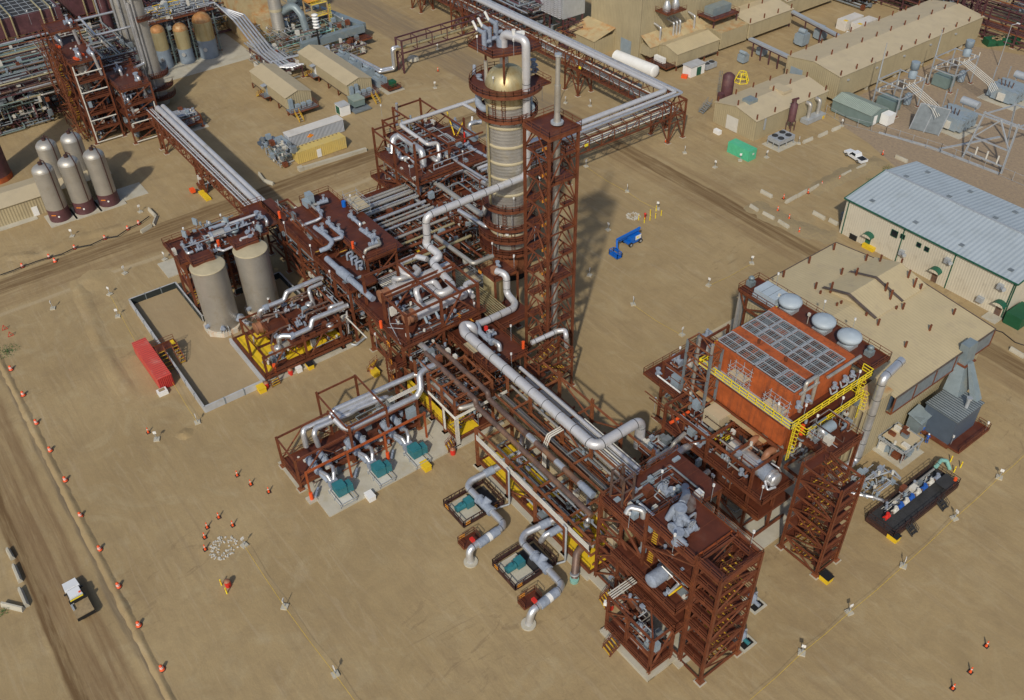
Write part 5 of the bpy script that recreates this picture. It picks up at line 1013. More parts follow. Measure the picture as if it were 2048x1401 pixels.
# pipe rows behind (toward the column)
PR = Thing('pipe_rack','pipe rack with many parallel lines between the middle module and the column','pipe rack',(-33,0,0))
columns(PR,[(x,y,0,9.6) for x in (-47,-40,-32,-24) for y in (-7,0,5.5)],0.36);beams(PR,gridsegs((-47,-40,-32,-24,-16),(-7,0,5.5),(8.6,5.5)),0.3)
braces(PR,[((-24,-7,5.5),(-24,0,8.6)),((-24,0,5.5),(-24,5.5,8.6)),((-32,-7,5.5),(-24,-7,8.6))],0.2)
for i,(x,r,mt) in enumerate(((-46.2,0.3,'alu_dull'),(-45.2,0.34,'alu_dull'),(-44.0,0.22,'alu'),(-43.2,0.36,'alu_dull'),(-41.8,0.2,'alu'),(-41.0,0.3,'alu_dull'),(-38.4,0.34,'alu'),(-36.8,0.22,'alu_dull'),(-35.6,0.32,'alu_dull'),(-34.2,0.22,'alu'),(-30.6,0.3,'alu_dull'),(-28.2,0.26,'shell_tan'),(-26.6,0.3,'oxide'),(-22.6,0.3,'shell_tan'))):tpipe(PR,[(x,-8.4,9.2),(x,7.5,9.2)],r,mt,10)
clutter(PR,-47,-7,1,-17,5.5,8.2,220,81);steel_clutter(PR,-47,-7,1,-17,5.5,8.2,100,82);deck(PR,-52,-6.5,-47,6,6.5,'w',seams=False);deck(PR,-49,-8.5,-38,-5.2,9.4,'n',seams=False)
for i in range(12):tpipe(PR,[(-20.2 + i * 0.42,-14.6,10.2),(-20.2 + i * 0.42,-8.2,10.2)],0.1,'offwhite' if i % 3 else 'alu',6)
for i in range(10):tpipe(PR,[(-9.5 + i * 0.0 - 8,-4 + i * 0.42,8.8),(-1,-4 + i * 0.42,8.8)],0.12,'shell_tan',6)
b = MB('yellow');b.box(-27,-2.2,7.5,-23.5,-1.6,7.6);PR.part('beam',b)
scaffold(PR,-17,-3,-12,2.5,5,8.6);b = MB('tan_roof_plain');b.box(-24,1.5,0,-12,9,0.4);b.box(-20,5,0.4,-14,5.3,4);PR.part('apron',b)
solo_pipe([W(B2(1400,540),11),W(B2(1690,750),10.5),W(B2(1840,690),10.5)],0.42,'alu_dull','dull silver bent pipe below the column, between lattice frames',bend=1.6)
solo_pipe([W(B2(1580,345),12.2),W(B2(1790,470),11.6),W(B2(1860,455),11.4)],0.4,'alu','silver bent pipe entering the column above its lower ring',bend=1.6)
solo_pipe([W(B2(1430,150),12.4),W(B2(1770,395),12.4),W(B2(1790,260),14.6)],0.5,'alu_dull','dull silver pipe rising beside the column',bend=1.6)
# ---------------------------------------------------------------- small vessel with deck on top
sv = Thing('vessel','short golden silver vessel with a square deck on top and a rusty skirt platform','vessel',(-7.2,1.6,0));vx,vy = -7.4,1.7
b = MB('shell_tan');b.lathe([(1.75,6.0),(1.8,6.3),(1.8,11.0),(1.65,11.6),(1.2,12.0)],(vx,vy,0),28);sv.part('shell',b)
b = MB('band');b.lathe([(1.83,6.25),(1.86,6.3),(1.83,6.5)],(vx,vy,0),28,caps=False);sv.part('band',b)
b = MB('rust');b.lathe([(1.9,0),(1.75,5.9)],(vx,vy,0),24);sv.part('skirt',b)
deck(sv,-8.8,0.0,-4.6,4.8,12.3,'wesn');b = MB('oxide_deck');b.lathe([(1.9,5.0),(3.0,5.0),(3.0,5.25),(1.9,5.25)],(vx,vy,0),24,caps=False);b.lathe([(1.9,2.0),(3.6,2.0),(3.6,2.25),(1.9,2.25)],(vx,vy,0),24,caps=False);sv.part('ring_platform',b)
railpart(sv,[(vx + 3.5 * math.cos(t),vy + 3.5 * math.sin(t),2.25) for t in [i * math.pi / 8 for i in range(17)]]);
b = MB('tan_head');c = W(F2(310,1130),13.0);b.tube(c - Vector((0,0,0.7)),c + Vector((0,0,0.4)),0.7,14);sv.part('nozzle',b);columns(sv,[(vx - 1.6,vy + 3.4,0,12.2),(vx + 2.8,vy + 3.2,0,12.2),(vx + 2.8,vy - 1.6,0,12.2)],0.3)
valve(sv,W(F2(340,1080),13.4),0.7,'z',wheel=False);lamp_pole(sv,W(F2(490,1120),12.3),2.6);b = MB('orange_gate');k = W(F2(180,1150),12.9);b.cbox(k,0.8,0.06,0.6,0.1);sv.part('safety_gate',b)
# ================================================================ 6  column and lattice tower
cx,cy = -19.4,14.3
CO = Thing('column','tall banded grey and gold column with ring platforms and a domed golden top','column',(cx,cy,0));R0 = 3.7
b = MB('rust_beam');b.lathe([(3.6,0),(3.3,6.4)],(cx,cy,0),36);CO.part('skirt',b,'dark rusty skirt');b = MB('hole_shade');b.lathe([(3.62,0.02),(3.63,1.2)],(cx,cy,0),36,caps=False);CO.part('skirt_foot_shade',b)  # near-black band paints the shadow around the skirt foot as colour
b = MB('shell');b.lathe([(3.3,6.4),(3.3,17.4),(R0,18.6),(R0,35.6)],(cx,cy,0),40);CO.part('shell',b)
b = MB('shell_tan');b.lathe([(R0,35.6),(R0,38.2)],(cx,cy,0),40,caps=False);b.lathe([(max(0.0,R0 * math.cos(t)) ** .7 * R0 ** .3,38.2 + 3.6 * math.sin(t)) for t in [i * math.pi / 20 for i in range(11)]],(cx,cy,0),40);CO.part('dome',b,'shiny golden dome')
for z in (10.4,15.6,18.9,22.2,25.2,28.4,32.0,35.8):
    b = MB('band');b.lathe([(R0 + 0.02,z - 0.3),(R0 + 0.16,z - 0.2),(R0 + 0.16,z + 0.2),(R0 + 0.02,z + 0.3)],(cx,cy,0),40,caps=False);CO.part('band',b)
def ring(z,r,a0=0.0,a1=2 * math.pi,r0=R0,fas=0.9,n=36):
    b = MB(['oxide_deck','oxide']);b.lathe([(r0,z - 0.1),(r,z - 0.1),(r,z),(r0,z)],(cx,cy,0),n,False,False,a0,a1);b.use('oxide').lathe([(r,z - 0.35),(r + 0.05,z - 0.35),(r + 0.05,z + 0.2),(r,z + 0.2)],(cx,cy,0),n,False,False,a0,a1);o = CO.part('ring_platform',b)
    k = max(6,int(r * (a1 - a0) / 1.3));pts = [(cx + r * math.cos(a0 + (a1 - a0) * i / k),cy + r * math.sin(a0 + (a1 - a0) * i / k),z) for i in range(k + 1)];railpart(CO,pts,step=1.3,t=0.075)
    b = MB('oxide')
    for i in range(10):t = a0 + (a1 - a0) * (i + 0.5) / 10;b.bar((cx + r0 * math.cos(t),cy + r0 * math.sin(t),z - 1.3),(cx + (r - 0.2) * math.cos(t),cy + (r - 0.2) * math.sin(t),z - 0.15),0.12)
    CO.part('bracket',b)
ring(34.0,5.3);ring(38.9,6.3,math.radians(150),math.radians(395));ring(16.2,5.0);ring(10.2,5.9);ring(7.2,5.8);ring(12.2,5.0,math.radians(200),math.radians(380))
b = MB(['oxide_deck']);b.box(cx - 0.6,cy + 3.5,38.1,cx + 3.8,cy + 6.6,38.2);CO.part('deck',b);railpart(CO,[(cx + 3.8,cy + 3.6,38.2),(cx + 3.8,cy + 6.6,38.2),(cx - 0.6,cy + 6.6,38.2)])
# top deck over the dome
tz = 45.2
c1 = W(F1(160,350),tz);c2 = W(F1(610,400),tz);c3 = W(F1(815,340),tz);c4 = W(F1(800,230),tz);c5 = W(F1(300,150),tz)
tx0,tx1,ty0,ty1 = c1.x - 1.6,c2.x,c1.y,c3.y
poly = [(cx - 4.2,cy - 4.6),(cx + 2.4,cy - 4.4),(cx + 4.2,cy + 1.0),(cx + 4.2,cy + 4.2),(cx + 1.8,cy + 5.4),(cx - 2.0,cy + 4.8),(cx - 6.2,cy - 1.0)]
b = MB('oxide_deck');b.prism(poly,tz - 0.25,tz);CO.part('deck',b);r = MB('oxide');r.rail([(*p,tz) for p in poly],h=1.15,t=0.08,close=True);CO.part('guardrail',r)
for x,y in ((cx - 2.4,cy - 2.4),(cx + 2.4,cy - 2.2),(cx + 2.6,cy + 2.4),(cx - 2.6,cy + 2.2)):b = MB('oxide');b.bar((x,y,37.0),(x,y,tz),0.28);CO.part('post',b)
for i,(q,q2) in enumerate((((265,320),(165,105)),((320,285),(235,60)),((390,215),(315,30)))):
    p = W(F1(*q),tz);b = MB(['blanket','lamp_white']);b.tube(p,p + Vector((0,0,3.1)),0.42,12);b.tube(p + Vector((0,0,1.2)),p + Vector((0.2,1.1,1.2)),0.34,10);b.tube(p + Vector((0,0,2.7)),p + Vector((-0.5,-1.0,3.5)),0.34,10);b.use('lamp_white').tube(p + Vector((-0.5,-1.0,3.4)),p + Vector((-0.9,-1.5,4.8)),0.22,10);CO.part('relief_valve',b)
ov = MB(['alu_white','mesh_dark','blanket']);
a = Vector((rx_,15.6,46.5));ov.pipe([Vector((cx,cy - 0.4,42.5)),Vector((cx,cy - 0.4,47.4)),Vector((-14.8,15.0,47.4)),Vector((-14.8,15.0,41))],0.7,20,1.6);ov.use('blanket').tube((cx - 0.4,cy - 0.4,45),(cx - 0.4,cy - 0.4,46.6),0.95,16);CO.part('outlet_pipe',ov,'thick pipe arching out of the dome top')
b = MB('lamp_white');p = W(F1(650,150),tz + 2.2);b.tube(p - Vector((0.7,0,0.2)),p + Vector((0.5,0.1,0.2)),0.45,14);CO.part('light',b);b = MB(['lamp_white','yellow_rail']);p = W(F1(580,230),tz + 1.6);b.tube(p,p + Vector((0,0,1.9)),0.22,10,0.35);CO.part('light',b)
for q,z in ((F1(205,640),38.8),(F1(790,470),39.6),(F1(800,520),38.9)):valve(CO,W(q,z),0.9,'z',wheel=False)
tpipe(CO,[W(F1(155,490),40.0),W(F1(150,700),37.6)],0.3,'blanket');tpipe(CO,[Vector((cx - 2.2,cy - 2.6,42.6)),Vector((cx - 2.2,cy - 2.6,38.2))],0.32,'alu_dull')
tpipe(CO,[W(F1(205,770),37.2),W(F1(195,900),35.6),W(F1(250,965),34.9),W(F1(330,950),34.9)],0.62,'blanket',bend=2);tpipe(CO,[W(F1(800,740),36.5),W(F1(755,800),35.5),W(F1(750,960),34.5)],0.5,'alu_dull')
b = MB(['bluegrey']);p = W(F1(750,930),35.0);b.tube(p,p + Vector((0.7,-0.5,0)),0.9,16);CO.part('manway',b)
b = MB(['oxide','bluegrey']);
for (r_,z0,z1,a,wd) in ((R0 + 0.03,37.2,39.8,math.radians(-52),0.8),):b.lathe([(R0 + 0.04,z0),(R0 * 0.86,z0 + 1.9)],(cx,cy,0),4,True,False,a - 0.12,a + 0.12)
CO.part('patch',b)
for q,z in ((F1(272,615),38.0),(F1(635,610),37.8),(F1(735,585),38.0)):b = MB('alu_dull');p = W(q,z);b.tube(p,p + (p - Vector((cx,cy,p.z))).normalized() * 0.7,0.45,12);CO.part('nozzle',b)
b = MB('red');p = W(F1(370,770),38.2);b.tube(p,p + Vector((0,0,1.3)),0.2,8);CO.part('fire_extinguisher',b);b = MB('lamp_white');p = W(F1(470,700),38.4);b.cbox(p,0.7,0.5,0.9);CO.part('instrument_box',b)
def cladder(a,z0,z1):
    t = math.radians(a);cage_ladder(CO,(cx + (R0 + 0.25) * math.cos(t),cy + (R0 + 0.25) * math.sin(t)),z0,z1,'oxide',(math.cos(t),math.sin(t)))
cladder(-45,33.8,38.2);cladder(-50,10.4,16.2);cladder(-28,7.3,10.2);cladder(-70,34,37.5)
for a,z0,z1,r_,mt in ((-92,16.5,36,0.22,'shell_tan'),(-96,16.5,34,0.16,'alu_dull'),(-70,7,16,0.12,'alu'),(-30,12,16,0.1,'alu')):t = math.radians(a);tpipe(CO,[(cx + (R0 + 0.4) * math.cos(t),cy + (R0 + 0.4) * math.sin(t),z0),(cx + (R0 + 0.4) * math.cos(t),cy + (R0 + 0.4) * math.sin(t),z1)],r_,mt,8)
for q,z in ((F2(488,600),16.2),(F2(370,850),10.2),(F2(295,1000),7.2),(F2(488,1120),5),(F1(362,790),38.2),(F1(190,355),tz),(F1(580,385),tz),(F1(885,880),33.6)):lamp_pole(CO,W(q,z),2.6)
b = MB('lamp_white');p = W(F2(425,790),11.6);b.cbox(p,0.6,0.15,1.6,0.9);CO.part('sign_board',b,'white notice board');b = MB('offwhite');p = W(F2(425,510),17.0);b.cbox(p,0.8,0.8,0.9);CO.part('instrument_box',b)
# lattice tower
LT = Thing('lattice_tower','tall red lattice tower with a grey stack inside, beside the column','tower',(5.1,4.2,0));lx0,lx1,ly0,ly1 = 2.3,8.0,1.5,6.9
columns(LT,[(x,y,0,44) for x in (lx0,lx1) for y in (ly0,ly1)],0.38);lv = [0.6,4.9,9.3,13.7,18.1,22.6,27.2,31.5,35.9,40.2,43.6]
beams(LT,gridsegs((lx0,lx1),(ly0,ly1),lv[1:]),0.22);bz = []
for i,(a,c) in enumerate(zip(lv[:-1],lv[1:])):
    mxx,myy = (lx0 + lx1) / 2,(ly0 + ly1) / 2
    for y in (ly0,ly1):bz += [((lx0,y,c),(mxx,y,a)),((lx1,y,c),(mxx,y,a))] if False else [((lx1,y,a),(mxx,y,c)),((lx0,y,a),(mxx,y,c))] 
    for x in (lx0,lx1):bz += [((x,ly0,a),(x,myy,c)),((x,ly1,a),(x,myy,c))]
braces(LT,bz,0.17)
for i,z in enumerate(lv[1:-1]):
    big = i % 4 == 3
    deck(LT,lx0 + 0.3,ly0 + 0.4,lx0 + 1.5,ly1 - 0.4,z,'e',seams=False,t=0.12);deck(LT,lx1 - (3.2 if big else 1.2),ly1 - (4.2 if big else 2.2),lx1 - 0.2,ly1 - 0.3,z,'es',seams=False,t=0.12)
    stair(LT,(lx0 + 2.2,ly0 + 0.8,z - 4.2),(lx0 + 2.2,ly1 - 1.4,z - 2.1),0.7,'oxide','oxide')
    b = MB('orange_gate');b.cbox((lx0 + 3.4,ly0 + 1.0,z + 0.7),0.08,0.8,0.5);LT.part('safety_gate',b)
deck(LT,lx0 - 0.2,ly0 - 0.2,lx1 + 0.3,ly1 + 0.3,43.9,'wesn',t=0.5)
b = MB(['alu_dull','galv']);sx_,sy_ = 5.6,4.9;b.tube((sx_,sy_,2),(sx_,sy_,43.8),0.52,16);b.use('galv').tube((sx_,sy_,44.2),(sx_,sy_,44.5),0.95,16);b.use('alu_dull').tube((sx_,sy_,44.5),(sx_,sy_,46.0),0.55,14,0.4);b.tube((sx_,sy_,46),(sx_,sy_,50),0.44,12);b.tube((sx_,sy_,50),(sx_,sy_,54.2),0.34,12);b.use('galv').tube((sx_,sy_,54.2),(sx_,sy_,54.5),0.5,12);LT.part('stack',b,'slender grey vent stack')
for q in (F2(720,440),F2(865,575),F2(890,860),F2(855,1040),F2(675,890)):lamp_pole(LT,W(q,24) if q[1] < 430 else W(q,17.5),3)
# ================================================================ 7  module behind the column (upper middle)
UM = Thing('process_module','module left of the column with fat silver pipe bends above its deck','module',(-50,17,0),group='red oxide process modules')
ux = (-58,-50,-41.6);uy = (8,14.2,20,26.5)
columns(UM,[(-58,8,0,17.2),(-50,8,0,16.8),(-41.6,8,0,20.2),(-62,12.6,0,16),(-65,17,0,16.4),(-65,24,0,16.4),(-50,14.2,0,16),(-44,17.4,0,16.2),(-51.5,26.3,0,16.2),(-58,20,0,16),(-44,26,0,13)],0.38)
beams(UM,[((-58,8,16.6),(-41.6,8,16.6)),((-58,8,16.6),(-58,14,16.6)),((-62,12.6,15.7),(-50,12.6,15.7)),((-65,17,16),(-65,24,16)),((-65,24,16),(-44,24,16)),((-65,17,16),(-44,17.4,16)),((-41.6,8,16.6),(-41.6,17,16.6)),((-44,17.4,16),(-44,26,16)),((-50,12.6,16),(-50,17.4,16)),((-62,12.6,15.7),(-62,17,15.7))] + gridsegs((-58,-50,-41.8),(8,17.4,26.4),(11.0,8,4.6)),0.34)
braces(UM,[((-58,7.95,4.8),(-60.5,7.95,0)),((-58,8,5),(-50,8,8)),((-50,8,8),(-41.6,8,4.8)),((-58,8,11.2),(-54,8,16)),((-65,24,11.6),(-60,24,16)),((-55,24,16),(-60,24,11.6)),((-41.7,8,8),(-41.7,17,11)),((-41.7,8,4.6),(-41.7,14,8))],0.2)
deck(UM,-57.5,7.6,-50,27,11.5,'ws');deck(UM,-50,7.6,-42.2,18.6,11.5,'se');deck(UM,-50,18.6,-41.6,27.6,11.5,'en');deck(UM,-60.5,7.4,-40,14,5.0,'wse');deck(UM,-64,14,-57.5,26,11.2,'wn');deck(UM,-42,10,-30,20,7.0,'e',seams=False)
b = MB('concrete');b.box(-62,6.6,0,-38,28,0.3);UM.part('foundation',b)
sil = dict(bend=1.7,n=18)
solo_pipe([W(E8(235,690),12.0),W(E8(250,520),14.6),W(E8(320,490),14.8),W(E8(560,660),14.8),W(E8(590,930),9.8),W(E8(640,985),9.6),W(E8(1010,850),9.6),W(E8(1200,980),9.2),W(E8(1265,1010),9.2)],0.72,'alu','fat silver pipe bending over the edge of the module left of the column',**sil)
solo_pipe([W(E8(300,640),12.2),W(E8(330,745),12.2),W(E8(440,730),12.2),W(E8(490,790),11.8)],0.5,'alu','short silver S bend on the deck left of the column',**sil)
solo_pipe([W(E8(1140,105),17.6),W(E8(930,175),17.6),W(E8(320,375),17.2),W(E8(500,505),16.0),W(E8(620,590),15.4),W(E8(730,570),15.2),W(E8(750,740),12.6),W(E8(720,770),12.4),W(E8(650,720),12.2)],0.42,'alu_white','light blue grey line crossing above the module toward the column',bend=1.5,n=14)
solo_pipe([W(E8(940,165),17.6),W(E8(1000,150),17.6),W(E8(1150,235),17.4)],0.36,'alu_white','short light branch from the line above the module',n=12)
solo_pipe([W(E8(880,730),12.2),W(E8(960,790),12.2),W(E8(1270,980),12.0)],0.28,'alu','slim silver line running to the column foot platform',n=12);valve(UM,W(E8(910,730),12.2),0.8,'x',wheel=False);valve(UM,W(E8(820,680),12.4),0.8,'z',wheel=False)
tpipe(UM,[W(E8(1020,590),12.2),W(E8(1150,660),12.2),W(E8(1260,720),12.2)],0.32,'blanket');valve(UM,W(E8(1060,610),12.3),1.0,'x',wheel=False);valve(UM,W(E8(920,370),12.6),1.2,'x',wheel=False);tpipe(UM,[W(E8(880,340),12.6),W(E8(1000,440),12.6)],0.4,'blanket')
b = MB(['bluegrey','alu']);p = W(E8(1090,490),12.6);b.tube(p - Vector((1.4,0,0)),p + Vector((1.4,0,0)),0.95,16);b.use('alu').pipe([p + Vector((-0.5,0,0.8)),p + Vector((-0.5,0,2.4)),p + Vector((-0.5,1.8,2.4))],0.45,12);UM.part('drum',b);tpipe(UM,[W(E8(1090,360),13.6),W(E8(1200,345),13.6)],0.5,'alu');tpipe(UM,[W(E8(1100,290),13.6),W(E8(1100,370),12.4)],0.22,'lamp_white')
for q0,q1 in ((E8(830,240),E8(910,490)),(E8(1000,350),E8(935,495)),(E8(440,400),E8(460,470))):b = MB('yellow');b.bar(W(q0,15),W(q1,11.8),0.22);UM.part('warning_bar',b,'yellow black chequered brace')
tpipe(UM,[W(E8(285,145),17.5),W(E8(290,320),13.5)],0.3,'alu');b = MB('red');p = W(E8(1022,560),11.6);b.tube(p,p + Vector((0,0,2.2)),0.2,8);UM.part('fire_extinguisher',b)
tpipe(UM,route(W(E8(160,770),9.0),'x',E8(590,1060)),0.5,'alu_dull');b = MB(['galv','alu_dull']);p = W(E8(630,1080),7.0);b.tube(p - Vector((2.4,0,0)),p,1.0,16);b.head(p,(1,0,0),1.0,0.4);UM.part('drum',b)
tpipe(UM,[W(E8(700,1010),9.4),W(E8(1000,1200),9.2),W(E8(1240,1360),9.0)],0.42,'alu_dull');tpipe(UM,[W(E8(480,1170),8.0),W(E8(640,1300),8.0),W(E8(860,1240),8.0)],0.42,'alu')
for q in (E8(435,950),E8(600,560),E8(1005,790),E8(605,620),E8(740,850),E8(130,290)):lamp_pole(UM,W(q,11.5),2.6)
for a in ((-57,8.4,5.2,-42,16.8,10.6,130,91),(-57,17,5,-42,26,10.8,60,92),(-57,9,11.6,-43,26,13.2,46,93),(-58,8.4,0.5,-42,26,4.6,60,94),(-41,8,1,-24,20,8.8,160,95),(-64,15,11.3,-58,25,13.5,26,96)):clutter(UM,*a)
steel_clutter(UM,-57,8.2,1,-42,26,11,90,97);steel_clutter(UM,-40,6,1,-24,20,9,60,98)
stair(UM,W(E8(110,1160),3.0),W(E8(190,1080),5.0),1.6)
# ================================================================ 8  pump skid with three teal motors
PS = Thing('pump_skid','open steel frame with big silver pipes feeding three teal pumps on a pale concrete pad','module',(4,-34,0))
b = MB('concrete');b.box(6.6,-43.6,0,13.6,-20.9,0.22);PS.part('pad',b);b = MB('concrete');b.box(-1.0,-44.8,0,6.6,-23,0.1);PS.part('pad',b)
columns(PS,[(0.2,-44.4,0,6.4),(6.2,-44.4,0,6.4),(0.2,-35.6,0,6.6),(6.4,-35.2,0,8.0),(-3.0,-35.6,6,8.2),(-3.0,-28.8,0,8.0),(6.0,-28.6,0,8.0),(6.4,-23.4,0,6.4),(0.0,-23.4,0,6.4)],0.34)
columns(PS,[(-3.0,-35.6,0,6.2)],0.3)
beams(PS,[((0.2,-44.4,6.2),(0.2,-35.6,6.2)),((6.2,-44.4,6.2),(6.2,-23.4,6.2)),((0.2,-44.4,6.2),(6.2,-44.4,6.2)),((-3.0,-35.6,7.8),(6.4,-35.6,7.8)),((-3,-28.7,7.8),(6.2,-28.7,7.8)),((-3,-35.6,7.8),(-3,-28.7,7.8)),((6.4,-35.6,7.8),(6.4,-28.7,7.8)),((0.2,-44.4,0.9),(6.2,-44.4,0.9)),((6.2,-44.4,0.9),(6.2,-23.4,0.9)),((6.2,-44.4,2.6),(6.2,-23.4,2.6)),((0.2,-44.4,0.9),(0.2,-23.4,0.9)),((0,-23.4,6.2),(6.4,-23.4,6.2)),((0.2,-35.6,6.2),(6.4,-35.6,6.2))],0.3)
braces(PS,[((0.2,-44.4,1.6),(0.2,-40,6)),((0.2,-35.6,1.6),(0.2,-40,6)),((6.25,-44.4,1.6),(6.25,-40,6)),((6.25,-35.6,1.6),(6.25,-40,6)),((0.3,-44.5,1.0),(6.2,-44.5,2.6))],0.18)
deck(PS,0.2,-44.4,6.3,-23.4,1.5,'sw');clutter(PS,0.5,-43.5,0.3,7.4,-24,1.3,50,101);clutter(PS,4.0,-43,1.5,6.4,-24,2.6,26,102,sizes=(0.05,0.08));clutter(PS,0.5,-33,1.6,4,-24,4.5,20,103)
b = MB('greygreen');c = W(C2(1225,560),3.2);b.cbox(c,0.9,1.4,1.9);PS.part('cabinet',b);b = MB('bluegrey');b.cbox(c,1.2,1.6,2.0);PS.part('cabinet',b)
pk = dict(bend=2.0,n=18)
def sp(lab,pts,r,m_='alu',**k):return solo_pipe(pts,r,m_,lab,**{**pk,**k})
zt = 6.9
sp('silver pipe feeding the near pump, left of its pair',[W(F8(318,760),2.6),W(F8(290,640),5.2),W(F8(300,600),5.6),W(F8(530,505),5.6),W(F8(560,440),6.6),W(F8(1260,130),6.9),W(F8(1330,130),6.9)],0.45)
sp('silver pipe feeding the near pump, right of its pair',[W(F8(425,755),2.6),W(F8(385,650),5.2),W(F8(400,600),5.6),W(F8(600,515),5.6),W(F8(700,470),5.8),W(F8(760,430),5.8),W(F8(980,340),5.8),W(F8(1030,325),5.8),W(F8(1035,420),3.0)],0.42)
sp('silver pipe between the paired lines, turning down to the middle pump',[W(F8(540,500),6.0),W(F8(660,440),6.0),W(F8(900,330),6.0),W(F8(935,330),6.0),W(F8(950,440),3.2)],0.4)
sp('large silver pipe crossing the pump skid and rising to the yellow bay',[W(F8(570,520),7.0),W(F8(640,590),6.4),W(F8(690,605),6.4),W(F8(1290,320),6.4),W(F8(1320,250),7.6),W(F8(1310,130),9.0),W(F8(1350,90),9.2),W(F8(1480,30),9.2),W(E6(1180,860),9.2),W(E6(1000,700),9.0)],0.52)
for i in range(4):tpipe(PS,[(4.6 + 0.22 * i,-27.5,7.5),(4.6 + 0.22 * i,-20.8,7.5)],0.07,'offwhite',6,name='conduit')
for k,(q,lab) in enumerate(((F8(610,1130),'teal pump motor nearest the camera on the pale pad'),(F8(950,960),'middle teal pump motor on the pale pad'),(F8(1265,800),'teal pump motor nearest the yellow bay on the pale pad'))):
    c = W(q,1.6);x,y = c.x,c.y
    P = Thing('pump',lab,'pump',(x,y,0.22),group='teal pumps on the pale pad')
    b = MB(['teal','mesh_dark']);b.cbox((x,y,1.7),1.9,1.5,1.5);b.cbox((x,y,2.5),1.5,1.7,0.15);b.cbox((x - 0.2,y,0.95),1.9,1.1,0.6);[b.box(x - 0.9 + i * 0.3,y - 0.78,1.0,x - 0.84 + i * 0.3,y + 0.78,2.4) for i in range(7)];P.part('motor',b)
    b = MB('teal');b.cbox((x + 0.2,y + 1.35,1.5),1.3,1.0,1.4);P.part('terminal_box',b)
    b = MB(['galv','offwhite']);b.use('offwhite').box(x - 1.9,y - 1.0,0.22,x + 2.0,y + 1.0,0.5);b.use('galv');[b.bar((x + a,y + s_,0.25),(x + a,y + s_,1.1),0.09) for a in (-1.2,0.4,2.4) for s_ in (-1.3,1.3)];[b.bar((x - 1.2,y + s_,1.0),(x + 2.4,y + s_,1.0),0.09) for s_ in (-1.3,1.3)];b.bar((x + 2.4,y - 1.3,1.0),(x + 2.4,y + 1.3,1.0),0.09);b.bar((x + 2.4,y - 1.3,0.5),(x + 2.4,y + 1.3,0.5),0.09);P.part('guard_frame',b)
    b = MB(['blanket','alu']);b.cbox((x - 1.9,y - 0.1,1.3),1.0,1.3,1.6);b.tube((x - 2.4,y - 0.6,1.6),(x - 4.4,y - 1.0,2.2),0.4,10);b.tube((x - 4.4,y - 1.0,2.2),(x - 7.0,y - 1.2,2.6),0.62,12);b.tube((x - 5.6,y - 1.1,2.4),(x - 5.6,y - 1.1,3.4),0.5,10);b.tube((x - 4.6,y + 0.9,2.2),(x - 7.4,y + 0.7,2.8),0.55,12);b.use('alu');b.pipe([(x - 1.9,y + 0.1,1.9),(x - 2.4,y + 0.5,2.8),(x - 3.4,y + 0.9,2.8),(x - 4.6,y + 0.9,2.3)],0.3,10,1.5);b.pipe([(x - 1.9,y - 0.4,1.9),(x - 2.6,y - 0.5,2.6),(x - 4.6,y - 1.0,2.3)],0.3,10,1.5);P.part('casing',b,'grey padded pump casing with silver pipes')
    valve(P,(x - 5.4,y + 0.85,2.4),0.85,'x');valve(P,(x - 6.6,y - 1.2,2.6),0.95,'x')
    b = MB('blanket');b.bar((x - 2.8,y - 2.2,0.9),(x - 1.4,y - 3.4,0.9),0.3);b.bar((x - 2.1,y - 2.8,0.25),(x - 2.1,y - 2.8,1.2),0.25);P.part('strainer',b)
GA = Thing('gantry','rust orange lifting gantry beam on four posts over the teal pumps','gantry',(9,-34,0));gx = 9.0
b = MB('rust');b.ibeam((gx,-44.2,6.0),(gx + 0.3,-23.6,6.0),0.26,0.32);GA.part('beam',b)
for y in (-44.1,-37.3,-30.9,-23.7):b = MB(['rust','concrete','orange']);b.ibeam((gx,y,0.2),(gx,y,6.0),0.26);b.use('concrete').box(gx - 0.7,y - 0.7,0,gx + 0.7,y + 0.7,0.35);b.use('orange').tube((gx + 0.1,y,0.35),(gx + 0.1,y,1.7),0.3,8) if y in (-44.1,-30.9) else None;GA.part('post',b)
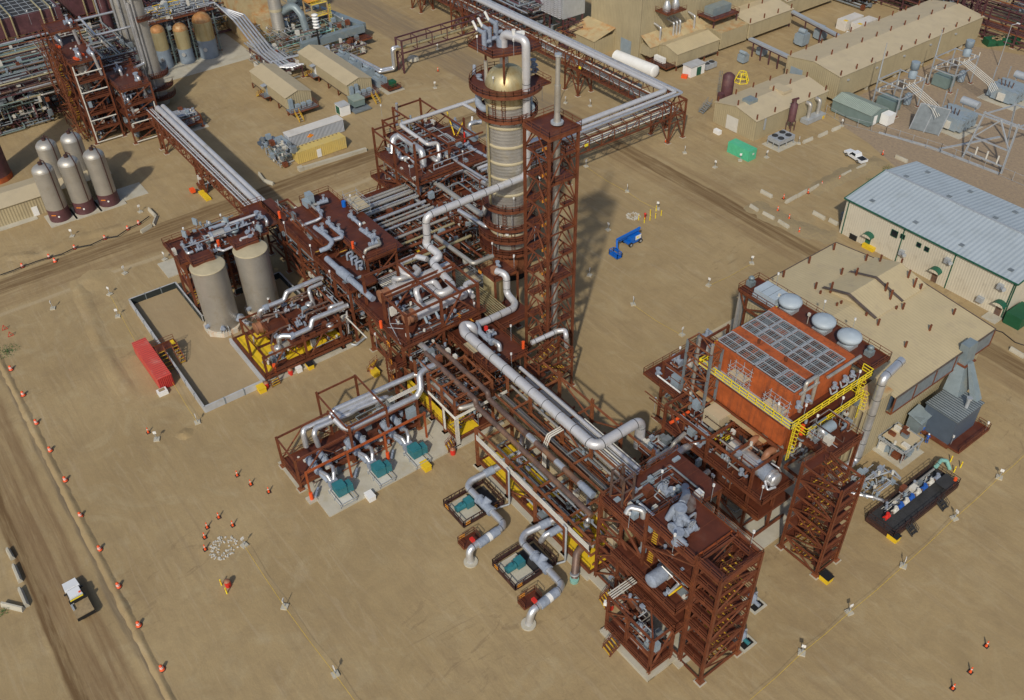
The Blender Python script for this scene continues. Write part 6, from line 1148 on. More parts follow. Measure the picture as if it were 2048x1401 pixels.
# ================================================================ 9  two isolated suction stations with big padded pipes
for lab,k,qs in (('near',0,None),('far',1,None)):
    dx,dy = (13.7,-0.3) if k else (0,0)
    o = W(C2(1640,1260) if k == 0 else D3(130,390),0.9)
    P = Thing('pump_station','sunken pump station with teal motor and thick bent pipe, ' + ('second from the pale pumping pad' if k else 'closer to the pale pumping pad'),'pump station',(o.x,o.y,0),group='isolated pump stations')
    cx0 = (W(F6(0,880),0).x,W(F6(0,880),0).y) 
    bx,by = o.x,o.y
    b = MB(['hole_shade','concrete']);b.use('concrete').box(bx - 2.2,by - 2.0,0,bx + 2.2,by + 1.4,0.5);b.use('mesh_dark');b.box(bx - 2.3,by + 1.4,0,bx + 2.3,by + 4.6,0.1);P.part('pit',b)
    b = MB('oxide_dark');b.rail([(bx - 2.6,by + 4.8,0.3),(bx - 2.6,by - 2.3,0.3),(bx + 2.6,by - 2.3,0.3),(bx + 2.6,by + 4.8,0.3),(bx - 2.6,by + 4.8,0.3)],h=1.3,t=0.1,step=1.4);b.bar((bx - 2.6,by - 2.3,0.5),(bx - 2.6,by + 4.8,0.5),0.2,0.4);b.bar((bx + 2.6,by - 2.3,0.5),(bx + 2.6,by + 4.8,0.5),0.2,0.4);b.bar((bx - 2.6,by - 2.3,0.5),(bx + 2.6,by - 2.3,0.5),0.2,0.4);P.part('guardrail',b)
    for g_ in ((bx - 1.6,by - 2.4),(bx + 2.7,by + 3.2),(bx + 2.7,by - 1.6)):b = MB('orange_gate');b.cbox((g_[0],g_[1],1.2),0.8 if g_[1] < by - 2 else 0.08,0.08 if g_[1] < by - 2 else 0.8,0.1);b.cbox((g_[0],g_[1],0.8),0.8 if g_[1] < by - 2 else 0.08,0.08 if g_[1] < by - 2 else 0.8,0.1);P.part('safety_gate',b)
    b = MB(['teal','teal_pale']);b.tube((bx - 0.2,by - 1.7,1.2),(bx - 0.2,by - 0.2,1.2),0.55,14);b.cbox((bx - 0.2,by + 0.5,1.2),1.3,1.2,1.2);b.cbox((bx - 0.2,by - 0.9,1.75),0.5,0.6,0.4);P.part('motor',b)
# the long padded pipes themselves, from the yellow deck to their ground stubs
def suction(lab,off):
    z = 2.1
    def q(a,zz=z):return W(a,zz)
    if off == 0:P0 = [q(F6(310,410),3.2),q(F6(170,480),3.0),q(F6(10,560),2.6),q(C2(1640,1090),2.4),q(C2(1650,1140),2.2),q(C2(1740,1210)),q(C2(1870,1330)),q(D2(1930,60)),q(D2(1930,100)),q(D2(1900,140)),q(D2(1700,240)),q(D2(1665,300),1.4),W(D2(1668,360),0)]
    else:P0 = [q(F6(880,930),3.4),q(D3(320,80),3.0),q(D3(190,140),2.5),q(D3(150,180),2.3),q(D3(170,220),2.2),q(D3(250,290)),q(D3(350,400)),q(D3(480,520)),q(D3(480,560)),q(D3(440,600)),q(D3(280,700)),q(D3(225,760),1.4),W(D3(215,830),0)]
    r = 0.52;b = MB(['alu','blanket','concrete','mesh_dark']);b.pipe([P0[0],P0[2],(P0[3] + P0[4]) / 2,(P0[7] + P0[8]) / 2,P0[10] + (P0[10] - P0[9]) * 0.25,P0[12]],r,20,2.2,bands=4.0,bandmat='mesh_dark')
    A_,B_,C_m,D_ = P0[0],P0[2],(P0[3] + P0[4]) / 2,(P0[7] + P0[8]) / 2;E_ = P0[10]
    b.use('blanket');m1 = C_m + (D_ - C_m) * 0.33;m2 = C_m + (D_ - C_m) * 0.62;b.tube(m1,m2,r * 1.28,16);m = (m1 + m2) / 2;b.tube(m - Vector((0,0.2,0)),m + Vector((-0.1,0.8,0.7)),0.62,14);b.tube(A_ + (B_ - A_) * 0.25,A_ + (B_ - A_) * 0.55,r * 1.2,16);b.tube(D_ + (E_ - D_) * 0.25,D_ + (E_ - D_) * 0.9,r * 1.25,16);b.tube(m1 - (D_ - C_m).normalized() * 0.2,m1 + (D_ - C_m).normalized() * 0.15,r * 1.55,16);b.tube(m2,m2 + (D_ - C_m).normalized() * 0.35,r * 1.5,16)
    b.use('lamp_white');n_ = D_ + (E_ - D_) * 0.5;b.tube(n_,n_ + (E_ - D_).normalized() * 0.6,r * 1.27,16);b.use('concrete').tube(Vector((P0[12].x,P0[12].y,0)),Vector((P0[12].x,P0[12].y,0.25)),1.0,20)
    o = solo('suction_pipe',b,lab,'pipe',loc=(P0[12].x,P0[12].y,0),group='thick padded suction pipes')
    P = Thing('access_platform','tiny rusty platform with orange gate and red valve at the ' + ('farther' if off else 'nearer') + ' suction pipe','platform',(E_.x,E_.y,0));c = E_ + Vector((-0.2,1.2 * 0,0)) + Vector((-1.9,0.4,0));deck(P,c.x - 0.9,c.y - 1.3,c.x + 0.6,c.y + 1.5,0.8,'wsn',seams=False)
    b = MB('orange_gate');b.cbox((c.x - 0.9,c.y - 0.6,1.6),0.08,1.0,0.1);b.cbox((c.x - 0.9,c.y - 0.6,1.2),0.08,1.0,0.1);P.part('safety_gate',b);b = MB('red');b.cbox(E_ + Vector((-0.6,0,0.9)),0.7,0.5,0.4);P.part('valve_wheel',b)
suction('thick silver pipe with grey padding ending on the ground beside the first pump station',0)
suction('thick silver pipe with grey padding that ends on the ground nearest the camera',1)
solo_pipe([W(F6(930,1010),3.4),W(D3(400,120),3.2),W(D3(340,155),2.8),W(D3(310,195),1.6),W(D3(312,205),0.3)],0.42,'alu','short silver pipe dropping beside the farther thick suction pipe',n=14,extra=lambda b:(b.use('blanket'),b.tube(W(D3(460,95),3.3),W(D3(370,145),3.0),0.55,14)))
solo_pipe([W(D3(690,215),3.4),W(D3(620,245),3.2),W(D3(580,290),2.9),W(D3(562,480),0.5)],0.55,'brown_pipe','brown gooseneck pipe with a pale green cap entering the ground',n=16,extra=lambda b:(b.use('teal_pale'),b.tube(W(D3(562,480),0.75),W(D3(560,500),0),0.62,14),b.use('galv'),b.tube(W(D3(563,440),1.2),W(D3(563,450),1.0),0.66,14)))
# ================================================================ 10  low module with yellow floors beside the tanks
TM = Thing('process_module','low module with yellow floor plates and two silver drums beside the walled pit','module',(-25,-29,0),group='red oxide process modules')
mx0,mx1,my0,my1 = -32.3,-18.6,-38.1,-21.5
b = MB('concrete_wall');b.box(mx0 - 0.3,my0 - 0.6,0,mx1,my0 - 0.2,1.2);TM.part('plinth',b);b = MB('concrete');b.box(mx0,my0,0,mx1 + 0.5,my1,0.25);TM.part('foundation',b)
columns(TM,[(-32.2,-36.0,0,4.6),(-25.5,-37.6,0,5.8),(-19.0,-37.6,1,5.6),(-19.0,-30.0,0,6.4),(-18.9,-23.2,0,7.6),(-32.2,-30,0,6),(-32.2,-23,0,7),(-25.5,-30,0,6),(-25.5,-23,0,7)],0.36)
beams(TM,gridsegs((-32.2,-25.5,-18.9),(-37.8,-30,-23.2),(0.9,)) + [((-32.2,-36,4.4),(-25.5,-36,4.4)),((-18.9,-37.6,5.4),(-18.9,-22,5.4)),((-32.2,-36,4.4),(-32.2,-22,4.4)),((-25.5,-36,4.4),(-25.5,-22,4.4)),((-32.2,-30,5.2),(-18.9,-30,5.2)),((-32.2,-23.2,6.2),(-18.9,-23.2,6.2)),((-18.85,-37.8,1.8),(-18.85,-22,1.8))],0.3)
braces(TM,[((-18.85,-30,1),(-18.85,-26.5,5.2)),((-18.85,-23.2,1),(-18.85,-26.5,5.2)),((-18.85,-37.6,1),(-18.85,-34,5.2)),((-18.85,-30,1),(-18.85,-33,5.2))],0.18)
deck(TM,mx0,my0,mx1,my1,1.3,'se')
b = MB('yellow');b.box(-31.6,-37.6,1.32,-19.6,-36.0,1.4);b.box(-31.0,-35.8,1.32,-27.2,-33.2,1.4);b.box(-26.4,-35.6,1.32,-21.4,-33.0,1.4);b.box(-25.5,-33,1.32,-20.6,-22.5,1.4);TM.part('floor_plate',b,'yellow floor plates')
deck(TM,-30.6,-33.6,-25.8,-22.2,4.6,'ws');deck(TM,-25.6,-31.8,-20.2,-22.2,4.6,'e');b = MB('oxide_deck');b.box(-20.6,-31,3.6,-20.5,-22.4,4.6);TM.part('fascia',b)
for q,ln,zc,rr,lab in ((F4(350,695),3.0,3.6,1.05,'silver drum with brown head nearer the tanks'),(F4(560,945),3.4,3.0,0.85,'silver drum with brown head nearer the open yard')):
    c = W(q,zc);d = MB(['alu_dull','galv']);d.tube(c + Vector((0,1.1,0)),c + Vector((0,9,0)),rr,20);TM.part('drum',d,lab);h = MB('tan_head');h.tube(c + Vector((0,0.25,0)),c + Vector((0,1.0,0)),rr,20);h.tube(c,c + Vector((0,0.25,0)),rr * 1.12,20);h.tube(c + Vector((0,0.95,0)),c + Vector((0,1.15,0)),rr * 1.12,20);TM.part('drum_head',h,'brown flanged head')
    TM.part('saddle',(lambda m:(m.box(c.x - rr,c.y + 1.5,1.3,c.x + rr,c.y + 1.9,zc - 0.4),m)[1])(MB('oxide')))
def tp(lab,pts,r,m_='alu',**k):return solo_pipe(pts,r,m_,lab,bend=1.8,n=16,**k)
tp('bright silver pipe rising over the first drum and running to the middle module',[W(F4(400,560),4.8),W(F4(405,480),7.2),W(F4(470,440),7.4),W(F4(690,350),7.4),W(F4(720,260),8.6),W(F4(1110,95),8.6),W(F4(1140,100),8.4)],0.42,extra=lambda b:(b.use('blanket'),b.tube(W(F4(450,450),7.4),W(F4(500,430),7.4),0.56,14)))
tp('bright silver pipe nearest the yard, stepping up toward the middle module',[W(F4(640,870),3.4),W(F4(625,790),6.2),W(F4(680,770),6.4),W(F4(790,775),6.4),W(F4(1000,680),6.4),W(F4(1020,580),7.6),W(F4(1420,420),7.6),W(F4(1440,415),7.6)],0.45,extra=lambda b:(b.use('blanket'),b.tube(W(F4(760,785),6.4),W(F4(805,760),6.4),0.6,14)))
tp('short silver hook above the second drum row',[W(F4(1040,410),5.0),W(F4(985,270),7.4),W(F4(980,220),7.8),W(F4(1130,155),7.8)],0.36);tp('short silver hook beside the stepping pipe',[W(F4(1215,500),6.0),W(F4(1225,440),7.4),W(F4(1380,385),7.4)],0.36);tp('silver elbow joining the first tank foot to the drum',[W(F4(150,550),2.0),W(F4(215,570),2.4),W(F4(240,620),2.4),W(F4(300,635),2.6)],0.5,extra=lambda b:(b.use('blanket'),b.tube(W(F4(140,550),2.0),W(F4(195,555),2.2),0.66,14)))
for pts in (((770,390,5.4),(775,340,6.8),(1120,180,6.8)),((800,400,5.4),(810,365,6.6),(1180,205,6.6)),((920,520,5.2),(925,480,6.4),(1290,330,6.4)),((950,590,5.2),(955,520,6.2),(1360,360,6.2)),((320,590,4.6),(330,560,5.4),(700,490,5.4)),((500,630,4.4),(510,570,5.2),(780,460,5.2))):tpipe(TM,[W(F4(a,c_),z) for a,c_,z in pts],0.2,'brown_pipe',8,bend=1.8)
for a,c_,z in ((600,490,5.2),(690,410,5.2),(720,480,5.4),(790,410,5.4),(760,690,5.0),(850,610,5.2),(870,640,5.2),(910,550,5.4)):valve(TM,W(F4(a,c_),z),0.55,'y',matn='blanket' if a % 20 else 'alu')
for a,c_,z in ((980,405,5.6),(1225,650,4.6),(620,910,3.8)):b = MB('alu');p = W(F4(a,c_),z);b.lathe([(0.7,-0.8),(0.7,0.1)],p,14);b.dome(p + Vector((0,0,0.1)),0.7,0.4,14);TM.part('filter',b)
tpipe(TM,[W(F4(540,870),5.2),W(F4(560,760),5.8),W(F4(640,690),5.8),W(F4(760,640),5.6)],0.16,'brown_pipe');tpipe(TM,[W(F4(340,860),1.6),W(F4(330,770),3.0)],0.14,'alu')
clutter(TM,-31.5,-33,1.5,-20,-22.5,4.2,60,111);clutter(TM,-30,-31,4.7,-21,-22.5,5.4,16,112,sizes=(0.06,0.09),boxes=0.08);clutter(TM,-31,-22.5,1,-19,-20.5,7,60,113);clutter(TM,-23,-37,1.4,-21,-33,2.6,16,114)
stair(TM,W(F4(600,1350),0.1),W(F4(570,1270),1.4),1.5);b = MB('orange');p = W(F4(590,1190),1.4);b.tube(p,p + Vector((0,0,1.7)),0.3,8);TM.part('fire_extinguisher_box',b)
railpart(TM,[(-31.8,-36.1,1.4),(-19.8,-36.1,1.4)]);tpipe(TM,route(W(F4(1420,560),6.0),'x',F4(1660,790)),0.13,'offwhite');tpipe(TM,[W(F4(1420,480),6.4),W(F4(1445,740),2.0)],0.18,'alu_white');tpipe(TM,[W(F4(1480,870),0.5),W(F4(1530,880),0.4),W(F4(1640,790),0.4)],0.22,'galv')
for q,z in ((F4(530,455),4.6),(F4(1060,470),4.6),(F4(1115,465),4.6),(F4(1335,710),4),(F3(1060,990),4.6)):lamp_pole(TM,W(q,z - 1.5),2.2)
# tanks, octagonal bases, platform between and behind them
for k,(tx,ty) in enumerate(((-38.1,-37.4),(-38.2,-29.3))):
    t = Thing('storage_tank','tall grey tank ' + ('nearer the empty pit, standing on a rust stained octagonal base' if k == 0 else 'nearer the middle module, half behind its twin'),'tank',(tx,ty,0),group='twin tall grey tanks')
    b = MB('concrete_rusty');b.lathe([(3.6,0),(3.6,0.95),(3.0,1.0)],(tx,ty,0),8,False,a0=math.pi / 8,a1=math.pi / 8 + 2 * math.pi);b.add([(tx + 3.6 * math.cos(math.pi / 8 + i * math.pi / 4),ty + 3.6 * math.sin(math.pi / 8 + i * math.pi / 4),0.96) for i in range(8)],[tuple(range(8))]);t.part('base',b)
    b = MB('tank_grey');b.lathe([(3.0,0.95),(3.0,13.4)],(tx,ty,0),48,caps=False);t.part('shell',b);b = MB('band');b.lathe([(3.0,13.4),(3.08,13.45),(3.08,13.6),(2.9,13.65),(0,14.0)],(tx,ty,0),48,caps=False);t.part('roof',b)
    r = MB('oxide');r.rail([(tx + 3.45 * math.cos(a),ty + 3.45 * math.sin(a),12.3) for a in [math.radians(-100 + i * 14) for i in range(13)]],h=1.0,t=0.08,toe=False,step=1.0) if False else None
    for a in (-75,-20,40):b = MB('blanket');a = math.radians(a);b.tube((tx + 2.9 * math.cos(a),ty + 2.9 * math.sin(a),2.0),(tx + 3.6 * math.cos(a),ty + 3.6 * math.sin(a),2.0),0.4,12);t.part('nozzle',b)
    for i in range(4):a = math.radians(-28 + i * 8);b = MB('galv');b.pipe([(tx + 3.0 * math.cos(a),ty + 3.0 * math.sin(a),1.9),(tx + 3.3 * math.cos(a),ty + 3.3 * math.sin(a),1.9),(tx + 3.3 * math.cos(a),ty + 3.3 * math.sin(a),1.0)],0.09,6);t.part('drain',b)
TP = Thing('tank_platform','valve crowded dark red platform over the twin grey tanks with its own leg frame','platform',(-46,-33,0));pz_ = 12.9
deck(TP,-50.6,-40.8,-42.0,-24.0,pz_,'wse' );deck(TP,-55,-24.0,-46,-19.5,11.6,'w',seams=False);deck(TP,-42.0,-39.6,-38.6,-35.6,pz_ + 1.2,'sen',seams=False);deck(TP,-42.0,-31.6,-38.8,-27.2,pz_ + 1.2,'sen',seams=False)
columns(TP,[(x,y,0,pz_) for x in (-51,-45.6) for y in (-39.4,-31.5,-24.2)],0.4)
beams(TP,gridsegs((-51,-45.6),(-39.4,-31.5,-24.2),(12.3,8.6,4.6)),0.36);braces(TP,[((-51,-39.4,0.5),(-45.6,-39.4,4.6)),((-51,-39.4,8.6),(-45.6,-39.4,4.6)),((-51,-39.4,8.6),(-45.6,-39.4,12.3)),((-45.6,-39.4,0.5),(-45.6,-31.5,4.6)),((-45.6,-31.5,4.6),(-45.6,-39.4,8.6)),((-45.6,-31.5,0.5),(-45.6,-24.2,4.6)),((-45.6,-31.5,12.3),(-45.6,-24.2,8.6))],0.24)
deck(TP,-50.8,-39.2,-45.8,-36.5,8.9,'',seams=False);deck(TP,-50.8,-39.4,-45.6,-24.4,4.8,'',seams=False)
for q in (F3(445,345),F3(705,250)):p = W(q,pz_);b = MB(['duct_blue','galv']);b.lathe([(0.3,0),(0.3,0.7),(0.85,0.8),(0.85,1.15),(0.2,1.3)],p,16);TP.part('vent',b)
for a,c_ in ((345,360),(340,395),(450,405),(520,400),(430,150),(280,330),(790,150),(850,210),(830,250),(940,180),(770,130),(860,290),(180,360),(960,60),(920,50)):valve(TP,W(F3(a,c_),pz_ + 0.8),0.6 + (a % 3) * 0.12,'xyz'[(a // 10) % 3],wheel=a % 20 == 0)
b = MB(['alu_dull','blanket']);p = W(F3(530,245),pz_ + 1.2);b.tube(p + Vector((0,-1.1,0)),p + Vector((0,1.1,0)),0.85,16);b.use('blanket').tube(p + Vector((0,1.1,0)),p + Vector((0,2.4,0)),0.7,14);b.tube(p + Vector((0,-1.5,0)),p + Vector((0,-1.1,0)),0.95,14);TP.part('drum',b)
tpipe(TP,[W(F3(525,395),pz_ + 0.9),W(F3(585,410),pz_ + 0.9),W(F3(770,330),pz_ + 0.9),W(F3(750,295),pz_ + 1.3),W(F3(880,250),pz_ + 1.3),W(F3(890,200),pz_ + 1.6)],0.22,'alu_white');tpipe(TP,[W(F3(600,260),pz_ + 1),W(F3(600,190),pz_ + 1.6),W(F3(640,140),pz_ + 1.6),W(F3(900,50),pz_ + 1.6)],0.24,'alu_white');tpipe(TP,[W(F3(180,350),pz_ + 1),W(F3(230,440),pz_ + 1),W(F3(280,420),pz_ + 1)],0.3,'alu');tpipe(TP,[W(F3(440,190),pz_ + 1.4),W(F3(600,140),pz_ + 1.4)],0.34,'blanket')
tpipe(TP,[W(F3(990,70),13),W(F3(1020,110),13),W(F3(1020,160),12)],0.3,'alu')
for q,z in ((F3(205,165),pz_),(F3(575,30),12.9),(F3(460,105),12.9),(F3(905,105),13),(F3(530,340),13)):lamp_pole(TP,W((q[0],q[1] + 20),z),1.6)
for q in (F3(300,120),F3(195,245),F3(610,110),F3(940,185)):b = MB(['bluegrey','galv']);p = W(q,pz_ + 1.6);b.cbox(p,1.1,0.3,1.3,0.4);b.use('galv').tube(p - Vector((0,0,1.6)),p,0.06,6);TP.part('instrument_panel',b)
b = MB('orange');p = W(F3(545,370),pz_);b.tube(p,p + Vector((0,0,1.4)),0.3,8);TP.part('fire_extinguisher_box',b)
clutter(TP,-50.2,-40.4,pz_ + 0.1,-42.4,-24.4,pz_ + 1.4,26,121,sizes=(0.05,0.08,0.12),pal=('alu','galv_dark','alu_dull','blanket','oxide'));clutter(TP,-51,-39,1,-46,-25,12,130,122);steel_clutter(TP,-51,-39,1,-46,-25,12,60,123)
stair(TP,(-46.6,-38.6,0.5),(-50.4,-38.6,4.6),0.9);stair(TP,(-50.4,-37.6,4.6),(-46.6,-37.6,8.6),0.9)
# ================================================================ 11  lined containment pit with its low walls and steps
def wallseg(p,q,h=1.15,t=0.28,inner=None):
    b = MB(['concrete_wall','liner']);p,q = Vector((*p,0)),Vector((*q,0));b.bar(p + Vector((0,0,h / 2)),q + Vector((0,0,h / 2)),t,h);L = (q - p).length;d = (q - p).normalized();k = max(1,int(L / 4.5));n = Vector((-d.y,d.x,0))
    b.use('galv_dark')
    for i in range(1,k + 1):c = p + d * (L * i / (k + 1));b.cbox(c + Vector((0,0,h / 2)) + n * 0.0,0.16,t + 0.14,h + 0.04,math.atan2(d.y,d.x))
    if inner:b.use('liner');o = n * (t / 2 + 0.03) * inner;b.bar(p + o + Vector((0,0,h / 2)),q + o + Vector((0,0,h / 2)),0.04,h - 0.02)
    return b
PW = Thing('containment_wall','low grey panel wall lined in black around the empty sand floored pit','wall',(-36,-45,0))
pa,pb,pc,pd_,pe,pf = (-55.2,-48.8),(-18.6,-49.2),(-18.6,-38.8),(-55.0,-39.8),(-41.8,-39.9),(-41.8,-36)
for p,q,inn in ((pa,pb,0),(pb,pc,0),(pa,pd_,-1),(pd_,pe,-1),(pe,pf,-1)):PW.part('panel_wall',wallseg(p,q,1.3,0.3,inn))
for p,q in (((-55,-39.8),(-46,-39.8)),):pass
b = MB('berm_floor_mat');b.add([(-55,-49,0.012),(-18.8,-49,0.012),(-18.8,-38.2,0.012),(-32.6,-38.2,0.012),(-55,-39.8,0.012)],[(0,1,2,3,4)]);b.add([(-45.0,-39.0,0.012),(-32.6,-38.2,0.012),(-32.6,-22,0.012),(-45.0,-22,0.012)],[(0,1,2,3)]);struct('pit_floor',b)
PW2 = Thing('containment_wall','black lined wall piece behind the twin grey tanks','wall',(-36,-22,0))
for p,q in (((-45.5,-31.8),(-45.5,-22.5)),((-45.5,-22.5),(-33,-22.5)),((-33,-22.5),(-33,-27))):PW2.part('panel_wall',wallseg(p,q,1.3,0.3,-1))
ST = Thing('crossover_stair','small rusty stair crossing the pit wall beside the red container','stair',W((330,710)));sx0 = W(C1(1170,40),0)
stx = W(C1(1250,200),0.1);sty = W(C1(1190,70),2.4)
stair(ST,(sty.x + 4.2,-49.9,0.1),(sty.x + 0.6,-49.9,2.3),1.3);deck(ST,sty.x - 1.0,-50.6,sty.x + 0.6,-46.8,2.3,'w',seams=False,t=0.2);columns(ST,[(x,y,0,2.3) for x in (sty.x - 0.9,sty.x + 0.5) for y in (-50.5,-46.9)],0.18);stair(ST,(sty.x + 3.6,-47.4,0.1),(sty.x + 0.6,-47.4,2.3),1.0);b = MB('yellow');b.box(sty.x - 0.9,-47.6,2.32,sty.x + 0.4,-47.0,2.36);ST.part('tread_plate',b)
# ================================================================ 12  elevated pipeway, bridge and gate frame
def truss(T,P,Q,z0,z1,w,step,matn='oxide',t=0.2,side='both'):
    """bridge of two braced side frames from P to Q (xy), width w to the left of P->Q"""
    p,q = Vector((*P,0)),Vector((*Q,0));L = (q - p).length;d = (q - p) / L;n = Vector((-d.y,d.x,0));k = max(2,round(L / step))
    for s in (0,w):
        b = MB(matn);a,c = p + n * s,q + n * s
        b.ibeam(a + Vector((0,0,z0)),c + Vector((0,0,z0)),t,t * 1.5);b.ibeam(a + Vector((0,0,z1)),c + Vector((0,0,z1)),t,t * 1.5)
        for i in range(k + 1):
            m = a + d * (L * i / k);b.bar(m + Vector((0,0,z0)),m + Vector((0,0,z1)),t * 0.8)
            if i < k:m2 = a + d * (L * (i + 1) / k);b.bar(m + Vector((0,0,z0 if i % 2 else z1)),m2 + Vector((0,0,z1 if i % 2 else z0)),t * 0.6)
        T.part('side_truss',b)
    b = MB(matn)
    for i in range(k + 1):
        m = p + d * (L * i / k)
        for z in (z0,z1):b.bar(m + Vector((0,0,z)),m + n * w + Vector((0,0,z)),t * 0.8)
        if i < k:m2 = p + d * (L * (i + 1) / k);b.bar(m + Vector((0,0,z0)),m2 + n * w + Vector((0,0,z0)),t * 0.5)
    T.part('floor_beams',b)
def trestle(T,x0,x1,y0,y1,h,matn='oxide'):
    columns(T,[(x,y,0,h) for x in (x0,x1) for y in (y0,y1)],0.34,matn);bz = [];n = 2
    for i in range(n):
        a,c = h * i / n,h * (i + 1) / n;mx,my = (x0 + x1) / 2,(y0 + y1) / 2
        for y in (y0,y1):bz += [((x0,y,a),(mx,y,c)),((x1,y,a),(mx,y,c)),((x0,y,c),(x1,y,c))]
        for x in (x0,x1):bz += [((x,y0,a),(x,my,c)),((x,y1,a),(x,my,c)),((x,y0,c),(x,y1,c))]
    braces(T,bz,0.2,matn)
PW_ = Thing('pipe_bridge','elevated steel pipeway that turns a right angle behind the column, on braced trestles','pipe bridge',(-40,76,0))
truss(PW_,(-230,74.2),(-37.2,74.2),6.6,9.8,4.6,3.6);truss(PW_,(-37.2,74.2),(-37.2,20),6.6,9.8,-5.8 if False else -0.001,3.6) if False else None
truss(PW_,(-43.2,79),(-43.2,20),6.6,9.8,5.9,3.6)
for a in ((-43.2,-37.3,74.3,79.2),(-75.4,-70.1,74.1,78.6),(-128,-122,74.1,78.6),(-150,-145,74.1,78.6),(-43.2,-37.3,40,44)):trestle(PW_,*a,9.8)
deck(PW_,-230,74.2,-37.3,75.2,6.7,'',seams=False);
for i,z in ((0,7.2),(1,7.2),(2,7.2),(3,7.2),(4,8.6),(5,8.6)):
    o = 0.75 * (i % 4) + 0.4;tpipe(PW_,[(-225,75.6 + o * 0.9,z),(-41 + o,75.6 + o * 0.9,z),(-42.2 + o * 1.1,24,z)],0.16,'offwhite' if i % 2 else 'alu_white',8,bend=1.2)
solo_pipe([(-240,77.4,10.6),(-42.4,77.4,10.6),(-42.4,22,10.6)],0.62,'alu_white','thickest silver pipe on the elevated pipeway, on its inner side',bend=1.8,n=16)
solo_pipe([(-240,78.9,10.4),(-40.6,78.9,10.4),(-40.6,22,10.4)],0.38,'alu_white','middle silver pipe on the elevated pipeway',bend=1.6,n=14)
solo_pipe([(-240,79.8,10.4),(-39.4,79.8,10.4),(-39.4,22,10.4)],0.34,'alu','outer slim silver pipe on the elevated pipeway',bend=1.6,n=14)
for x in (-96,-70,-38):b = MB('yellow_rail');b.box(x,74.0,7.6,x + 0.8,74.14,8.2) if x < -40 else b.box(-37.15,48,8.0,-37.05,49,8.6);PW_.part('marker_plate',b)
LB = Thing('pipe_bridge','straight pipe bridge with silver pipes from the far left plant to the twin tanks','pipe bridge',(-85,-19,0))
truss(LB,(-114,-21.6),(-54,-21.6),5.8,8.4,4.6,2.8);trestle(LB,-87.5,-84.5,-21.4,-18.0,8.2);trestle(LB,-111,-108,-21.4,-18.0,8.2);clutter(LB,-88,-22,0.6,-84,-17.6,4,14,131,boxes=0.6)
b = MB('yellow');b.box(-86,-22.6,0,-81.5,-21.4,0.5);LB.part('curb',b);b = MB('orange');b.cbox((-86.5,-23.6,0.9),1.2,1.0,0.8);LB.part('equipment_cover',b)
for y,r,lab in ((-19.2,0.62,'thick silver pipe on the left bridge, nearer the yard'),(-17.9,0.55,'second thick silver pipe on the left bridge')):solo_pipe([(-113.5,y - 0.2,5.5),(-113.5,y,9.2),(-54,y,9.2),(-52.5,y,9.2)],r,'alu_white',lab,bend=1.5,n=16)
for y in (-21.4,-20.7,-20.3):tpipe(LB,[(-114,y,8.9),(-52.5,y,8.9)],0.14,'alu_white',8)
for y in (-19.6,-18.4,-17.4):tpipe(LB,[(-114,y,6.3),(-54,y,6.3)],0.16,'alu_dull',8)
GT = Thing('pipe_bridge','brown double frame road crossing with a dull pipe inside, top centre','pipe bridge',(-112,64,0))
for xx in (-113.6,-110.6):
    b = MB('purple_steel')
    for z in (5.6,9.0):b.ibeam((xx,46.5,z),(xx,86,z),0.3,0.35)
    for k in range(9):y = 46.5 + k * 4.9;b.bar((xx,y,5.6),(xx,y,9.0),0.2)
    b.ibeam((xx,46.6,0),(xx,46.6,9.2),0.42);b.ibeam((xx,84,0),(xx,84,9.2),0.42);GT.part('side_frame',b)
b = MB('purple_steel');
for k in range(9):y = 46.5 + k * 4.9;b.bar((-113.6,y,5.6),(-110.6,y,5.6),0.2);b.bar((-113.6,y,9.0),(-110.6,y,9.0),0.2)
for z in (0.3,3):b.bar((-113.6,46.6,z),(-110.6,46.6,z + 2.8),0.16);b.bar((-110.6,46.6,z),(-113.6,46.6,z + 2.8),0.16)
GT.part('cross_frame',b);tpipe(GT,[(-112.1,45.5,6.5),(-112.1,86,6.5)],0.45,'shell_tan',12)
solo_pipe([(-131,38.6,1.3),(-113.5,40.6,1.1),(-112.6,44.8,1.1),(-112.6,44.8,6.6),(-112.1,47,6.6)],0.42,'alu','silver ground pipe that turns up into the road crossing frame',n=12);solo_pipe([(-131,39.8,1.3),(-114.5,41.6,1.1),(-113.6,45.2,1.1),(-113.6,45.2,6.6),(-113.2,47,6.6)],0.42,'alu','twin of the silver ground pipe beside the road crossing frame',n=12)
# ================================================================ 13  far left plant
UT = Thing('process_module','tall many level red steel module at the upper left above the pipe bridge','module',(-130,-27,0),group='red oxide process modules')
def levels(T,x0,x1,y0,y1,zs,seed,bays=2,dens=70,top='wesn',bri=True):
    xs_ = [x0 + (x1 - x0) * i / bays for i in range(bays + 1)];columns(T,[(x,y,0,zs[-1] + 0.4) for x in xs_ for y in (y0,y1)],0.36);beams(T,gridsegs(xs_,(y0,y1),[z - 0.2 for z in zs]),0.3);bz = []
    for a,c in zip([0.3] + zs[:-1],zs):
        bz.append(((x1,y0,a),(x1,y1,c)));bz.append(((xs_[0],y0 - 0.02,a),(xs_[1],y0 - 0.02,c)))
    braces(T,bz,0.2)
    for i,z in enumerate(zs):deck(T,x0,y0,x1,y1,z,top if i == len(zs) - 1 else 'e',seams=False)
    for i,(a,c) in enumerate(zip([0.3] + zs[:-1],zs)):clutter(T,x0 + 0.4,y0 + 0.4,a + 0.3,x1 - 0.4,y1 - 0.4,c - 0.4,dens,seed + i)
levels(UT,-141,-123.4,-33,-26.3,[3.6,7.4,11.2,15.4,20.0],200,3,60)
levels(UT,-131,-117.6,-25.4,-18.2,[3.2,6.6,9.6,13.4],210,2,60)
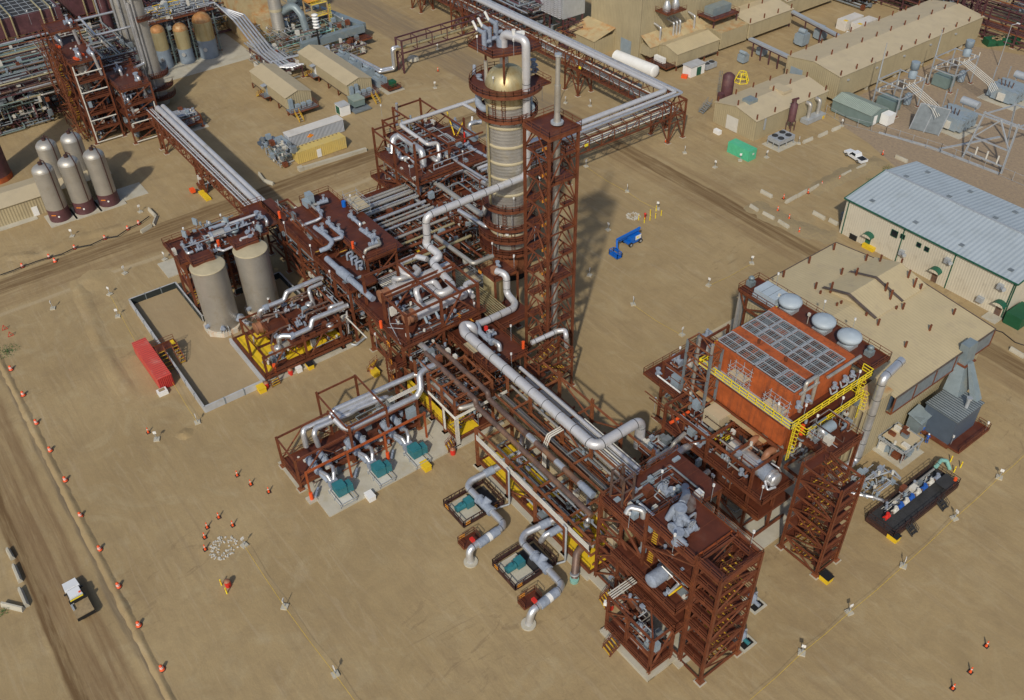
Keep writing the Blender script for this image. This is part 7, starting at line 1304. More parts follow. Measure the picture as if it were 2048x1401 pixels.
deck(UT,-141,-33,-134,-26.3,24,'wesn',seams=False);columns(UT,[(x,y,20,24) for x in (-140.8,-134.2) for y in (-32.8,-26.5)],0.3,foot=False);steel_clutter(UT,-141,-33,1,-124,-26,20,90,220);steel_clutter(UT,-141,-36,1,-125,-33,23,120,221)
for i in range(6):stair(UT,(-127 - (i % 2) * 4,-34.2,i * 3.2 + 0.3),(-131 + (i % 2) * 4,-34.2,(i + 1) * 3.2),0.9)
b = MB('oxide');b.box(-123.35,-33,0.3,-123.2,-32.6,20);UT.part('corner_cladding',b)
for i,(x,y,z) in enumerate(((-138,-31,20),(-136,-28,24),(-127,-30,20),(-125,-27.5,20),(-128,-22,13.4),(-121,-20,13.4),(-120,-24,9.6))):valve(UT,(x,y,z + 1),1.1,'xyz'[i % 3]);tpipe(UT,[(x,y,z + 1.2),(x + 1.6,y,z + 1.4),(x + 1.6,y + 0.6,z - 4)],0.35,'alu',10)
for x,y,z in ((-137,-27,24.6),(-134.6,-32.2,20.6),(-126.8,-29.2,20.5),(-124.5,-31,20.6)):b = MB('orange');b.cbox((x,y,z),1.8,0.5,0.5,0.3);UT.part('cable_reel_cover',b)
for y in (-32.6,-18.6):tpipe(UT,[(-123.2 if y < -30 else -117.4,y,0.6),(-123.2 if y < -30 else -117.4,y,19.5 if y < -30 else 9)],0.16,'offwhite',8,name='conduit')
for z in (0.5,6.0,13.0,17.5):tpipe(UT,[(-123.1,-32.8,z),(-123.1,-26.6,z)],0.16,'offwhite',8,name='conduit')
for z in (0.5,5.2):tpipe(UT,[(-117.3,-25,z),(-117.3,-18.4,z)],0.16,'offwhite',8,name='conduit')
b = MB('alu_dull');b.lathe([(1.3,0),(1.3,3.2)],(-127,-29.8,16),18);b.dome((-127,-29.8,19.2),1.3,0.6,18);UT.part('drum',b);b = MB('alu_dull');b.lathe([(1.2,0),(1.2,3)],(-128,-29.8,11.6),18);UT.part('drum',b)
for q,z in ((A1(800,70),20),(A1(455,150),18),(A1(250,195),18),(A1(1255,100),20),(A1(1490,240),6),(A1(1320,290),6)):lamp_pole(UT,W(q,z),3.4)
LS = Thing('piping_skid','low skid packed with parallel silver pipes and valves beside the left pipe bridge','skid',(-117,-13,0))
b = MB('concrete');b.box(-121.5,-19,0,-114.8,-7.8,0.15);LS.part('pad',b);deck(LS,-121,-19.4,-115.6,-8.8,1.5,'ens',seams=False);columns(LS,[(x,y,0,3.4) for x in (-120.8,-115.8) for y in (-19,-9)],0.25);beams(LS,gridsegs((-120.8,-115.8),(-19,-9),(3.2,1.2)),0.22)
for i in range(6):tpipe(LS,[(-120.6 + i * 0.7,-19.4,3.6),(-120.6 + i * 0.7,-10.8 + (i % 3) * 0.6,3.6),(-120.6 + i * 0.7,-10.8 + (i % 3) * 0.6,1.8)],0.18,'alu',8)
clutter(LS,-120.8,-18.5,1.6,-116,-9.2,3.0,70,225,pal=('alu','galv','blanket','alu_dull'),boxes=0.1)
def upright(name,lab,x,y,r,h,shellm='alu_dull',rings_=(),skirtm=None,sh=0,group=None,domem=None,lad=True,pipes=2,low=0):
    T = Thing(name,lab,'vessel' if h < 20 else 'column',(x,y,0),group=group)
    if skirtm:b = MB(skirtm);b.lathe([(r * 1.04,0),(r * 1.02,sh)],(x,y,0),28);T.part('skirt',b)
    b = MB(shellm);b.lathe([(r,sh),(r,h - r * 0.6)],(x,y,0),32,caps=False);T.part('shell',b);b = MB(domem or shellm);b.dome((x,y,h - r * 0.6),r,r * 0.6,32);T.part('dome',b)
    for z,rr,a0,a1 in rings_:
        b = MB(['oxide_deck','oxide']);a0,a1 = math.radians(a0),math.radians(a1);b.lathe([(r,z - 0.25),(rr,z - 0.25),(rr,z),(r,z)],(x,y,0),22,False,False,a0,a1);T.part('ring_platform',b);railpart(T,[(x + rr * math.cos(a0 + (a1 - a0) * i / 14),y + rr * math.sin(a0 + (a1 - a0) * i / 14),z) for i in range(15)],t=0.09,step=1.5)
    for k in range(pipes):a = math.radians(-60 + 35 * k);tpipe(T,[(x + (r + 0.45) * math.cos(a),y + (r + 0.45) * math.sin(a),1.5 + sh),(x + (r + 0.45) * math.cos(a),y + (r + 0.45) * math.sin(a),h - 2)],0.26,'alu',10)
    return T
c1 = upright('column','tall pale column with rusty ring platforms beside the upper left module',-135.6,-12.2,2.1,34,'alu_dull',((29,3.9,-120,170),(31.8,3.6,0,360),(22.5,3.6,-20,60),(8.2,3.8,-30,80),(5,4.2,-40,80),(2.4,4.2,-40,80)),domem='shell_tan')
tpipe(c1,[(-133.2,-14.2,27),(-133.2,-14.2,12.0),(-131,-20,12.0),(-131,-30,12.0)],0.36,'alu');tpipe(c1,[(-133.6,-13.0,5),(-132.2,-15.5,5),(-132.2,-18,5)],0.5,'alu_dull')
c2 = upright('column','second pale column, farther back in the upper left corner',-161.5,-8.8,2.5,34,'alu_dull',((31,4.6,0,360),));c3 = upright('flue','dark maroon flue beside the farther pale column',-170,-11.6,1.5,34,'purple_steel',pipes=1)
for k,(x,y,r,lab) in enumerate(((-156.2,3.4,2.0,'middle one of three vessels with rusty golden domes and blue feet'),(-156,9.8,2.6,'largest of three vessels with rusty golden domes and blue feet'),(-156.5,-2.6,1.9,'vessel with golden top half hidden behind the pale column'))):
    T = Thing('vessel',lab,'vessel',(x,y,0),group='golden topped vessels');h1 = 5.2 if k != 0 else 4.2
    b = MB('tank_bluegrey');b.lathe([(r,0),(r,h1)],(x,y,0),28);T.part('skirt',b);b = MB('shell_tan');b.lathe([(r,h1),(r,h1 + 5.0)],(x,y,0),28,caps=False);T.part('shell',b);b = MB('rust_dome');b.dome((x,y,h1 + 5.0),r,r * 0.9,28);T.part('dome',b)
    a = math.radians(-35);b = MB('alu');b.tube((x + r * math.cos(a),y + r * math.sin(a),2.9),(x + (r + .3) * math.cos(a),y + (r + .3) * math.sin(a),2.9),0.55,14);T.part('manway',b);cage_ladder(T,(x + 0.8,y + r + 0.6),0,10,'greygreen',(0,1))
VR = Thing('vessel_rack','pipe crowded walkway rack over the golden topped vessels','pipe rack',(-158,4,0));deck(VR,-161,-5,-156.5,14,12.4,'e',seams=False);columns(VR,[(x,y,0,12.4) for x in (-161,-157.5) for y in (-5,0.6,6.6,13.8)],0.3,'galv_dark');clutter(VR,-162,-5,12.5,-156,14,15,90,230,pal=('alu','galv','alu_dull','yellow','galv'));clutter(VR,-165,-5,1,-157,14,12,160,231)
for i in range(5):solo_pipe([(-159 - i * 0.9,11,13 - i * .2),(-159 - i * .9,15.5 - i * 0.3,13 - i * .2),(-152 - i * 0.5,17.5 + i * 1.0,9.5),(-138 - i * .4,17.8 + i * 1.0,4.2),(-130,18.4 + i,3.0),(-127,22 + i * 0.8,3.0)],0.3,'alu','grey line in the descending bundle between the far left plant and the trailers',group='descending bundle of grey lines',n=8)
for k,(x0,y0,x1,y1,z0,z1) in enumerate(((-190,-42,-174,-21.5,11.5,16.2),(-196,-18,-178,-4,11.5,17.2),(-224,-40,-205,8,10,15))):
    T = Thing('air_cooler',('maroon air cooler box with netting on top, at the far upper left corner','maroon air cooler box with pale mesh top next to the flue','maroon air cooler row along the very top left edge')[k],'air cooler',((x0 + x1) / 2,(y0 + y1) / 2,0),group='maroon air coolers')
    b = MB('purple_steel');b.box(x0,y0,z0,x1,y1,z1);T.part('casing',b);columns(T,[(x,y,0,z0) for x in (x0 + 1,x1 - 1) for y in (y0 + 1,(y0 + y1) / 2,y1 - 1)],0.4,'purple_steel')
    b = MB(['mesh_dark','galv','offwhite']);b.use('mesh_dark' if k != 1 else 'offwhite').box(x0 + 0.8,y0 + 0.8,z1,x1 - 0.8,y1 - 0.8,z1 + 0.06);b.use('galv')
    n = 10
    for i in range(n + 1):y = y0 + 0.8 + (y1 - y0 - 1.6) * i / n;b.bar((x0 + 0.8,y,z1 + 0.2),(x1 - 0.8,y,z1 + 0.2),0.12)
    for i in range(6):x = x0 + 0.8 + (x1 - x0 - 1.6) * i / 5;b.bar((x,y0 + 0.8,z1 + 0.2),(x,y1 - 0.8,z1 + 0.2),0.12)
    T.part('fan_mesh',b);
    for i in range(2):yy = y0 + (y1 - y0) * (0.25 + 0.5 * i);tpipe(T,[(x0 + 3,yy,z1 + 0.8),(x1 + 0.6,yy,z1 + 0.8),(x1 + 0.6,yy,z0 - 2)],0.24,'shell_tan',8);tpipe(T,[(x0 + 3,yy + 2.6,z1 + 0.8),(x1 + 0.6,yy + 2.6,z1 + 0.8),(x1 + 0.6,yy + 2.6,z0 - 2)],0.24,'shell_tan',8)
    deck(T,x1,y0,x1 + 2,y1,z0 - 0.4,'e','purple_steel' and (),'purple_steel',seams=False)
FR = Thing('pipe_rack','wide dark rack packed with pipes under the maroon air coolers, upper left','pipe rack',(-165,-35,0))
columns(FR,[(x,y,0,10) for x in (-196,-184,-173,-160,-148) for y in (-60,-48,-36,-24,-12)],0.36,'purple_steel');beams(FR,gridsegs((-196,-184,-173,-160,-148),(-60,-48,-36,-24,-12),(9.6,6)),0.34,'purple_steel')
DK = ('galv_dark','purple_steel','alu_dull','brown_pipe','alu','galv_dark','shell_tan','greygreen')
for i,a in enumerate(((-172,-62,9.8,-142,-12,11.2,220),(-172,-62,6.2,-142,-12,8.8,260),(-172,-62,0.5,-142,-36,5.5,240),(-200,-62,0.5,-172,-4,9,240),(-206,-30,0.5,-198,16,9,60),(-150,-50,0.5,-143,-37,7,90))):clutter(FR,*a,240 + i,pal=DK,sizes=(0.1,0.16,0.24),boxes=0.2)
steel_clutter(FR,-172,-62,0.5,-142,-12,11,260,250,0.2,'purple_steel')
for i in range(9):tpipe(FR,[(-171 + i * 2.2,-60,10.2),(-171 + i * 2.2,-13 - (i % 3) * 4,10.2)],0.3,('alu_dull','shell_tan','galv_dark')[i % 3],8)
solo_pipe([(-143,-42,9.5),(-143,-31,9.5)],0.42,'alu','bright silver pipe entering the upper left module from its left');solo_pipe([(-150,-26,20),(-150,-14,20)],0.3,'alu','thin silver pipe running to the pale column high up');solo_pipe([(-152,-22,20),(-140,-22,19),(-140,-12,19)],0.3,'alu','thin silver pipe bent between module and pale column')
FC = Thing('plant_block','dark pipe filled plant block along the top edge behind the golden vessels','module',(-190,10,0));columns(FC,[(x,y,0,12) for x in (-205,-192,-180,-170) for y in (2,10,18,24)],0.36,'purple_steel');beams(FC,gridsegs((-205,-192,-180,-170),(2,10,18,24),(11,6)),0.3,'purple_steel')
for i,a in enumerate(((-206,0,0.5,-168,24,5,150),(-206,0,6,-168,24,11,200))):clutter(FC,*a,260 + i,pal=DK,sizes=(0.1,0.18,0.26));
steel_clutter(FC,-206,0,0.5,-168,24,13,120,262,0.2,'purple_steel')
b = MB('concrete');b.box(-172,-16,0,-147,20,0.06);struct('paved_apron',b)
sh_ = Thing('shed','small tan roofed shed between the dark plant and the upper left module','shed',W((109,228)))
c = W(A1(440,830),0);b = MB(['tan_clad','bluegrey']);b.box(c.x - 4.6,c.y - 3.4,0,c.x,c.y + 2.4,3.0);sh_.part('wall',b);b = MB('tan_roof_plain');b.box(c.x - 4.9,c.y - 3.7,3.0,c.x + 0.3,c.y + 2.7,3.2);sh_.part('roof',b);b = MB('bluegrey');b.box(c.x,c.y - 1.5,0,c.x + 0.08,c.y + 1.8,2.6);sh_.part('door',b)
# ---- five upright silver vessels, low tan shed, dark stack at the left edge
for k,(x,y,h,lab) in enumerate(((-94.8,-50.0,13.1,'leftmost of the three front silver silos with maroon foot'),(-94.6,-44.8,13.1,'middle of the three front silver silos with maroon foot'),(-94.4,-39.6,13.1,'rightmost of the three front silver silos with maroon foot'),(-104.6,-46.4,13.4,'left one of the two rear silver silos'),(-104.4,-41.2,13.4,'right one of the two rear silver silos'))):
    T = Thing('silo',lab,'silo',(x,y,0),group='five silver silos');r = 2.15
    b = MB('concrete');b.box(x - 2.8,y - 2.8,0,x + 2.8,y + 2.8,0.2);T.part('pad',b);b = MB('purple_steel');b.lathe([(r * 1.03,0),(r * 1.0,3.0)],(x,y,0),30);T.part('skirt',b)
    b = MB('tank_grey');b.lathe([(r,3.0),(r,h - 1.5)],(x,y,0),34,caps=False);T.part('shell',b);b = MB('alu_dull');b.dome((x,y,h - 1.5),r,1.4,34,7);T.part('dome',b)
    b = MB(['oxide_dark','galv']);b.tube((x,y,h - 0.2),(x,y,h + 0.4),0.45,12);b.pipe([(x + 0.2,y + 0.2,h + 0.2),(x + 0.2,y + 0.2,h + 1.0),(x + 1.4,y + 0.6,h + 1.0),(x + 2.2,y + 0.9,h - 1.0),(x + 2.3,y + 0.9,3)],0.13,8);T.part('vent_pipe',b)
    a = math.radians(-40);b = MB('orange_text');b.cbox((x + (r + 0.06) * math.cos(a),y + (r + 0.06) * math.sin(a),2.0),0.06,1.0,0.16,a);T.part('label_plate',b);b = MB('white');a = math.radians(-15);b.tube((x + r * math.cos(a),y + r * math.sin(a),1.6),(x + (r + 0.12) * math.cos(a),y + (r + 0.12) * math.sin(a),1.6),0.2,10);T.part('manway',b)
T = Thing('building','low tan building behind the silver silos at the left edge','building',(-102,-52,0))
b = MB('tan_clad');b.box(-108,-85,0,-99.2,-36.8,4.2);T.part('wall',b);b = MB('tan_roof_plain');b.slab((-98.9,-85.3,4.2),(-98.9,-36.4,4.2),(-103.5,-36.4,5.2),(-103.5,-85.3,5.2),0.12);b.slab((-103.5,-85.3,5.2),(-103.5,-36.4,5.2),(-108.2,-36.4,4.2),(-108.2,-85.3,4.2),0.12);T.part('roof',b);b = MB('white');b.box(-99.18,-54.4,0,-99.1,-53.2,2.2);T.part('door',b)
b = MB('concrete');b.box(-99.2,-86,0,-97.6,-54,0.1);b.box(-99,-36.8,0,-93,-31.4,0.1) ;T.part('apron',b)
upright('stack','very dark maroon stack cut by the left edge of the picture',-121.5,-56.4,3.2,30,'purple_steel',skirtm='rust',sh=1.2,pipes=0)
# ================================================================ 14  trailers, containers and ducts upper middle left
def gable(T,x0,x1,y0,y1,z0,z1,zr,axis='x',wm='tan_clad',rm='tan_roof',ov=0.2,stilts=0):
    b = MB(wm);b.box(x0,y0,z0,x1,y1,z1)
    if axis == 'x':
        ym = (y0 + y1) / 2
        for x in (x0,x1):b.add([(x,y0,z1),(x,y1,z1),(x,ym,zr)],[(0,1,2)])
        r = MB(rm);r.slab((x0 - ov,y0 - ov,z1),(x1 + ov,y0 - ov,z1),(x1 + ov,ym,zr + 0.06),(x0 - ov,ym,zr + 0.06),0.1);r.slab((x0 - ov,ym,zr + 0.06),(x1 + ov,ym,zr + 0.06),(x1 + ov,y1 + ov,z1),(x0 - ov,y1 + ov,z1),0.1)
    else:
        xm = (x0 + x1) / 2
        for y in (y0,y1):b.add([(x0,y,z1),(x1,y,z1),(xm,y,zr)],[(0,1,2)])
        r = MB(rm);r.slab((x0 - ov,y0 - ov,z1),(xm,y0 - ov,zr + 0.06),(xm,y1 + ov,zr + 0.06),(x0 - ov,y1 + ov,z1),0.1);r.slab((xm,y0 - ov,zr + 0.06),(x1 + ov,y0 - ov,z1),(x1 + ov,y1 + ov,z1),(xm,y1 + ov,zr + 0.06),0.1)
    T.part('wall',b);T.part('roof',r)
    if stilts:
        k = max(2,int(max(x1 - x0,y1 - y0) / 5))
        b = MB('trim_brown');b.box(x0,y0,z0 - 0.3,x1,y1,z0);T.part('chassis',b)
        for i in range(k + 1):
            for s in (0,1):
                px,py = (x0 + (x1 - x0) * i / k,(y0,y1)[s]) if axis == 'x' else ((x0,x1)[s],y0 + (y1 - y0) * i / k);b = MB('oxide');b.bar((px,py,0),(px,py,z0 - 0.3),0.3);T.part('stilt',b)
for k,(x0,x1,y0,y1,lab) in enumerate(((-128.5,-107.8,10.4,17.4,'shorter tan trailer on stilts with porch, left of the longer one'),(-131.5,-104.6,26.0,33.2,'longer tan trailer on stilts in front of a row of grey transformers'))):
    T = Thing('trailer_building',lab,'trailer',((x0 + x1) / 2,(y0 + y1) / 2,0),group='tan trailers on stilts');gable(T,x0,x1,y0,y1,1.7,4.7,5.8,'x',stilts=1)
    b = MB('bluegrey');b.box(x1 - 0.02,y0 + 0.5,1.6,x1 + 0.7,y0 + 1.5,4.2);b.box(x1,y0 + 2.0,1.6,x1 + 0.7,y0 + 2.9,4.4) if k else None;T.part('cabinet',b);b = MB('white' if k else 'bluegrey');b.box(x0 + 8.8,y0 - 0.06,1.7,x0 + 9.8,y0,3.9);T.part('door',b)
    deck(T,x0 + 8,y0 - 1.8,x0 + 11,y0,1.7,'s',matn='galv_dark',seams=False);stair(T,(x0 + 5.4,y0 - 1.0,0.1),(x0 + 8,y0 - 1.0,1.7),1.1,'stair_yellow');deck(T,x1,y0 - 0.4,x1 + 3.2,y1 + 0.2,1.7,'en',matn='galv_dark',seams=False);stair(T,(x1 + 5.6,y0 + (1 if not k else 5.6),0.1),(x1 + 3.2,y0 + (1 if not k else 5.6),1.7),1.2,'stair_yellow','galv')
    b = MB('galv');b.slab((x0 + 8.6,y0 - 1.3,4.2),(x0 + 10.2,y0 - 1.3,4.2),(x0 + 10.2,y0,4.4),(x0 + 8.6,y0,4.4),0.08);T.part('door_canopy',b)
    for i in range(3):b = MB('bluegrey');b.cbox((x1 + 1.6,y0 + 2.2 + i * 1.6,2.4),0.9,1.1,1.2);T.part('air_conditioner',b)
for i,(x,y) in enumerate(((-127.1,36.8),(-120.8,36.9),(-114.3,37.2),(-107.6,37.0))):
    T = Thing('transformer',('pale grey transformer farthest up the row behind the longer trailer','pale grey transformer second from the top of the row behind the longer trailer','pale grey transformer third in the row behind the longer trailer','pale grey transformer at the near end of the row behind the longer trailer')[i],'transformer',(x,y,0),group='transformers behind the trailer')
    b = MB('bluegrey');b.cbox((x,y,1.6),2.4,2.4,2.4);[b.cbox((x + (j - 2) * 0.5,y + 1.5,1.6),0.12,0.7,2.0) for j in range(5)];[b.cbox((x + (j - 2) * 0.5,y - 1.5,1.6),0.12,0.7,2.0) for j in range(5)];T.part('tank',b);b = MB('bluegrey');b.tube((x - 1.2,y,3.3),(x + 1.2,y,3.3),0.4,12);T.part('conservator',b);b = MB('concrete');b.box(x - 2.4,y - 2.4,0,x + 2.4,y + 2.4,0.3);T.part('pad',b)
T = Thing('generator','dark green generator on a brown skid by the transformers','generator',(-104,38.8,0));b = MB('green_dark');b.cbox((-103.8,38.9,1.9),1.8,1.4,1.4);T.part('casing',b);deck(T,-106.8,36.8,-102.4,40.6,1.0,'es',seams=False);b = MB('concrete');b.box(-107.5,36,0,-102,41.4,0.2);T.part('pad',b)
T = Thing('kiosk','small white kiosk with green door below the longer trailer','kiosk',(-99.8,22,0));b = MB(['white']);b.box(-101.6,20.6,0,-98.6,23.2,2.5);T.part('wall',b);b = MB('concrete_wall');b.box(-101.7,20.5,2.5,-98.5,23.3,2.6);T.part('roof',b);b = MB('green_trim');b.box(-101.2,20.52,0.2,-99.4,20.6,2.2);T.part('door',b)
T = Thing('electrical_skid','grey electrical boxes on a slatted skid at the end of the longer trailer','skid',(-99.4,27,0));b = MB('greygreen');b.cbox((-100.6,26.2,1.9),3.4,3.0,1.6);T.part('cabinet',b);b = MB('greygreen_roof');b.cbox((-100.6,26.2,2.8),3.6,3.2,0.25);T.part('lid',b);b = MB('galv_dark');b.box(-102,23.8,0.2,-97.4,28.6,0.6);T.part('skid',b)
T = Thing('container','yellow shipping container with personnel door, laid beside the corrugated white one','container',(-84.8,7.2,0));b = MB('yellow_container');b.box(-86.4,0.9,0.1,-83.4,13.6,3.0);T.part('body',b);b = MB('white');b.box(-83.38,5.8,0.2,-83.32,6.9,2.2);T.part('door',b)
b = MB('brown_pipe')
for i in range(12):b.box(-86.2,1.4 + i * 1.0,3.0,-85.8,1.8 + i * 1.0,3.02)
T.part('roof_mark',b)
T = Thing('container','long white roofed container with blue grey corrugated side and small orange emblem','container',(-92.4,10.3,0));b = MB('grey_container');b.box(-94.2,2.8,0.1,-91.2,17.3,3.2);T.part('body',b);b = MB('white_container');b.box(-94.3,2.7,3.2,-91.1,17.4,3.3);T.part('roof',b);b = MB('orange_text');b.tube((-91.2,8.2,1.9),(-91.13,8.2,1.9),0.5,6);b.box(-91.19,7.4,1.6,-91.14,9.0,2.0);T.part('emblem',b)
T = Thing('scaffold_skid','tangle of scaffold and grey boxes at the left end of the two containers','skid',(-90,-1.5,0));b = MB('bluegrey');b.box(-94.5,-0.6,0.3,-89.5,2.4,2.6);T.part('cabinet',b);clutter(T,-95,-3.6,0.2,-84,1,3.0,80,270,pal=('galv','galv_dark','greygreen','alu_dull'),sizes=(0.04,0.06,0.1),boxes=0.2)
T = Thing('barrier_wall','long low concrete barrier in front of the yellow container','barrier',(-80,7,0));b = MB('concrete');b.bar((-80.6,0.4,0.4),(-79.3,16.5,0.4),0.8,0.8);b.cbox((-80.7,0,0.5),1.2,1.1,1.0);T.part('body',b)
TD = Thing('duct_plant','rectangular blue grey ducts with a tall rusty streaked chimney, upper middle','plant',(-148,30,0))
b = MB('tank_grey');b.lathe([(2.0,0),(2.0,4.6),(1.8,5),(1.8,30)],(-150,29.4,0),24);TD.part('chimney',b);b = MB('band');b.lathe([(2.05,4.4),(2.05,5.0)],(-150,29.4,0),24,caps=False);b.lathe([(1.9,10),(1.9,10.8)],(-150,29.4,0),24,caps=False);TD.part('band',b)
b = MB('tan_rusty');b.box(-176,22,0,-160,32,12);b.box(-160,26,0,-153,32,7);TD.part('casing',b,'rust streaked pale casing')
b = MB('duct_blue');b.pipe([(-150,31,9),(-146.5,33.5,11.5),(-144.5,34.5,9),(-143,35,2)],1.3,4,1.4);b.bar((-162,45,4),(-137,49.5,4),2.2,2.2);b.bar((-137,49.5,4),(-138,30,3.2),2.0,2.0);b.bar((-165,40,6),(-160,46,6),2.2,2.4);TD.part('duct',b)
b = MB(['tan_rusty','orange_gate']);
for x in (-152,-147):
    for y in (39,44):b.bar((x,y,0),(x,y,10),0.35)
for z in (3,6.5,10):b.box(-152.2,38.8,z - 0.12,-146.8,44.2,z)
b.use('orange_gate');b.box(-153,38.4,10.6,-147.6,42.4,10.8);TD.part('frame',b);railpart(TD,[(-147,39,6.5),(-147,44,6.5)],'yellow_rail');railpart(TD,[(-147,39,10),(-147,44,10)],'yellow_rail');cage_ladder(TD,(-145,43.6),0,9,'yellow_rail')
deck(TD,-142,44,-133,50,2.2,'es',seams=False);clutter(TD,-156,22,0.3,-138,48,5,160,280,pal=('galv','alu_dull','galv_dark','teal_pale','brown_pipe','greygreen'));clutter(TD,-170,33,0.3,-154,46,6,90,281,pal=DK)
T = Thing('siren_mast','black mast with a stack of white horn discs in front of the ducts','mast',(-141,33.4,0));p = W(A2(545,350),3.0);b = MB('black');b.tube((p.x,p.y,0),(p.x,p.y,9),0.28,8);T.part('pole',b)
for i in range(5):b = MB('white');b.lathe([(0.3,0),(0.95,0.15),(0.95,0.4),(0.3,0.6)],(p.x,p.y,7.6 + i * 0.85),16);T.part('horn',b)
RK = Thing('pipe_rack','low black rack of grey lines passing behind both trailers','pipe rack',(-132,24,0));columns(RK,[(x,y,0,3.4) for x in (-146,-139,-132,-126) for y in (18,24)],0.26,'purple_steel');beams(RK,gridsegs((-146,-139,-132,-126),(18,24),(3.0,)),0.26,'purple_steel')
for i in range(7):tpipe(RK,[(-150,18.4 + i * 0.85,3.4),(-133,18.4 + i * 0.85,3.4),(-133 + i * 0.5,36 - i * 0.2,3.4)],0.24,'galv' if i % 2 else 'alu',8)
clutter(RK,-146,16,0.4,-126,25,2.8,80,282,pal=DK);clutter(RK,-135,34,0.4,-128,46,2.5,60,283,pal=DK)
# ================================================================ 15  tan buildings and switchyard, upper right
def bld(lab,x0,x1,y0,y1,z0,z1,zr,axis='x',name='building',st=0,**k):
    T = Thing(name,lab,k.pop('cat','building'),((x0 + x1) / 2,(y0 + y1) / 2,0));gable(T,x0,x1,y0,y1,z0,z1,zr,axis,stilts=st,**k);return T
def posts(T,x0,x1,y0,y1,z1,zr,ny,nx=3):
    xm = (x0 + x1) / 2
    for i in range(ny):
        for j in range(nx):
            x = x0 + 0.4 + (x1 - x0 - 0.8) * j / (nx - 1);y = y0 + 0.5 + (y1 - y0 - 1) * i / (ny - 1);z = z1 + (zr - z1) * (1 - abs(x - xm) / (x1 - xm));b = MB('oxide');b.box(x - 0.13,y - 0.13,z - 0.1,x + 0.13,y + 0.13,z + 1.3);T.part('roof_post',b)
LG = bld('very long tan building with a double row of short brown posts on its roof',-42.2,-25.6,121,183,1.2,7.4,8.6,'y',rm='tan_roof_plain');posts(LG,-42.2,-25.6,121,183,7.4,8.6,11)
b = MB('bluegrey');b.box(-40.6,120.9,1.2,-36.8,120.97,5.2);LG.part('door',b);b = MB('tan_roof_y')
for i in range(10):b.box(-42.2,126.6 + i * 5.6,7.5,-42.1,126.7 + i * 5.6,7.6)
for i in range(5):m_ = MB('galv');m_.box(-25.6,124 + i * 11.5,5.6,-25.2,124.6 + i * 11.5,5.9);LG.part('wall_light',m_)
for i in range(11):m_ = MB('concrete');m_.box(-26.6,122 + i * 6,0,-25.9,122.7 + i * 6,1.2);LG.part('footing',m_)
SM = bld('small tan building with a maroon stack, beside the green container',-38.4,-25.3,90.7,116.5,0,5.2,6.6,'y',rm='tan_roof_plain');posts(SM,-38.4,-25.3,90.7,116.5,5.2,6.6,5)
b = MB('offwhite');b.box(-34.2,90.6,0.1,-30.6,90.66,3.6);SM.part('door',b);b = MB('duct_blue');c = W(A4(0,750),6.8);b.cbox(c,2.4,2.8,0.8);SM.part('roof_vent',b);b = MB('tan_roof_plain');c = W(A4(230,665),6.6);b.cbox(c,4.5,3.0,0.7);SM.part('roof_hatch',b)
b = MB(['purple_steel','offwhite']);b.lathe([(0.9,2.6),(0.9,6.8),(0.4,7.2),(0.4,8.2)],(-23.6,101.6,0),14);b.bar((-24.4,101.6,7.6),(-22.8,101.6,8.6),0.5);[b.bar((-23.6 + a,101.6 + c_,0),(-23.6 + a,101.6 + c_,2.6),0.14) for a in (-.7,.7) for c_ in (-.7,.7)];SM.part('stack',b,'maroon exhaust stack')
for y in (108.5,112):tpipe(SM,[(-25.2,y,4.6),(-23.9,y,4.6),(-23.9,y,0.6)],0.5,'alu_dull',10)
b = MB('galv');b.box(-24.8,106.8,0.1,-22.6,113.6,1.2);SM.part('fan_box',b);b = MB('galv');b.box(-25.25,93.5,2.2,-25.0,93.9,5);SM.part('downpipe',b)
T = Thing('chiller','grey four fan chiller on a pad beside the small tan building','chiller',(-20,94.5,0));b = MB('concrete');b.box(-23.2,91.2,0,-18,98.2,0.12);T.part('pad',b);b = MB('galv');b.box(-22.4,92,1.2,-18.8,97.4,2.2);[b.bar((x,y,0),(x,y,1.2),0.15) for x in (-22.3,-20.6,-18.9) for y in (92.1,94.7,97.3)];T.part('casing',b)
for x in (-21.5,-19.7):
    for y in (93.4,96):b = MB('mesh_dark');b.tube((x,y,2.2),(x,y,2.35),0.75,14);T.part('fan',b)
T = Thing('container','bright green shipping container in front of the small tan building','container',(-23,85,0));b = MB('green_container');c = W(A3(1835,1140),1.3);b.cbox(c,6.4,2.6,2.6,0.03);T.part('body',b);b = MB('offwhite');b.cbox(c + Vector((3.24,0.2,0.3)),0.05,0.5,0.4);T.part('lock_box',b);
BB = Thing('building','huge tan clad building with lean-to sheds, cut by the top edge','building',(-85,110,0));b = MB('tan_clad');b.box(-96.5,101,0,-76.3,150,34);BB.part('wall',b);b = MB('bluegrey');b.box(-83.6,100.9,0,-79.4,100.96,4.6);BB.part('door',b)
b = MB(['tan_clad','tan_rusty']);b.box(-97.5,93.5,0,-86.2,101,4.4);b.use('tan_rusty').slab((-97.8,93.2,4.4),(-86,93.2,4.4),(-86,101,6.4),(-97.8,101,6.4),0.1);BB.part('annex',b)
b = MB(['tan_clad','tan_rusty']);b.box(-76.2,101.5,2.2,-72.4,131,4.8);b.use('tan_rusty').slab((-76.2,101.3,7.2),(-72.2,101.3,4.9),(-72.2,131.2,4.9),(-76.2,131.2,7.2),0.1);BB.part('lean_to',b)
for i,y in enumerate((106,111,112.2,113.4,119)):tpipe(BB,[(-73.6,y,2.4),(-73.6,y,9),(-76.2,y,9.4)],0.3,'alu',8)
deck(BB,-76.2,106,-71.5,113,13,'es',seams=False);
for i in range(2):m_ = MB('alu');m_.lathe([(1.0,13),(1.2,14),(0.8,15),(0.5,15.8)],(-73.8,107.8 + i * 3.2,0),14);BB.part('roof_ventilator',m_)
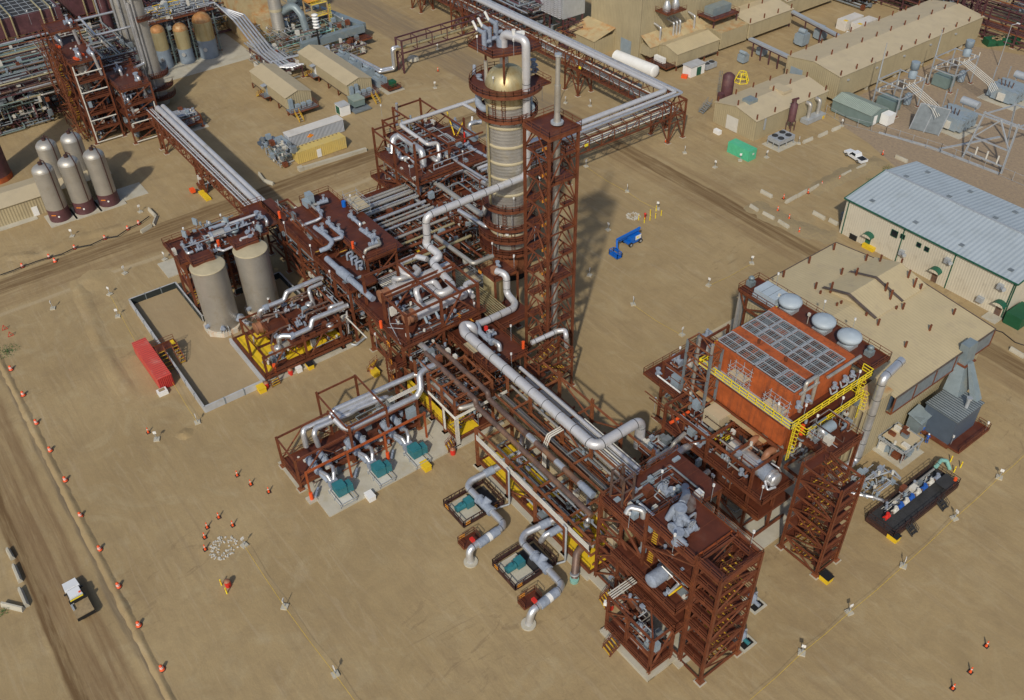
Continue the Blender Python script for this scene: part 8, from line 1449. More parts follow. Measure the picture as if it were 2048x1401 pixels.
T = Thing('cooling_tower','tall pale blue grey louvred cooler beside the huge tan building','cooler',(-103,97,0));b = MB(['galv','alu_white']);b.box(-107,91.5,7.6,-97.6,99.5,22)
for i in range(26):b.use('alu_white');[b.slab((-106.9 + j * 1.55,90.7,7.9 + i * .54),(-105.6 + j * 1.55,90.7,7.9 + i * .54),(-105.6 + j * 1.55,91.5,8.25 + i * .54),(-106.9 + j * 1.55,91.5,8.25 + i * .54),0.05) for j in range(6)]
T.part('casing',b);columns(T,[(x,y,0,7.6) for x in (-106.6,-98) for y in (92,99)],0.4,'purple_steel');steel_clutter(T,-99,90,0,-94,96,8,50,300,0.2,'purple_steel')
TT = bld('tan trailer on stilts with steps, beside the white green doored kiosk',-74.4,-65.2,104.6,120.6,1.4,4.6,5.8,'y',rm='tan_roof_y',st=1,name='trailer_building');deck(TT,-73.6,101.2,-65.6,104.4,1.4,'se',matn='oxide_dark',seams=False);m_ = MB('white');m_.cbox((-70,103,2.2),3.6,1.0,1.4);TT.part('equipment',m_);stair(TT,(-70.2,98.6,0.1),(-70.2,101.2,1.4),1.4,'black','yellow')
T = Thing('kiosk','white kiosk with green door near the yellow pod','kiosk',(-61,107,0));b = MB('white');b.box(-62.6,104.4,0,-59.6,109.6,2.8);T.part('wall',b);b = MB('green_trim');b.box(-59.58,106.6,0,-59.52,108.2,2.3);T.part('door',b);b = MB('concrete_wall');b.box(-62.8,104.2,2.8,-59.4,109.8,2.9);T.part('roof',b)
T = Thing('condenser','low two fan condenser unit beside the white kiosk','condenser',(-60,113,0));b = MB('galv');b.box(-62,110.6,0.3,-59.8,114.6,1.6);T.part('casing',b);b = MB('mesh_dark');b.tube((-60.9,111.7,1.6),(-60.9,111.7,1.7),0.8,12);b.tube((-60.9,113.6,1.6),(-60.9,113.6,1.7),0.8,12);T.part('fan',b)
b = MB('yellow_rail');c = W(A3(1830,620),0)
for i in range(6):
    a0,a1 = i * math.pi / 3,(i + 1) * math.pi / 3;p = [c + Vector((math.cos(a) * r_,math.sin(a) * r_,z)) for a,r_,z in ((a0,2.0,0.1),(a1,2.0,0.1),(a0,1.0,2.6),(a1,1.0,2.6),(a0,1.6,1.2),(a1,1.6,1.2))];b.bar(p[0],p[1],.14);b.bar(p[2],p[3],.14);b.bar(p[4],p[5],.14);b.bar(p[0],p[2],.16)
solo('lifting_frame',b,'yellow six sided lifting frame standing on the sand','frame',loc=c)
b = MB('white');b.tube((-79.5,95.6,1.9),(-65.5,96.8,1.9),1.7,24);b.head((-65.5,96.8,1.9),(1,.08,0),1.7,0.5,24);solo('storage_tank',b,'large white horizontal tank behind the elevated pipeway','tank',loc=(-72,96,0))
T = Thing('rail_wagon','long dark brown slatted load under the elevated pipeway','wagon',(-70,85,0));b = MB('trim_brown');b.box(-82,84,0.3,-61.6,87.4,2.6);T.part('body',b);b = MB('galv_dark');b.box(-61.6,84,0.3,-60.4,87.4,2.8);[b.box(-80 + i * 3.2,84,2.6,-79.7 + i * 3.2,87.4,2.66) for i in range(6)];T.part('frame',b)
b = MB('white');c = W(A3(1650,1000),.5);b.cbox(c,1.8,1.0,1.0);solo('box',b,'white box on the sand left of the green container','box',loc=(c.x,c.y,0));b = MB('orange');c = W(A3(1400,580),.4);b.cbox(c,1.6,1.2,.8,.5);solo('cover',b,'orange cover beside the white green doored kiosk','cover',loc=(c.x,c.y,0))
SC2 = Thing('scrubber','maroon scrubber drum with grey ladder tower and steps, left of the small tan building','vessel',(-42,96,0));b = MB('purple_steel');b.lathe([(1.5,1),(1.5,6.2),(0.8,6.8)],(-45.2,102.6,0),20);b.lathe([(0.9,0.5),(0.9,3.2)],(-43.6,98.6,0),14);SC2.part('shell',b);cage_ladder(SC2,(-46.6,101.2),0,6.4,'galv_dark',(0,-1));stair(SC2,(-43.4,91.6,0.1),(-43.4,94.6,2.2),1.4,'galv_dark','galv');b = MB('red');b.cbox((-40.2,93.4,1.6),0.5,0.5,1.2);SC2.part('hose_box',b)
for k,(x0,x1,y0,y1,h,lab) in enumerate(((-79,-66,133.6,152,5.4,'tan building block with rusty roof edge, left of the very long tan building'),(-83,-70,154,176,5.8,'farther tan building block at the top right'))):B_ = bld(lab,x0,x1,y0,y1,1.2,h,h + 1.1,'y',rm='tan_roof_plain');posts(B_,x0,x1,y0,y1,h,h + 1.1,4,3)
AC = Thing('air_handler','blue grey air handler on a dark raised frame above a tan block','air handler',(-72,126,0));b = MB('duct_blue');b.box(-74.6,123.6,8.2,-71.4,131,10.4);AC.part('casing',b);deck(AC,-76,122.6,-69.6,132.6,8,'esn',matn='purple_steel',seams=False);columns(AC,[(x,y,0,8) for x in (-75.6,-70) for y in (123,132.2)],0.3,'purple_steel');b = MB(['tan_clad','tan_rusty']);b.box(-76,122.6,0.8,-66.4,133.4,5.4);b.use('tan_rusty').box(-76,122.6,5.4,-66.4,133.4,5.6);AC.part('annex',b)
for k,(qa,qb) in enumerate((((A4(150,0)),(A4(720,300))),((A4(0,290)),(A4(320,440))))):
    p0,p1 = W(qa,4.6),W(qb,4.6);T = Thing('duct_bridge',('grey duct line on brown posts reaching the middle of the long tan building','grey duct line on brown posts reaching the near end of the long tan building')[k],'duct',(p0.x,p0.y,0));b = MB('galv');b.bar(p0,p1,1.3,0.5);T.part('duct',b);b = MB('purple_steel');b.bar(p0 - Vector((0,0,.45)),p1 - Vector((0,0,.45)),1.0,0.35);T.part('beam',b)
    for i in range(5):m = p0 + (p1 - p0) * ((i + .5) / 5);b = MB('purple_steel');b.bar((m.x,m.y,0),(m.x,m.y,4.2),.3);T.part('post',b)
def trafo(q,lab,s=1.0,kind=0,grp=None):
    c = W(q);T = Thing('transformer',lab,'transformer',(c.x,c.y,0),group=grp);x,y = c.x,c.y
    if kind == 0:
        b = MB('bluegrey');b.cbox((x,y,2.2 * s),2.6 * s,2.6 * s,3.2 * s);[b.cbox((x + (i - 2) * .5 * s,y + 1.6 * s,2 * s),.14,.7,2.6 * s) for i in range(5)];[b.cbox((x - 1.6 * s,y + (i - 2) * .5 * s,2 * s),.7,.14,2.6 * s) for i in range(5)];T.part('tank',b)
        b = MB('lamp_white' if s > .95 and 'white' in lab else 'bluegrey');b.tube((x - 1,y - .4,4.4 * s),(x + 1.2,y - .4,4.4 * s),.7 * s,14);T.part('conservator',b)
    else:
        b = MB('bluegrey');b.box(x - 2.6,y - 3.4,.5,x + 2.6,y + 3.4,3.6);T.part('tank',b)
        for sx in (-1,1):
            for j in range(4):
                for k in range(2):b = MB('bluegrey');b.cbox((x + sx * (3.2 + .9 * k * 0) ,y - 2.6 + j * 1.75,2.1),1.2,.9,2.9);b.use('galv_dark');b.tube((x + sx * 3.8,y - 2.6 + j * 1.75,1.1 + k * 1.5),(x + sx * 3.9,y - 2.6 + j * 1.75,1.1 + k * 1.5),.42,10);T.part('radiator',b) if k else None
        b = MB('galv');b.tube((x - 1.4,y + 3.6,5.2),(x + 3.0,y + 3.6,5.2),.9,16);b.bar((x - .8,y + 3.6,3.4),(x - .8,y + 3.6,5),.2);b.bar((x + 2.4,y + 3.6,3.4),(x + 2.4,y + 3.6,5),.2);T.part('conservator',b)
        for i in range(4):b = MB('brown_pipe');b.tube((x - 1.6 + i * .9,y - 1.4,3.6),(x - 1.9 + i * 1.1,y - 1.8,5.2),.16,8);T.part('bushing',b)
        b = MB('concrete');b.box(x - 5,y - 5,0,x + 5,y + 5,.1);T.part('pad',b);b = MB('offwhite');b.cbox((x + .2,y - 3.7,1.7),1.8,.5,1.8);T.part('control_box',b)
trafo((1512,190 - 50),'grey transformer with white oil cylinder at the near end of the long tan building',1,0) if False else None
trafo((1597,172),'grey transformer with white oil cylinder at the near end of the long tan building',1.0);trafo((1695,98),'grey transformer with white oil cylinder behind the long tan building',.96);trafo(A4(380,345),'pale grey transformer between the two duct lines',1.0);trafo(A4(520,300),'pale grey transformer farther behind the duct lines',.9);trafo(A4(85,420),'small grey transformer under the nearer duct line',.7);trafo(A3(1840,480),'small grey transformer beside the tan trailer steps side',.7)
trafo((1905,252),'huge power transformer with many round radiator fans behind the mesh wall',1,1,'power transformers');trafo((2012,198),'huge power transformer cut by the right edge of the picture',1,1,'power transformers')
GS = bld('long dark grey green metal shed with white door, in front of the switchyard',-23.8,-12.6,117.2,123.6,0.3,3.2,4.2,'x',name='shed',cat='shed',wm='greygreen',rm='greygreen_roof');b = MB('white');b.box(-12.58,118.6,.3,-12.5,119.8,2.6);GS.part('door',b);b = MB('white');b.box(-12.4,121,0.2,-10.2,123.8,2.8);GS.part('cabinet',b)
SY = Thing('switchyard_frame','grey lattice of switchyard posts and beams between the long tan building and the transformers','frame',(-14,140,0))
def gantry(x0,x1,y0,y1,h,mast):
    columns(SY,[(x,y,0,h) for x in (x0,x1) for y in (y0,y1)],.26,'galv');b = MB('galv')
    for z in (h - .2,h * .6):
        for p,q in (((x0,y0),(x1,y0)),((x1,y0),(x1,y1)),((x1,y1),(x0,y1)),((x0,y1),(x0,y0))):b.bar((*p,z),(*q,z),.22)
    b.bar((x0,y0,h * .6),(x1,y0,h),.12);b.bar((x0,y1,h * .6),(x1,y1,h),.12);SY.part('beam',b)
    b = MB('galv');b.tube((x0,y0,h),(x0 - .1,y0,h + mast),.22,8,.08);SY.part('mast',b)
    for i in range(5):b = MB('offwhite');b.tube((x0 + 1 + i * .2,y0 + (y1 - y0) * i / 4,h * .6),(x0 + 1 + i * .2,y0 + (y1 - y0) * i / 4,h * .6 + 1),.16,8);b.tube((x1,y0 + (y1 - y0) * i / 4,h),(x1,y0 + (y1 - y0) * i / 4,h + .9),.14,8);SY.part('insulator',b)
    b = MB('bluegrey');b.lathe([(.9,.2),(.9,2.6),(.5,3)],((x0 + x1) / 2 + 1,y1 - 1,0),12);b.lathe([(1.0,h - 1),(1.0,h + .6),(.7,h + .7),(.7,h + 1.2),(1.05,h + 1.3),(1.05,h + 3)],((x0 + x1) / 2,y1,0),14);SY.part('reactor',b)
    b = MB('greygreen');b.box(x0 + .6,y0 + .6,.2,x1 - 1.6,y0 + 4,3.0);SY.part('cabinet',b)
    for i in range(5):b = MB('offwhite');yy = y0 + 1 + i * .7;b.tube((x1,yy,h + .4),(x1 + 9,yy - 2,h - 1.6),.1,6);b.tube((x1 + 9,yy - 2,h - 1.6),(x1 + 11,yy - 2.6,4.6),.08,6);SY.part('busbar',b)
gantry(-19,-12,127,136,7.5,9);gantry(-18,-11.4,149,158,7.5,7);columns(SY,[(-6.2,137,0,6),(-5.2,140,0,6),(-6,158,0,6.4),(-4,161,0,6.4)],.2,'galv')
T = Thing('mesh_wall','tall grey mesh screen leaning beside the nearer power transformer','screen',(-3,125,0));b = MB('galv_dark');b.add([(-6.2,124.4,.2),(.2,126.6,.2),(.6,128.0,6.4),(-5.8,125.8,6.4)],[(0,1,2,3)]);T.part('mesh',b);b = MB('galv');[b.bar(p,q,.2) for p,q in (((-6.2,124.4,0),(-5.8,125.8,6.4)),((.2,126.6,0),(.6,128,6.4)),((-3,125.5,0),(-2.6,126.9,6.4)),((-5.8,125.8,6.4),(.6,128,6.4)))];T.part('frame',b)
T = Thing('line_portal','tall grey steel portal frame of leaning posts at the right edge of the switchyard','frame',(14,128,0));b = MB('galv')
for (x,y,lx,ly) in ((9.7,121.8,10.4,124),(19.2,121.8,18.2,124),(12.4,135.6,12.2,133),(21,136,20.2,133)):b = MB('galv');b.ibeam((x,y,0),(lx,ly,11),.34);T.part('leg',b)
b = MB('galv');[b.bar(p,q,.28) for p,q in (((10,124,10.6),(18.6,124,10.6)),((12,133,10.6),(20.4,133,10.6)),((9.8,122.4,1.4),(19,122.4,1.4)),((10.4,124,10.4),(12.2,133,10.4)),((18.4,124,10.4),(20.2,133,10.4)),((10,123,5),(18.8,123,5)),((10,123,5),(14.3,123.8,10.4)),((18.6,123,5),(14.3,123.8,10.4)))];T.part('crossbeam',b)
for i in range(3):b = MB('offwhite');b.tube((12 + i * 2.6,122.4,1.5),(12 + i * 2.6,122.4,3.4),.2,8);T.part('insulator',b)
T = Thing('chain_fence','grey chain link fence along the gravel switchyard','fence',(0,118,0));b = MB('galv');fp = [(-24,115.5),(-17.6,114.3),(-8,117.4),(5.1,119.9),(19.2,120.9),(60,121.6)]
for p,q in zip(fp[:-1],fp[1:]):
    L = math.dist(p,q);k = max(1,int(L / 3));[b.bar((*p,z),(*q,z),.05) for z in (2.1,.1)];[b.bar((p[0] + (q[0] - p[0]) * i / k,p[1] + (q[1] - p[1]) * i / k,0),(p[0] + (q[0] - p[0]) * i / k,p[1] + (q[1] - p[1]) * i / k,2.3),.08) for i in range(k + 1)]
T.part('post_and_rail',b)
for i,(p,q) in enumerate((((-9.5,117),(2,120.2)),((2,120.2),(19,121.4)),((4.2,121),(9.6,137)),((-8,143),(30,147)))):b = MB('galv');b.bar((*p,.15),(*q,.15),.5,.3);solo('cable_trough',b,'flat grey cable trough on the switchyard gravel','cable trough',loc=(*p,0),group='cable troughs')
for i,q in enumerate(((A4(745,165)),(A4(850,190)))):T = Thing('container',('pale container with yellow corner, left one of the pair at the top','pale container with yellow corner, right one of the pair at the top')[i],'container',W(q),group='pale container pair');c = W(q,1.4);b = MB('white_container');b.cbox(c,3.2,8,2.8);T.part('body',b);b = MB('yellow');b.cbox(c + Vector((.8,-3.2,1.42)),1.2,1.0,.05);T.part('roof_mark',b)
T = Thing('waste_skip','dark green waste skip full of wood at the top right','skip',W(A4(1880,300)));c = W(A4(1880,305),.9);b = MB('green_dark');b.cbox(c,3,9.5,1.8,-.5);T.part('body',b);b = MB('wood');[b.cbox(c + Vector((rnd.uniform(-1,1),rnd.uniform(-3,3),1.0)),1.4,.5,.25,rnd.random() * 3) for i in range(14)];T.part('wood_waste',b)
FT = Thing('pipe_rack','tall dark lattice tower and racks along the top right edge','pipe rack',(-30,190,0));columns(FT,[(x,y,0,26) for x in (-33,-29) for y in (184,189)],.5,'purple_steel');bz = []
for k in range(9):
    z = k * 2.9
    for p,q in (((-33,184),(-29,184)),((-29,184),(-29,189)),((-29,189),(-33,189)),((-33,189),(-33,184))):bz += [((*p,z),(*q,z + 2.9)),((*q,z),(*p,z + 2.9))]
braces(FT,bz,.2,'purple_steel')
for i,a in enumerate(((-120,186,5,-40,200,10,200),(-32,196,6,20,206,11,130),(-100,178,.5,-60,186,9,130))):clutter(FT,*a,310 + i,pal=('purple_steel','galv_dark','galv','brown_pipe'),sizes=(.15,.25,.4),axes='xy',boxes=.2)
columns(FT,[(x,y,0,9) for x in range(-116,20,9) for y in (187,198)],.4,'purple_steel');steel_clutter(FT,-118,186,0,20,200,11,120,315,.26,'purple_steel')
BK = Thing('pipe_rack','dark pipe racks at the top centre behind the elevated pipeway','pipe rack',(-130,95,0));columns(BK,[(x,y,0,8) for x in range(-160,-100,8) for y in (84,92,99)],.34,'purple_steel');beams(BK,gridsegs(tuple(range(-160,-98,8)),(84,92,99),(7.6,)),.3,'purple_steel')
for i,a in enumerate(((-165,83,7.8,-103,99,9.6,130),(-165,83,.5,-104,99,6.5,120))):clutter(BK,*a,320 + i,pal=('alu','galv_dark','alu_dull','purple_steel','brown_pipe'),sizes=(.14,.22,.34),axes='xy',boxes=.1)
# ================================================================ 16  vehicles, people, small equipment
def wheel(T,x,y,r,w=.28):
    b = MB('tyre');b.tube((x,y - w / 2,r),(x,y + w / 2,r),r,18);o = T.part('wheel',b);b = MB('chrome');b.tube((x,y - w / 2 - .01,r),(x,y + w / 2 + .01,r),r * .55,12);T.part('rim',b,parent=o)
def pickup(lab,loc,rz,flat=False,L=5.9):
    T = Thing('pickup_truck',lab,'pickup',loc,rz,local=True);b = MB('car_white');h = L / 2;w = .98
    b.add([(-h + 2.2 if False else x,y,z) for x,y,z in ((h,-w * .9,.55),(h,w * .9,.55),(h - .05,w * .9,1.05),(h - .05,-w * .9,1.05),(h - 1.5,-w,1.18),(h - 1.5,w,1.18),(h - 1.5,-w,.5),(h - 1.5,w,.5))],[(0,1,2,3),(3,2,5,4),(0,3,4,6),(1,7,5,2),(6,4,5,7),(0,6,7,1)])
    b.box(-h,-w,.5,h - 1.45,w,1.1);x0,x1 = h - 1.7,h - 3.9;b.add([(x0,-w,1.1),(x0,w,1.1),(x1,w,1.1),(x1,-w,1.1),(x0 - .7,-w * .8,1.85),(x0 - .7,w * .8,1.85),(x1 + .2,w * .8,1.85),(x1 + .2,-w * .8,1.85)],[(4,5,6,7),(0,4,7,3),(1,2,6,5),(0,1,5,4),(2,3,7,6)]);T.part('body',b)
    b = MB('glass');b.add([(x0 - .04,-w * .86,1.2),(x0 - .04,w * .86,1.2),(x0 - .62,w * .74,1.8),(x0 - .62,-w * .74,1.8)],[(0,1,2,3)]);T.part('windscreen',b)
    for s in (-1,1):b = MB('glass');b.add([(x0 - .35,s * (w + .005),1.2),(x1 + .2,s * (w + .005),1.2),(x1 + .35,s * w * .85,1.75),(x0 - .75,s * w * .85,1.75)],[(0,1,2,3) if s < 0 else (3,2,1,0)]);T.part('side_window',b)
    if flat:b = MB('wood');b.box(-h - .3,-1.15,1.1,x1 - .1,1.15,1.22);T.part('flatbed',b);b = MB(['black','yellow_rail']);b.box(x1 - .5,-1.1,1.2,x1 - .1,1.1,1.75);b.use('yellow_rail').bar((x1 - .4,-.8,1.9),(x1 - .4,.9,1.9),.12);T.part('headboard',b);b = MB(['offwhite','orange','galv']);b.tube((-.9,.8,1.25),(-.9,.8,1.4),.3,12);b.use('orange').cbox((-.2,-.6,1.6),.3,.3,.6);b.use('galv').box(-2.2,.85,1.2,-1.2,1.1,1.5);T.part('cargo',b);b = MB('black');b.box(-h - .4,-1.15,.6,-h - .2,1.15,1.1);T.part('bumper',b)
    else:b = MB('black');b.box(-h + .1,-.85,1.1,x1 - .15,.85,1.13);T.part('bed_cover',b)
    for x in (h - 1.0,-h + 1.25):
        for y in (-.86,.86):wheel(T,x,y,.42)
    for s in (-1,1):b = MB('lamp_white');b.box(h - .02,s * .75 - .15,.8,h + .02,s * .75 + .15,.98);T.part('headlight',b);b = MB('black');b.box(x0 - .7,s * 1.0,1.2,x0 - .5,s * 1.25,1.4);T.part('mirror',b)
    return T
c = W(D1(575,650));pickup('white flatbed truck with a wooden deck on the haul road, bottom left',(c.x + .3,c.y + .3,0),math.radians(180 + 2),True,6.6)
c = W(A4(785,1190));pickup('white crew cab pickup with black bed cover parked near the warehouse',(c.x,c.y,0),math.radians(180 - 12))
T = Thing('pickup_truck','dark car half hidden at the left end of the white roofed container','car',(-97.2,-.4,0),math.radians(95),local=True);b = MB('navy_unit');b.box(-2.2,-.9,.4,2.2,.9,1.1);b.box(-1.6,-.75,1.1,.7,.75,1.75);T.part('body',b);b = MB('glass');b.box(-1.4,-.78,1.15,.5,.78,1.65);T.part('window',b);[wheel(T,x,y,.38) for x in (-1.4,1.4) for y in (-.8,.8)]
T = Thing('container','red shipping container beside the walled pit, a white crate at its door','container',(-23,-52,0));x0,x1,y0,y1 = -40.4,-28.2,-53.2,-50.7;b = MB(['red_container','red_container_end']);b.box(x0,y0,.12,x1,y1,2.62);b.use('red_container_end').box(x1,y0 + .05,.15,x1 + .06,y1 - .05,2.58);T.part('body',b)
b = MB(['white','wood']);c = W(C1(1230,395),.4);b.cbox(c,1.2,1.6,.8);b.use('wood').cbox(c + Vector((-.1,0,.42)),.7,1.0,.06);solo('crate',b,'white crate at the end of the red container','crate',loc=(c.x,c.y,0))
BL = Thing('boom_lift','bright blue folding boom lift parked on the open sand right of the lattice tower','boom lift',(-10.5,40,0));g0 = W(B3(1000,590));K_ = 'genie_blue'
gx_,gy_ = g0.x,g0.y;b = MB(K_);b.cbox((gx_,gy_,.75),1.8,3.4,.5);BL.part('chassis',b)
for dx in (-1,1):
    for dy in (-1.3,1.3):b = MB('tyre');b.tube((gx_ + dx * .8,gy_ + dy,.5),(gx_ + dx * 1.15,gy_ + dy,.5),.5,16);o = BL.part('wheel',b);b = MB('galv');b.tube((gx_ + dx * 1.14,gy_ + dy,.5),(gx_ + dx * 1.18,gy_ + dy,.5),.26,12);BL.part('rim',b,parent=o)
b = MB([K_,'white','yellow_rail']);b.cbox((gx_,gy_ + .2,1.6),1.9,2.6,.9);b.use('white').cbox((gx_ + .97,gy_ + .7,1.6),.05,1.5,.95);b.use('yellow_rail').cbox((gx_ + 1.0,gy_ + .5,1.6),.04,.4,.4);BL.part('turntable',b)
b = MB(K_);b.bar((gx_ - .2,gy_ + 1.6,2.2),(gx_ - .2,gy_ - 3.6,2.0),.5,.6);b.bar((gx_ + .3,gy_ + 1.5,3.0),(gx_ + .3,gy_ - 4.6,2.7),.4,.45);b.bar((gx_ + .3,gy_ + 1.5,3.2),(gx_ - .2,gy_ + 1.5,2.0),.4);b.bar((gx_ + .3,gy_ - 4.6,2.7),(gx_ + .9,gy_ - 5.0,.9),.35);BL.part('boom',b)
b = MB(K_);b.rail([(gx_ + .4,gy_ - 6.6,.3),(gx_ + 2.8,gy_ - 6.6,.3),(gx_ + 2.8,gy_ - 5.4,.3),(gx_ + .4,gy_ - 5.4,.3),(gx_ + .4,gy_ - 6.6,.3)],1.1,1.0,.1);b.box(gx_ + .4,gy_ - 6.6,.2,gx_ + 2.8,gy_ - 5.4,.4);b.cbox((gx_ + 1.2,gy_ - 5.3,1.2),.8,.4,.5);BL.part('basket',b)
# black pipe skid, analyser shelter, fence posts
KS = Thing('pipe_skid','long low black railed skid with blue and red valves right of the tall stair tower','skid',(64.5,24,0));kx0,kx1,ky0,ky1 = 61.6,66.0,17.2,33.0;b = MB('mesh_dark');b.box(kx0,ky0,.9,kx1,ky1,1.0);[b.box(kx0,ky0 + 1.2 * i,1.0,kx1,ky0 + 1.2 * i + .05,1.03) for i in range(1,13)];KS.part('deck',b);b = MB('oxide_dark');b.rail([(kx0,ky0,1),(kx1,ky0,1),(kx1,ky1,1),(kx0,ky1,1),(kx0,ky0,1)],1.1,1.4,.06);[b.bar(p,q,.2,.8) for p,q in (((kx0,ky0,.5),(kx1,ky0,.5)),((kx1,ky0,.5),(kx1,ky1,.5)),((kx0,ky1,.5),(kx0,ky0,.5)))];KS.part('guardrail',b)
for i,(fy,mt) in enumerate(((.1,'red'),(.22,'offwhite'),(.3,'blue'),(.38,'offwhite'),(.46,'blue'),(.56,'offwhite'),(.66,'blue'),(.76,'offwhite'),(.86,'blanket'))):y = ky0 + (ky1 - ky0) * fy;b = MB([mt,'offwhite']);b.tube((63.6,y - .5,1.7),(63.6,y + .5,1.7),.34,10);b.tube((63.6,y,1.7),(63.6,y,2.5),.26,10);KS.part('valve',b)
tpipe(KS,[(63.6,ky0 + 1,1.6),(63.6,ky1 - 2,1.6)],.18,'brown_pipe');tpipe(KS,[(62.3,ky0 + 5,1.6),(62.3,ky1 - 1,1.6)],.18,'alu_dull');clutter(KS,61.8,19,1.1,63,31,2.2,26,330,sizes=(.05,.08),pal=('offwhite','brown_pipe','galv'));b = MB('mesh_dark');b.box(64,29.6,1.8,66,32.4,1.9);KS.part('deck',b);tpipe(KS,[(62.3,ky1 - .6,1.8),(62,ky1 + 1.2,1.8),(62.4,ky1 + 2.2,1.4),(63.2,ky1 + 2.4,.1)],.3,'teal_pale');stair(KS,(67.4,20.6,.1),(66.1,20.6,1),1.2,'mesh_dark','mesh_dark');stair(KS,(67.4,28.0,.1),(66.1,28.0,1),1.2,'mesh_dark','mesh_dark');b = MB('orange');b.tube((65.6,32.2,1),(65.6,32.2,2.4),.25,8);KS.part('fire_extinguisher_box',b)
MP = Thing('manifold','pipe manifold on small supports between the heater and the black skid','manifold',(59,22,0));tpipe(MP,[(57,19.5,2.2),(59,26.5,2.2),(60.6,26.0,2.2)],.16,'galv');tpipe(MP,[(57.6,18.6,1.4),(60,20.5,1.4),(61.6,21,1.6)],.26,'alu');clutter(MP,56,18.6,.5,61,26,2.4,40,331,sizes=(.07,.12),pal=('galv','alu','blanket','alu_dull'),boxes=.05)
AN = Thing('analyser_shelter','square tan roofed equipment shelter on legs below the tan building','shelter',(55.5,34,0));b = MB('tan_roof_plain');b.box(53.9,30.6,2.8,57.9,34.6,3.0);AN.part('roof',b);b = MB('galv');b.rail([(53.5,30.2,2.2),(58.2,30.2,2.2),(58.2,35,2.2),(53.5,35,2.2),(53.5,30.2,2.2)],.5,1.2,.12);[b.bar((x,y,0),(x,y,2.8),.14) for x in (53.8,56,58) for y in (30.4,34.8)];AN.part('frame',b);clutter(AN,54,30.6,.1,58,34.6,2.4,40,332,sizes=(.05,.1),pal=('galv','galv_dark','alu_dull','greygreen'),boxes=.5);b = MB('concrete');b.box(53,29.6,0,58.8,35.4,.12);AN.part('pad',b)
def person(lab,q,h=1.78,cloth='blue',hat='yellow_rail',lean=0.0,rz=0.0,z=0.0):
    p = W(q,z);T = Thing('person',lab,'person',p,rz,local=True);b = MB([cloth,'skin','black']);s = h / 1.78
    for sx in (-1,1):
        b.use(cloth);b.pipe([(0,sx * .1 * s,.95 * s),(.05 * s,sx * .13 * s,.5 * s),(-.02,sx * .14 * s,.08 * s)],.085 * s,8,.6);b.use('black').cbox((.05,sx * .14 * s,.05),.28,.11,.1)
        b.use(cloth);b.pipe([(lean * .45,sx * .2 * s,1.42 * s),(lean * .4 + .05,sx * .3 * s,1.15 * s),(.28 + lean * .3,sx * .2 * s,1.05 * s)],.055 * s,8,.6)
        b.use('skin');k_ = Vector((.3 + lean * .3,sx * .19 * s,1.05 * s));b.tube(k_,k_ + Vector((.08,0,0)),.045,8,.035);[b.tube(k_ + Vector((.07,(f - 1.5) * .02,0)),k_ + Vector((.13,(f - 1.5) * .022,-.02)),.01,5) for f in range(4)]
    b.use(cloth);b.lathe([(.13 * s,.88 * s),(.17 * s,1.0 * s),(.16 * s,1.15 * s),(.21 * s,1.38 * s),(.16 * s,1.47 * s),(.06 * s,1.5 * s)],(lean * .3,0,0),12);b.use('skin');b.tube((lean * .42,0,1.46 * s),(lean * .46,0,1.56 * s),.055,8);c_ = (lean * .5 + .01,0,1.64 * s);b.lathe([(0,-.12),(.06,-.1),(.09,0),(.08,.08),(0,.12)],c_,10);b.cbox((c_[0] + .09,0,c_[2] - .01),.03,.03,.05);T.part('body',b)
    b = MB(hat);b.lathe([(.15,.02),(.13,.04),(.12,.12),(.06,.17),(0,.18)],(c_[0],0,c_[2]),12);T.part('hard_hat',b)
person('person in blue coveralls and yellow hard hat standing by the square shelter',(1843,868),lean=.2,rz=2.4);person('person in blue coveralls and white hard hat bending beside a workmate by the square shelter',(1852,886),hat='white',lean=.5,rz=2.0);person('person in blue with orange hard hat on a step frame behind the ventilation unit',(1941,772),hat='orange',rz=3)
# ---- repeated ground items
def ordn(i):return ('first','second','third','fourth','fifth','sixth','seventh','eighth','ninth','tenth','eleventh','twelfth','thirteenth','fourteenth','fifteenth','sixteenth','seventeenth','eighteenth','nineteenth','twentieth')[i]
T = Thing('traffic_barrel','x','barrel',(0,0,-50),group='orange barrels beside the haul road',local=True);b = MB('orange');b.lathe([(.48,0),(.5,.12),(.34,.16),(.3,.6),(.26,.95),(.12,1.08),(0,1.1)],n=16);T.part('body',b);b = MB('white');b.lathe([(.322,.42),(.31,.56)],n=16,caps=False);b.lathe([(.3,.68),(.28,.8)],n=16,caps=False);T.part('reflective_band',b);b = MB('tyre');b.lathe([(.6,0),(.58,.1)],n=16);T.part('base',b);BAR = T.e
for i,q in enumerate((C1(85,228),C1(178,422),C1(277,635),C1(382,842),C1(497,1068),C1(612,1338),D1(755,265),D1(897,545),D1(1050,838),D1(1225,1168))):
    p = W(q);o = BAR if i == 0 else dup(BAR,p);o.location = p;o.scale = (.82,.82,.9);o['label'] = ordn(i) + ' orange barrel from the top of the row beside the haul road'
for i,q in enumerate((B1(172,775),B1(375,705),B1(568,635),B1(797,562),B1(970,490),B1(1053,450),B1(418,735))):dup(BAR,W(q),0,ordn(i) + ' orange barrel from the left along the hose line' if i < 6 else 'orange barrel lying apart below the hose line')['group'] = 'orange barrels on the hose line'
b = MB('black');pts = [W(B1(*q),.5) for q in ((0,835),(100,800),(172,770),(280,730),(375,700),(470,675),(568,628),(690,605),(797,555),(890,540),(970,485),(1053,445),(1130,390))];b.pipe(pts,.1,6,2);solo('hose',b,'black hose strung over the orange barrels at the left','hose',loc=(pts[0].x,pts[0].y,0))
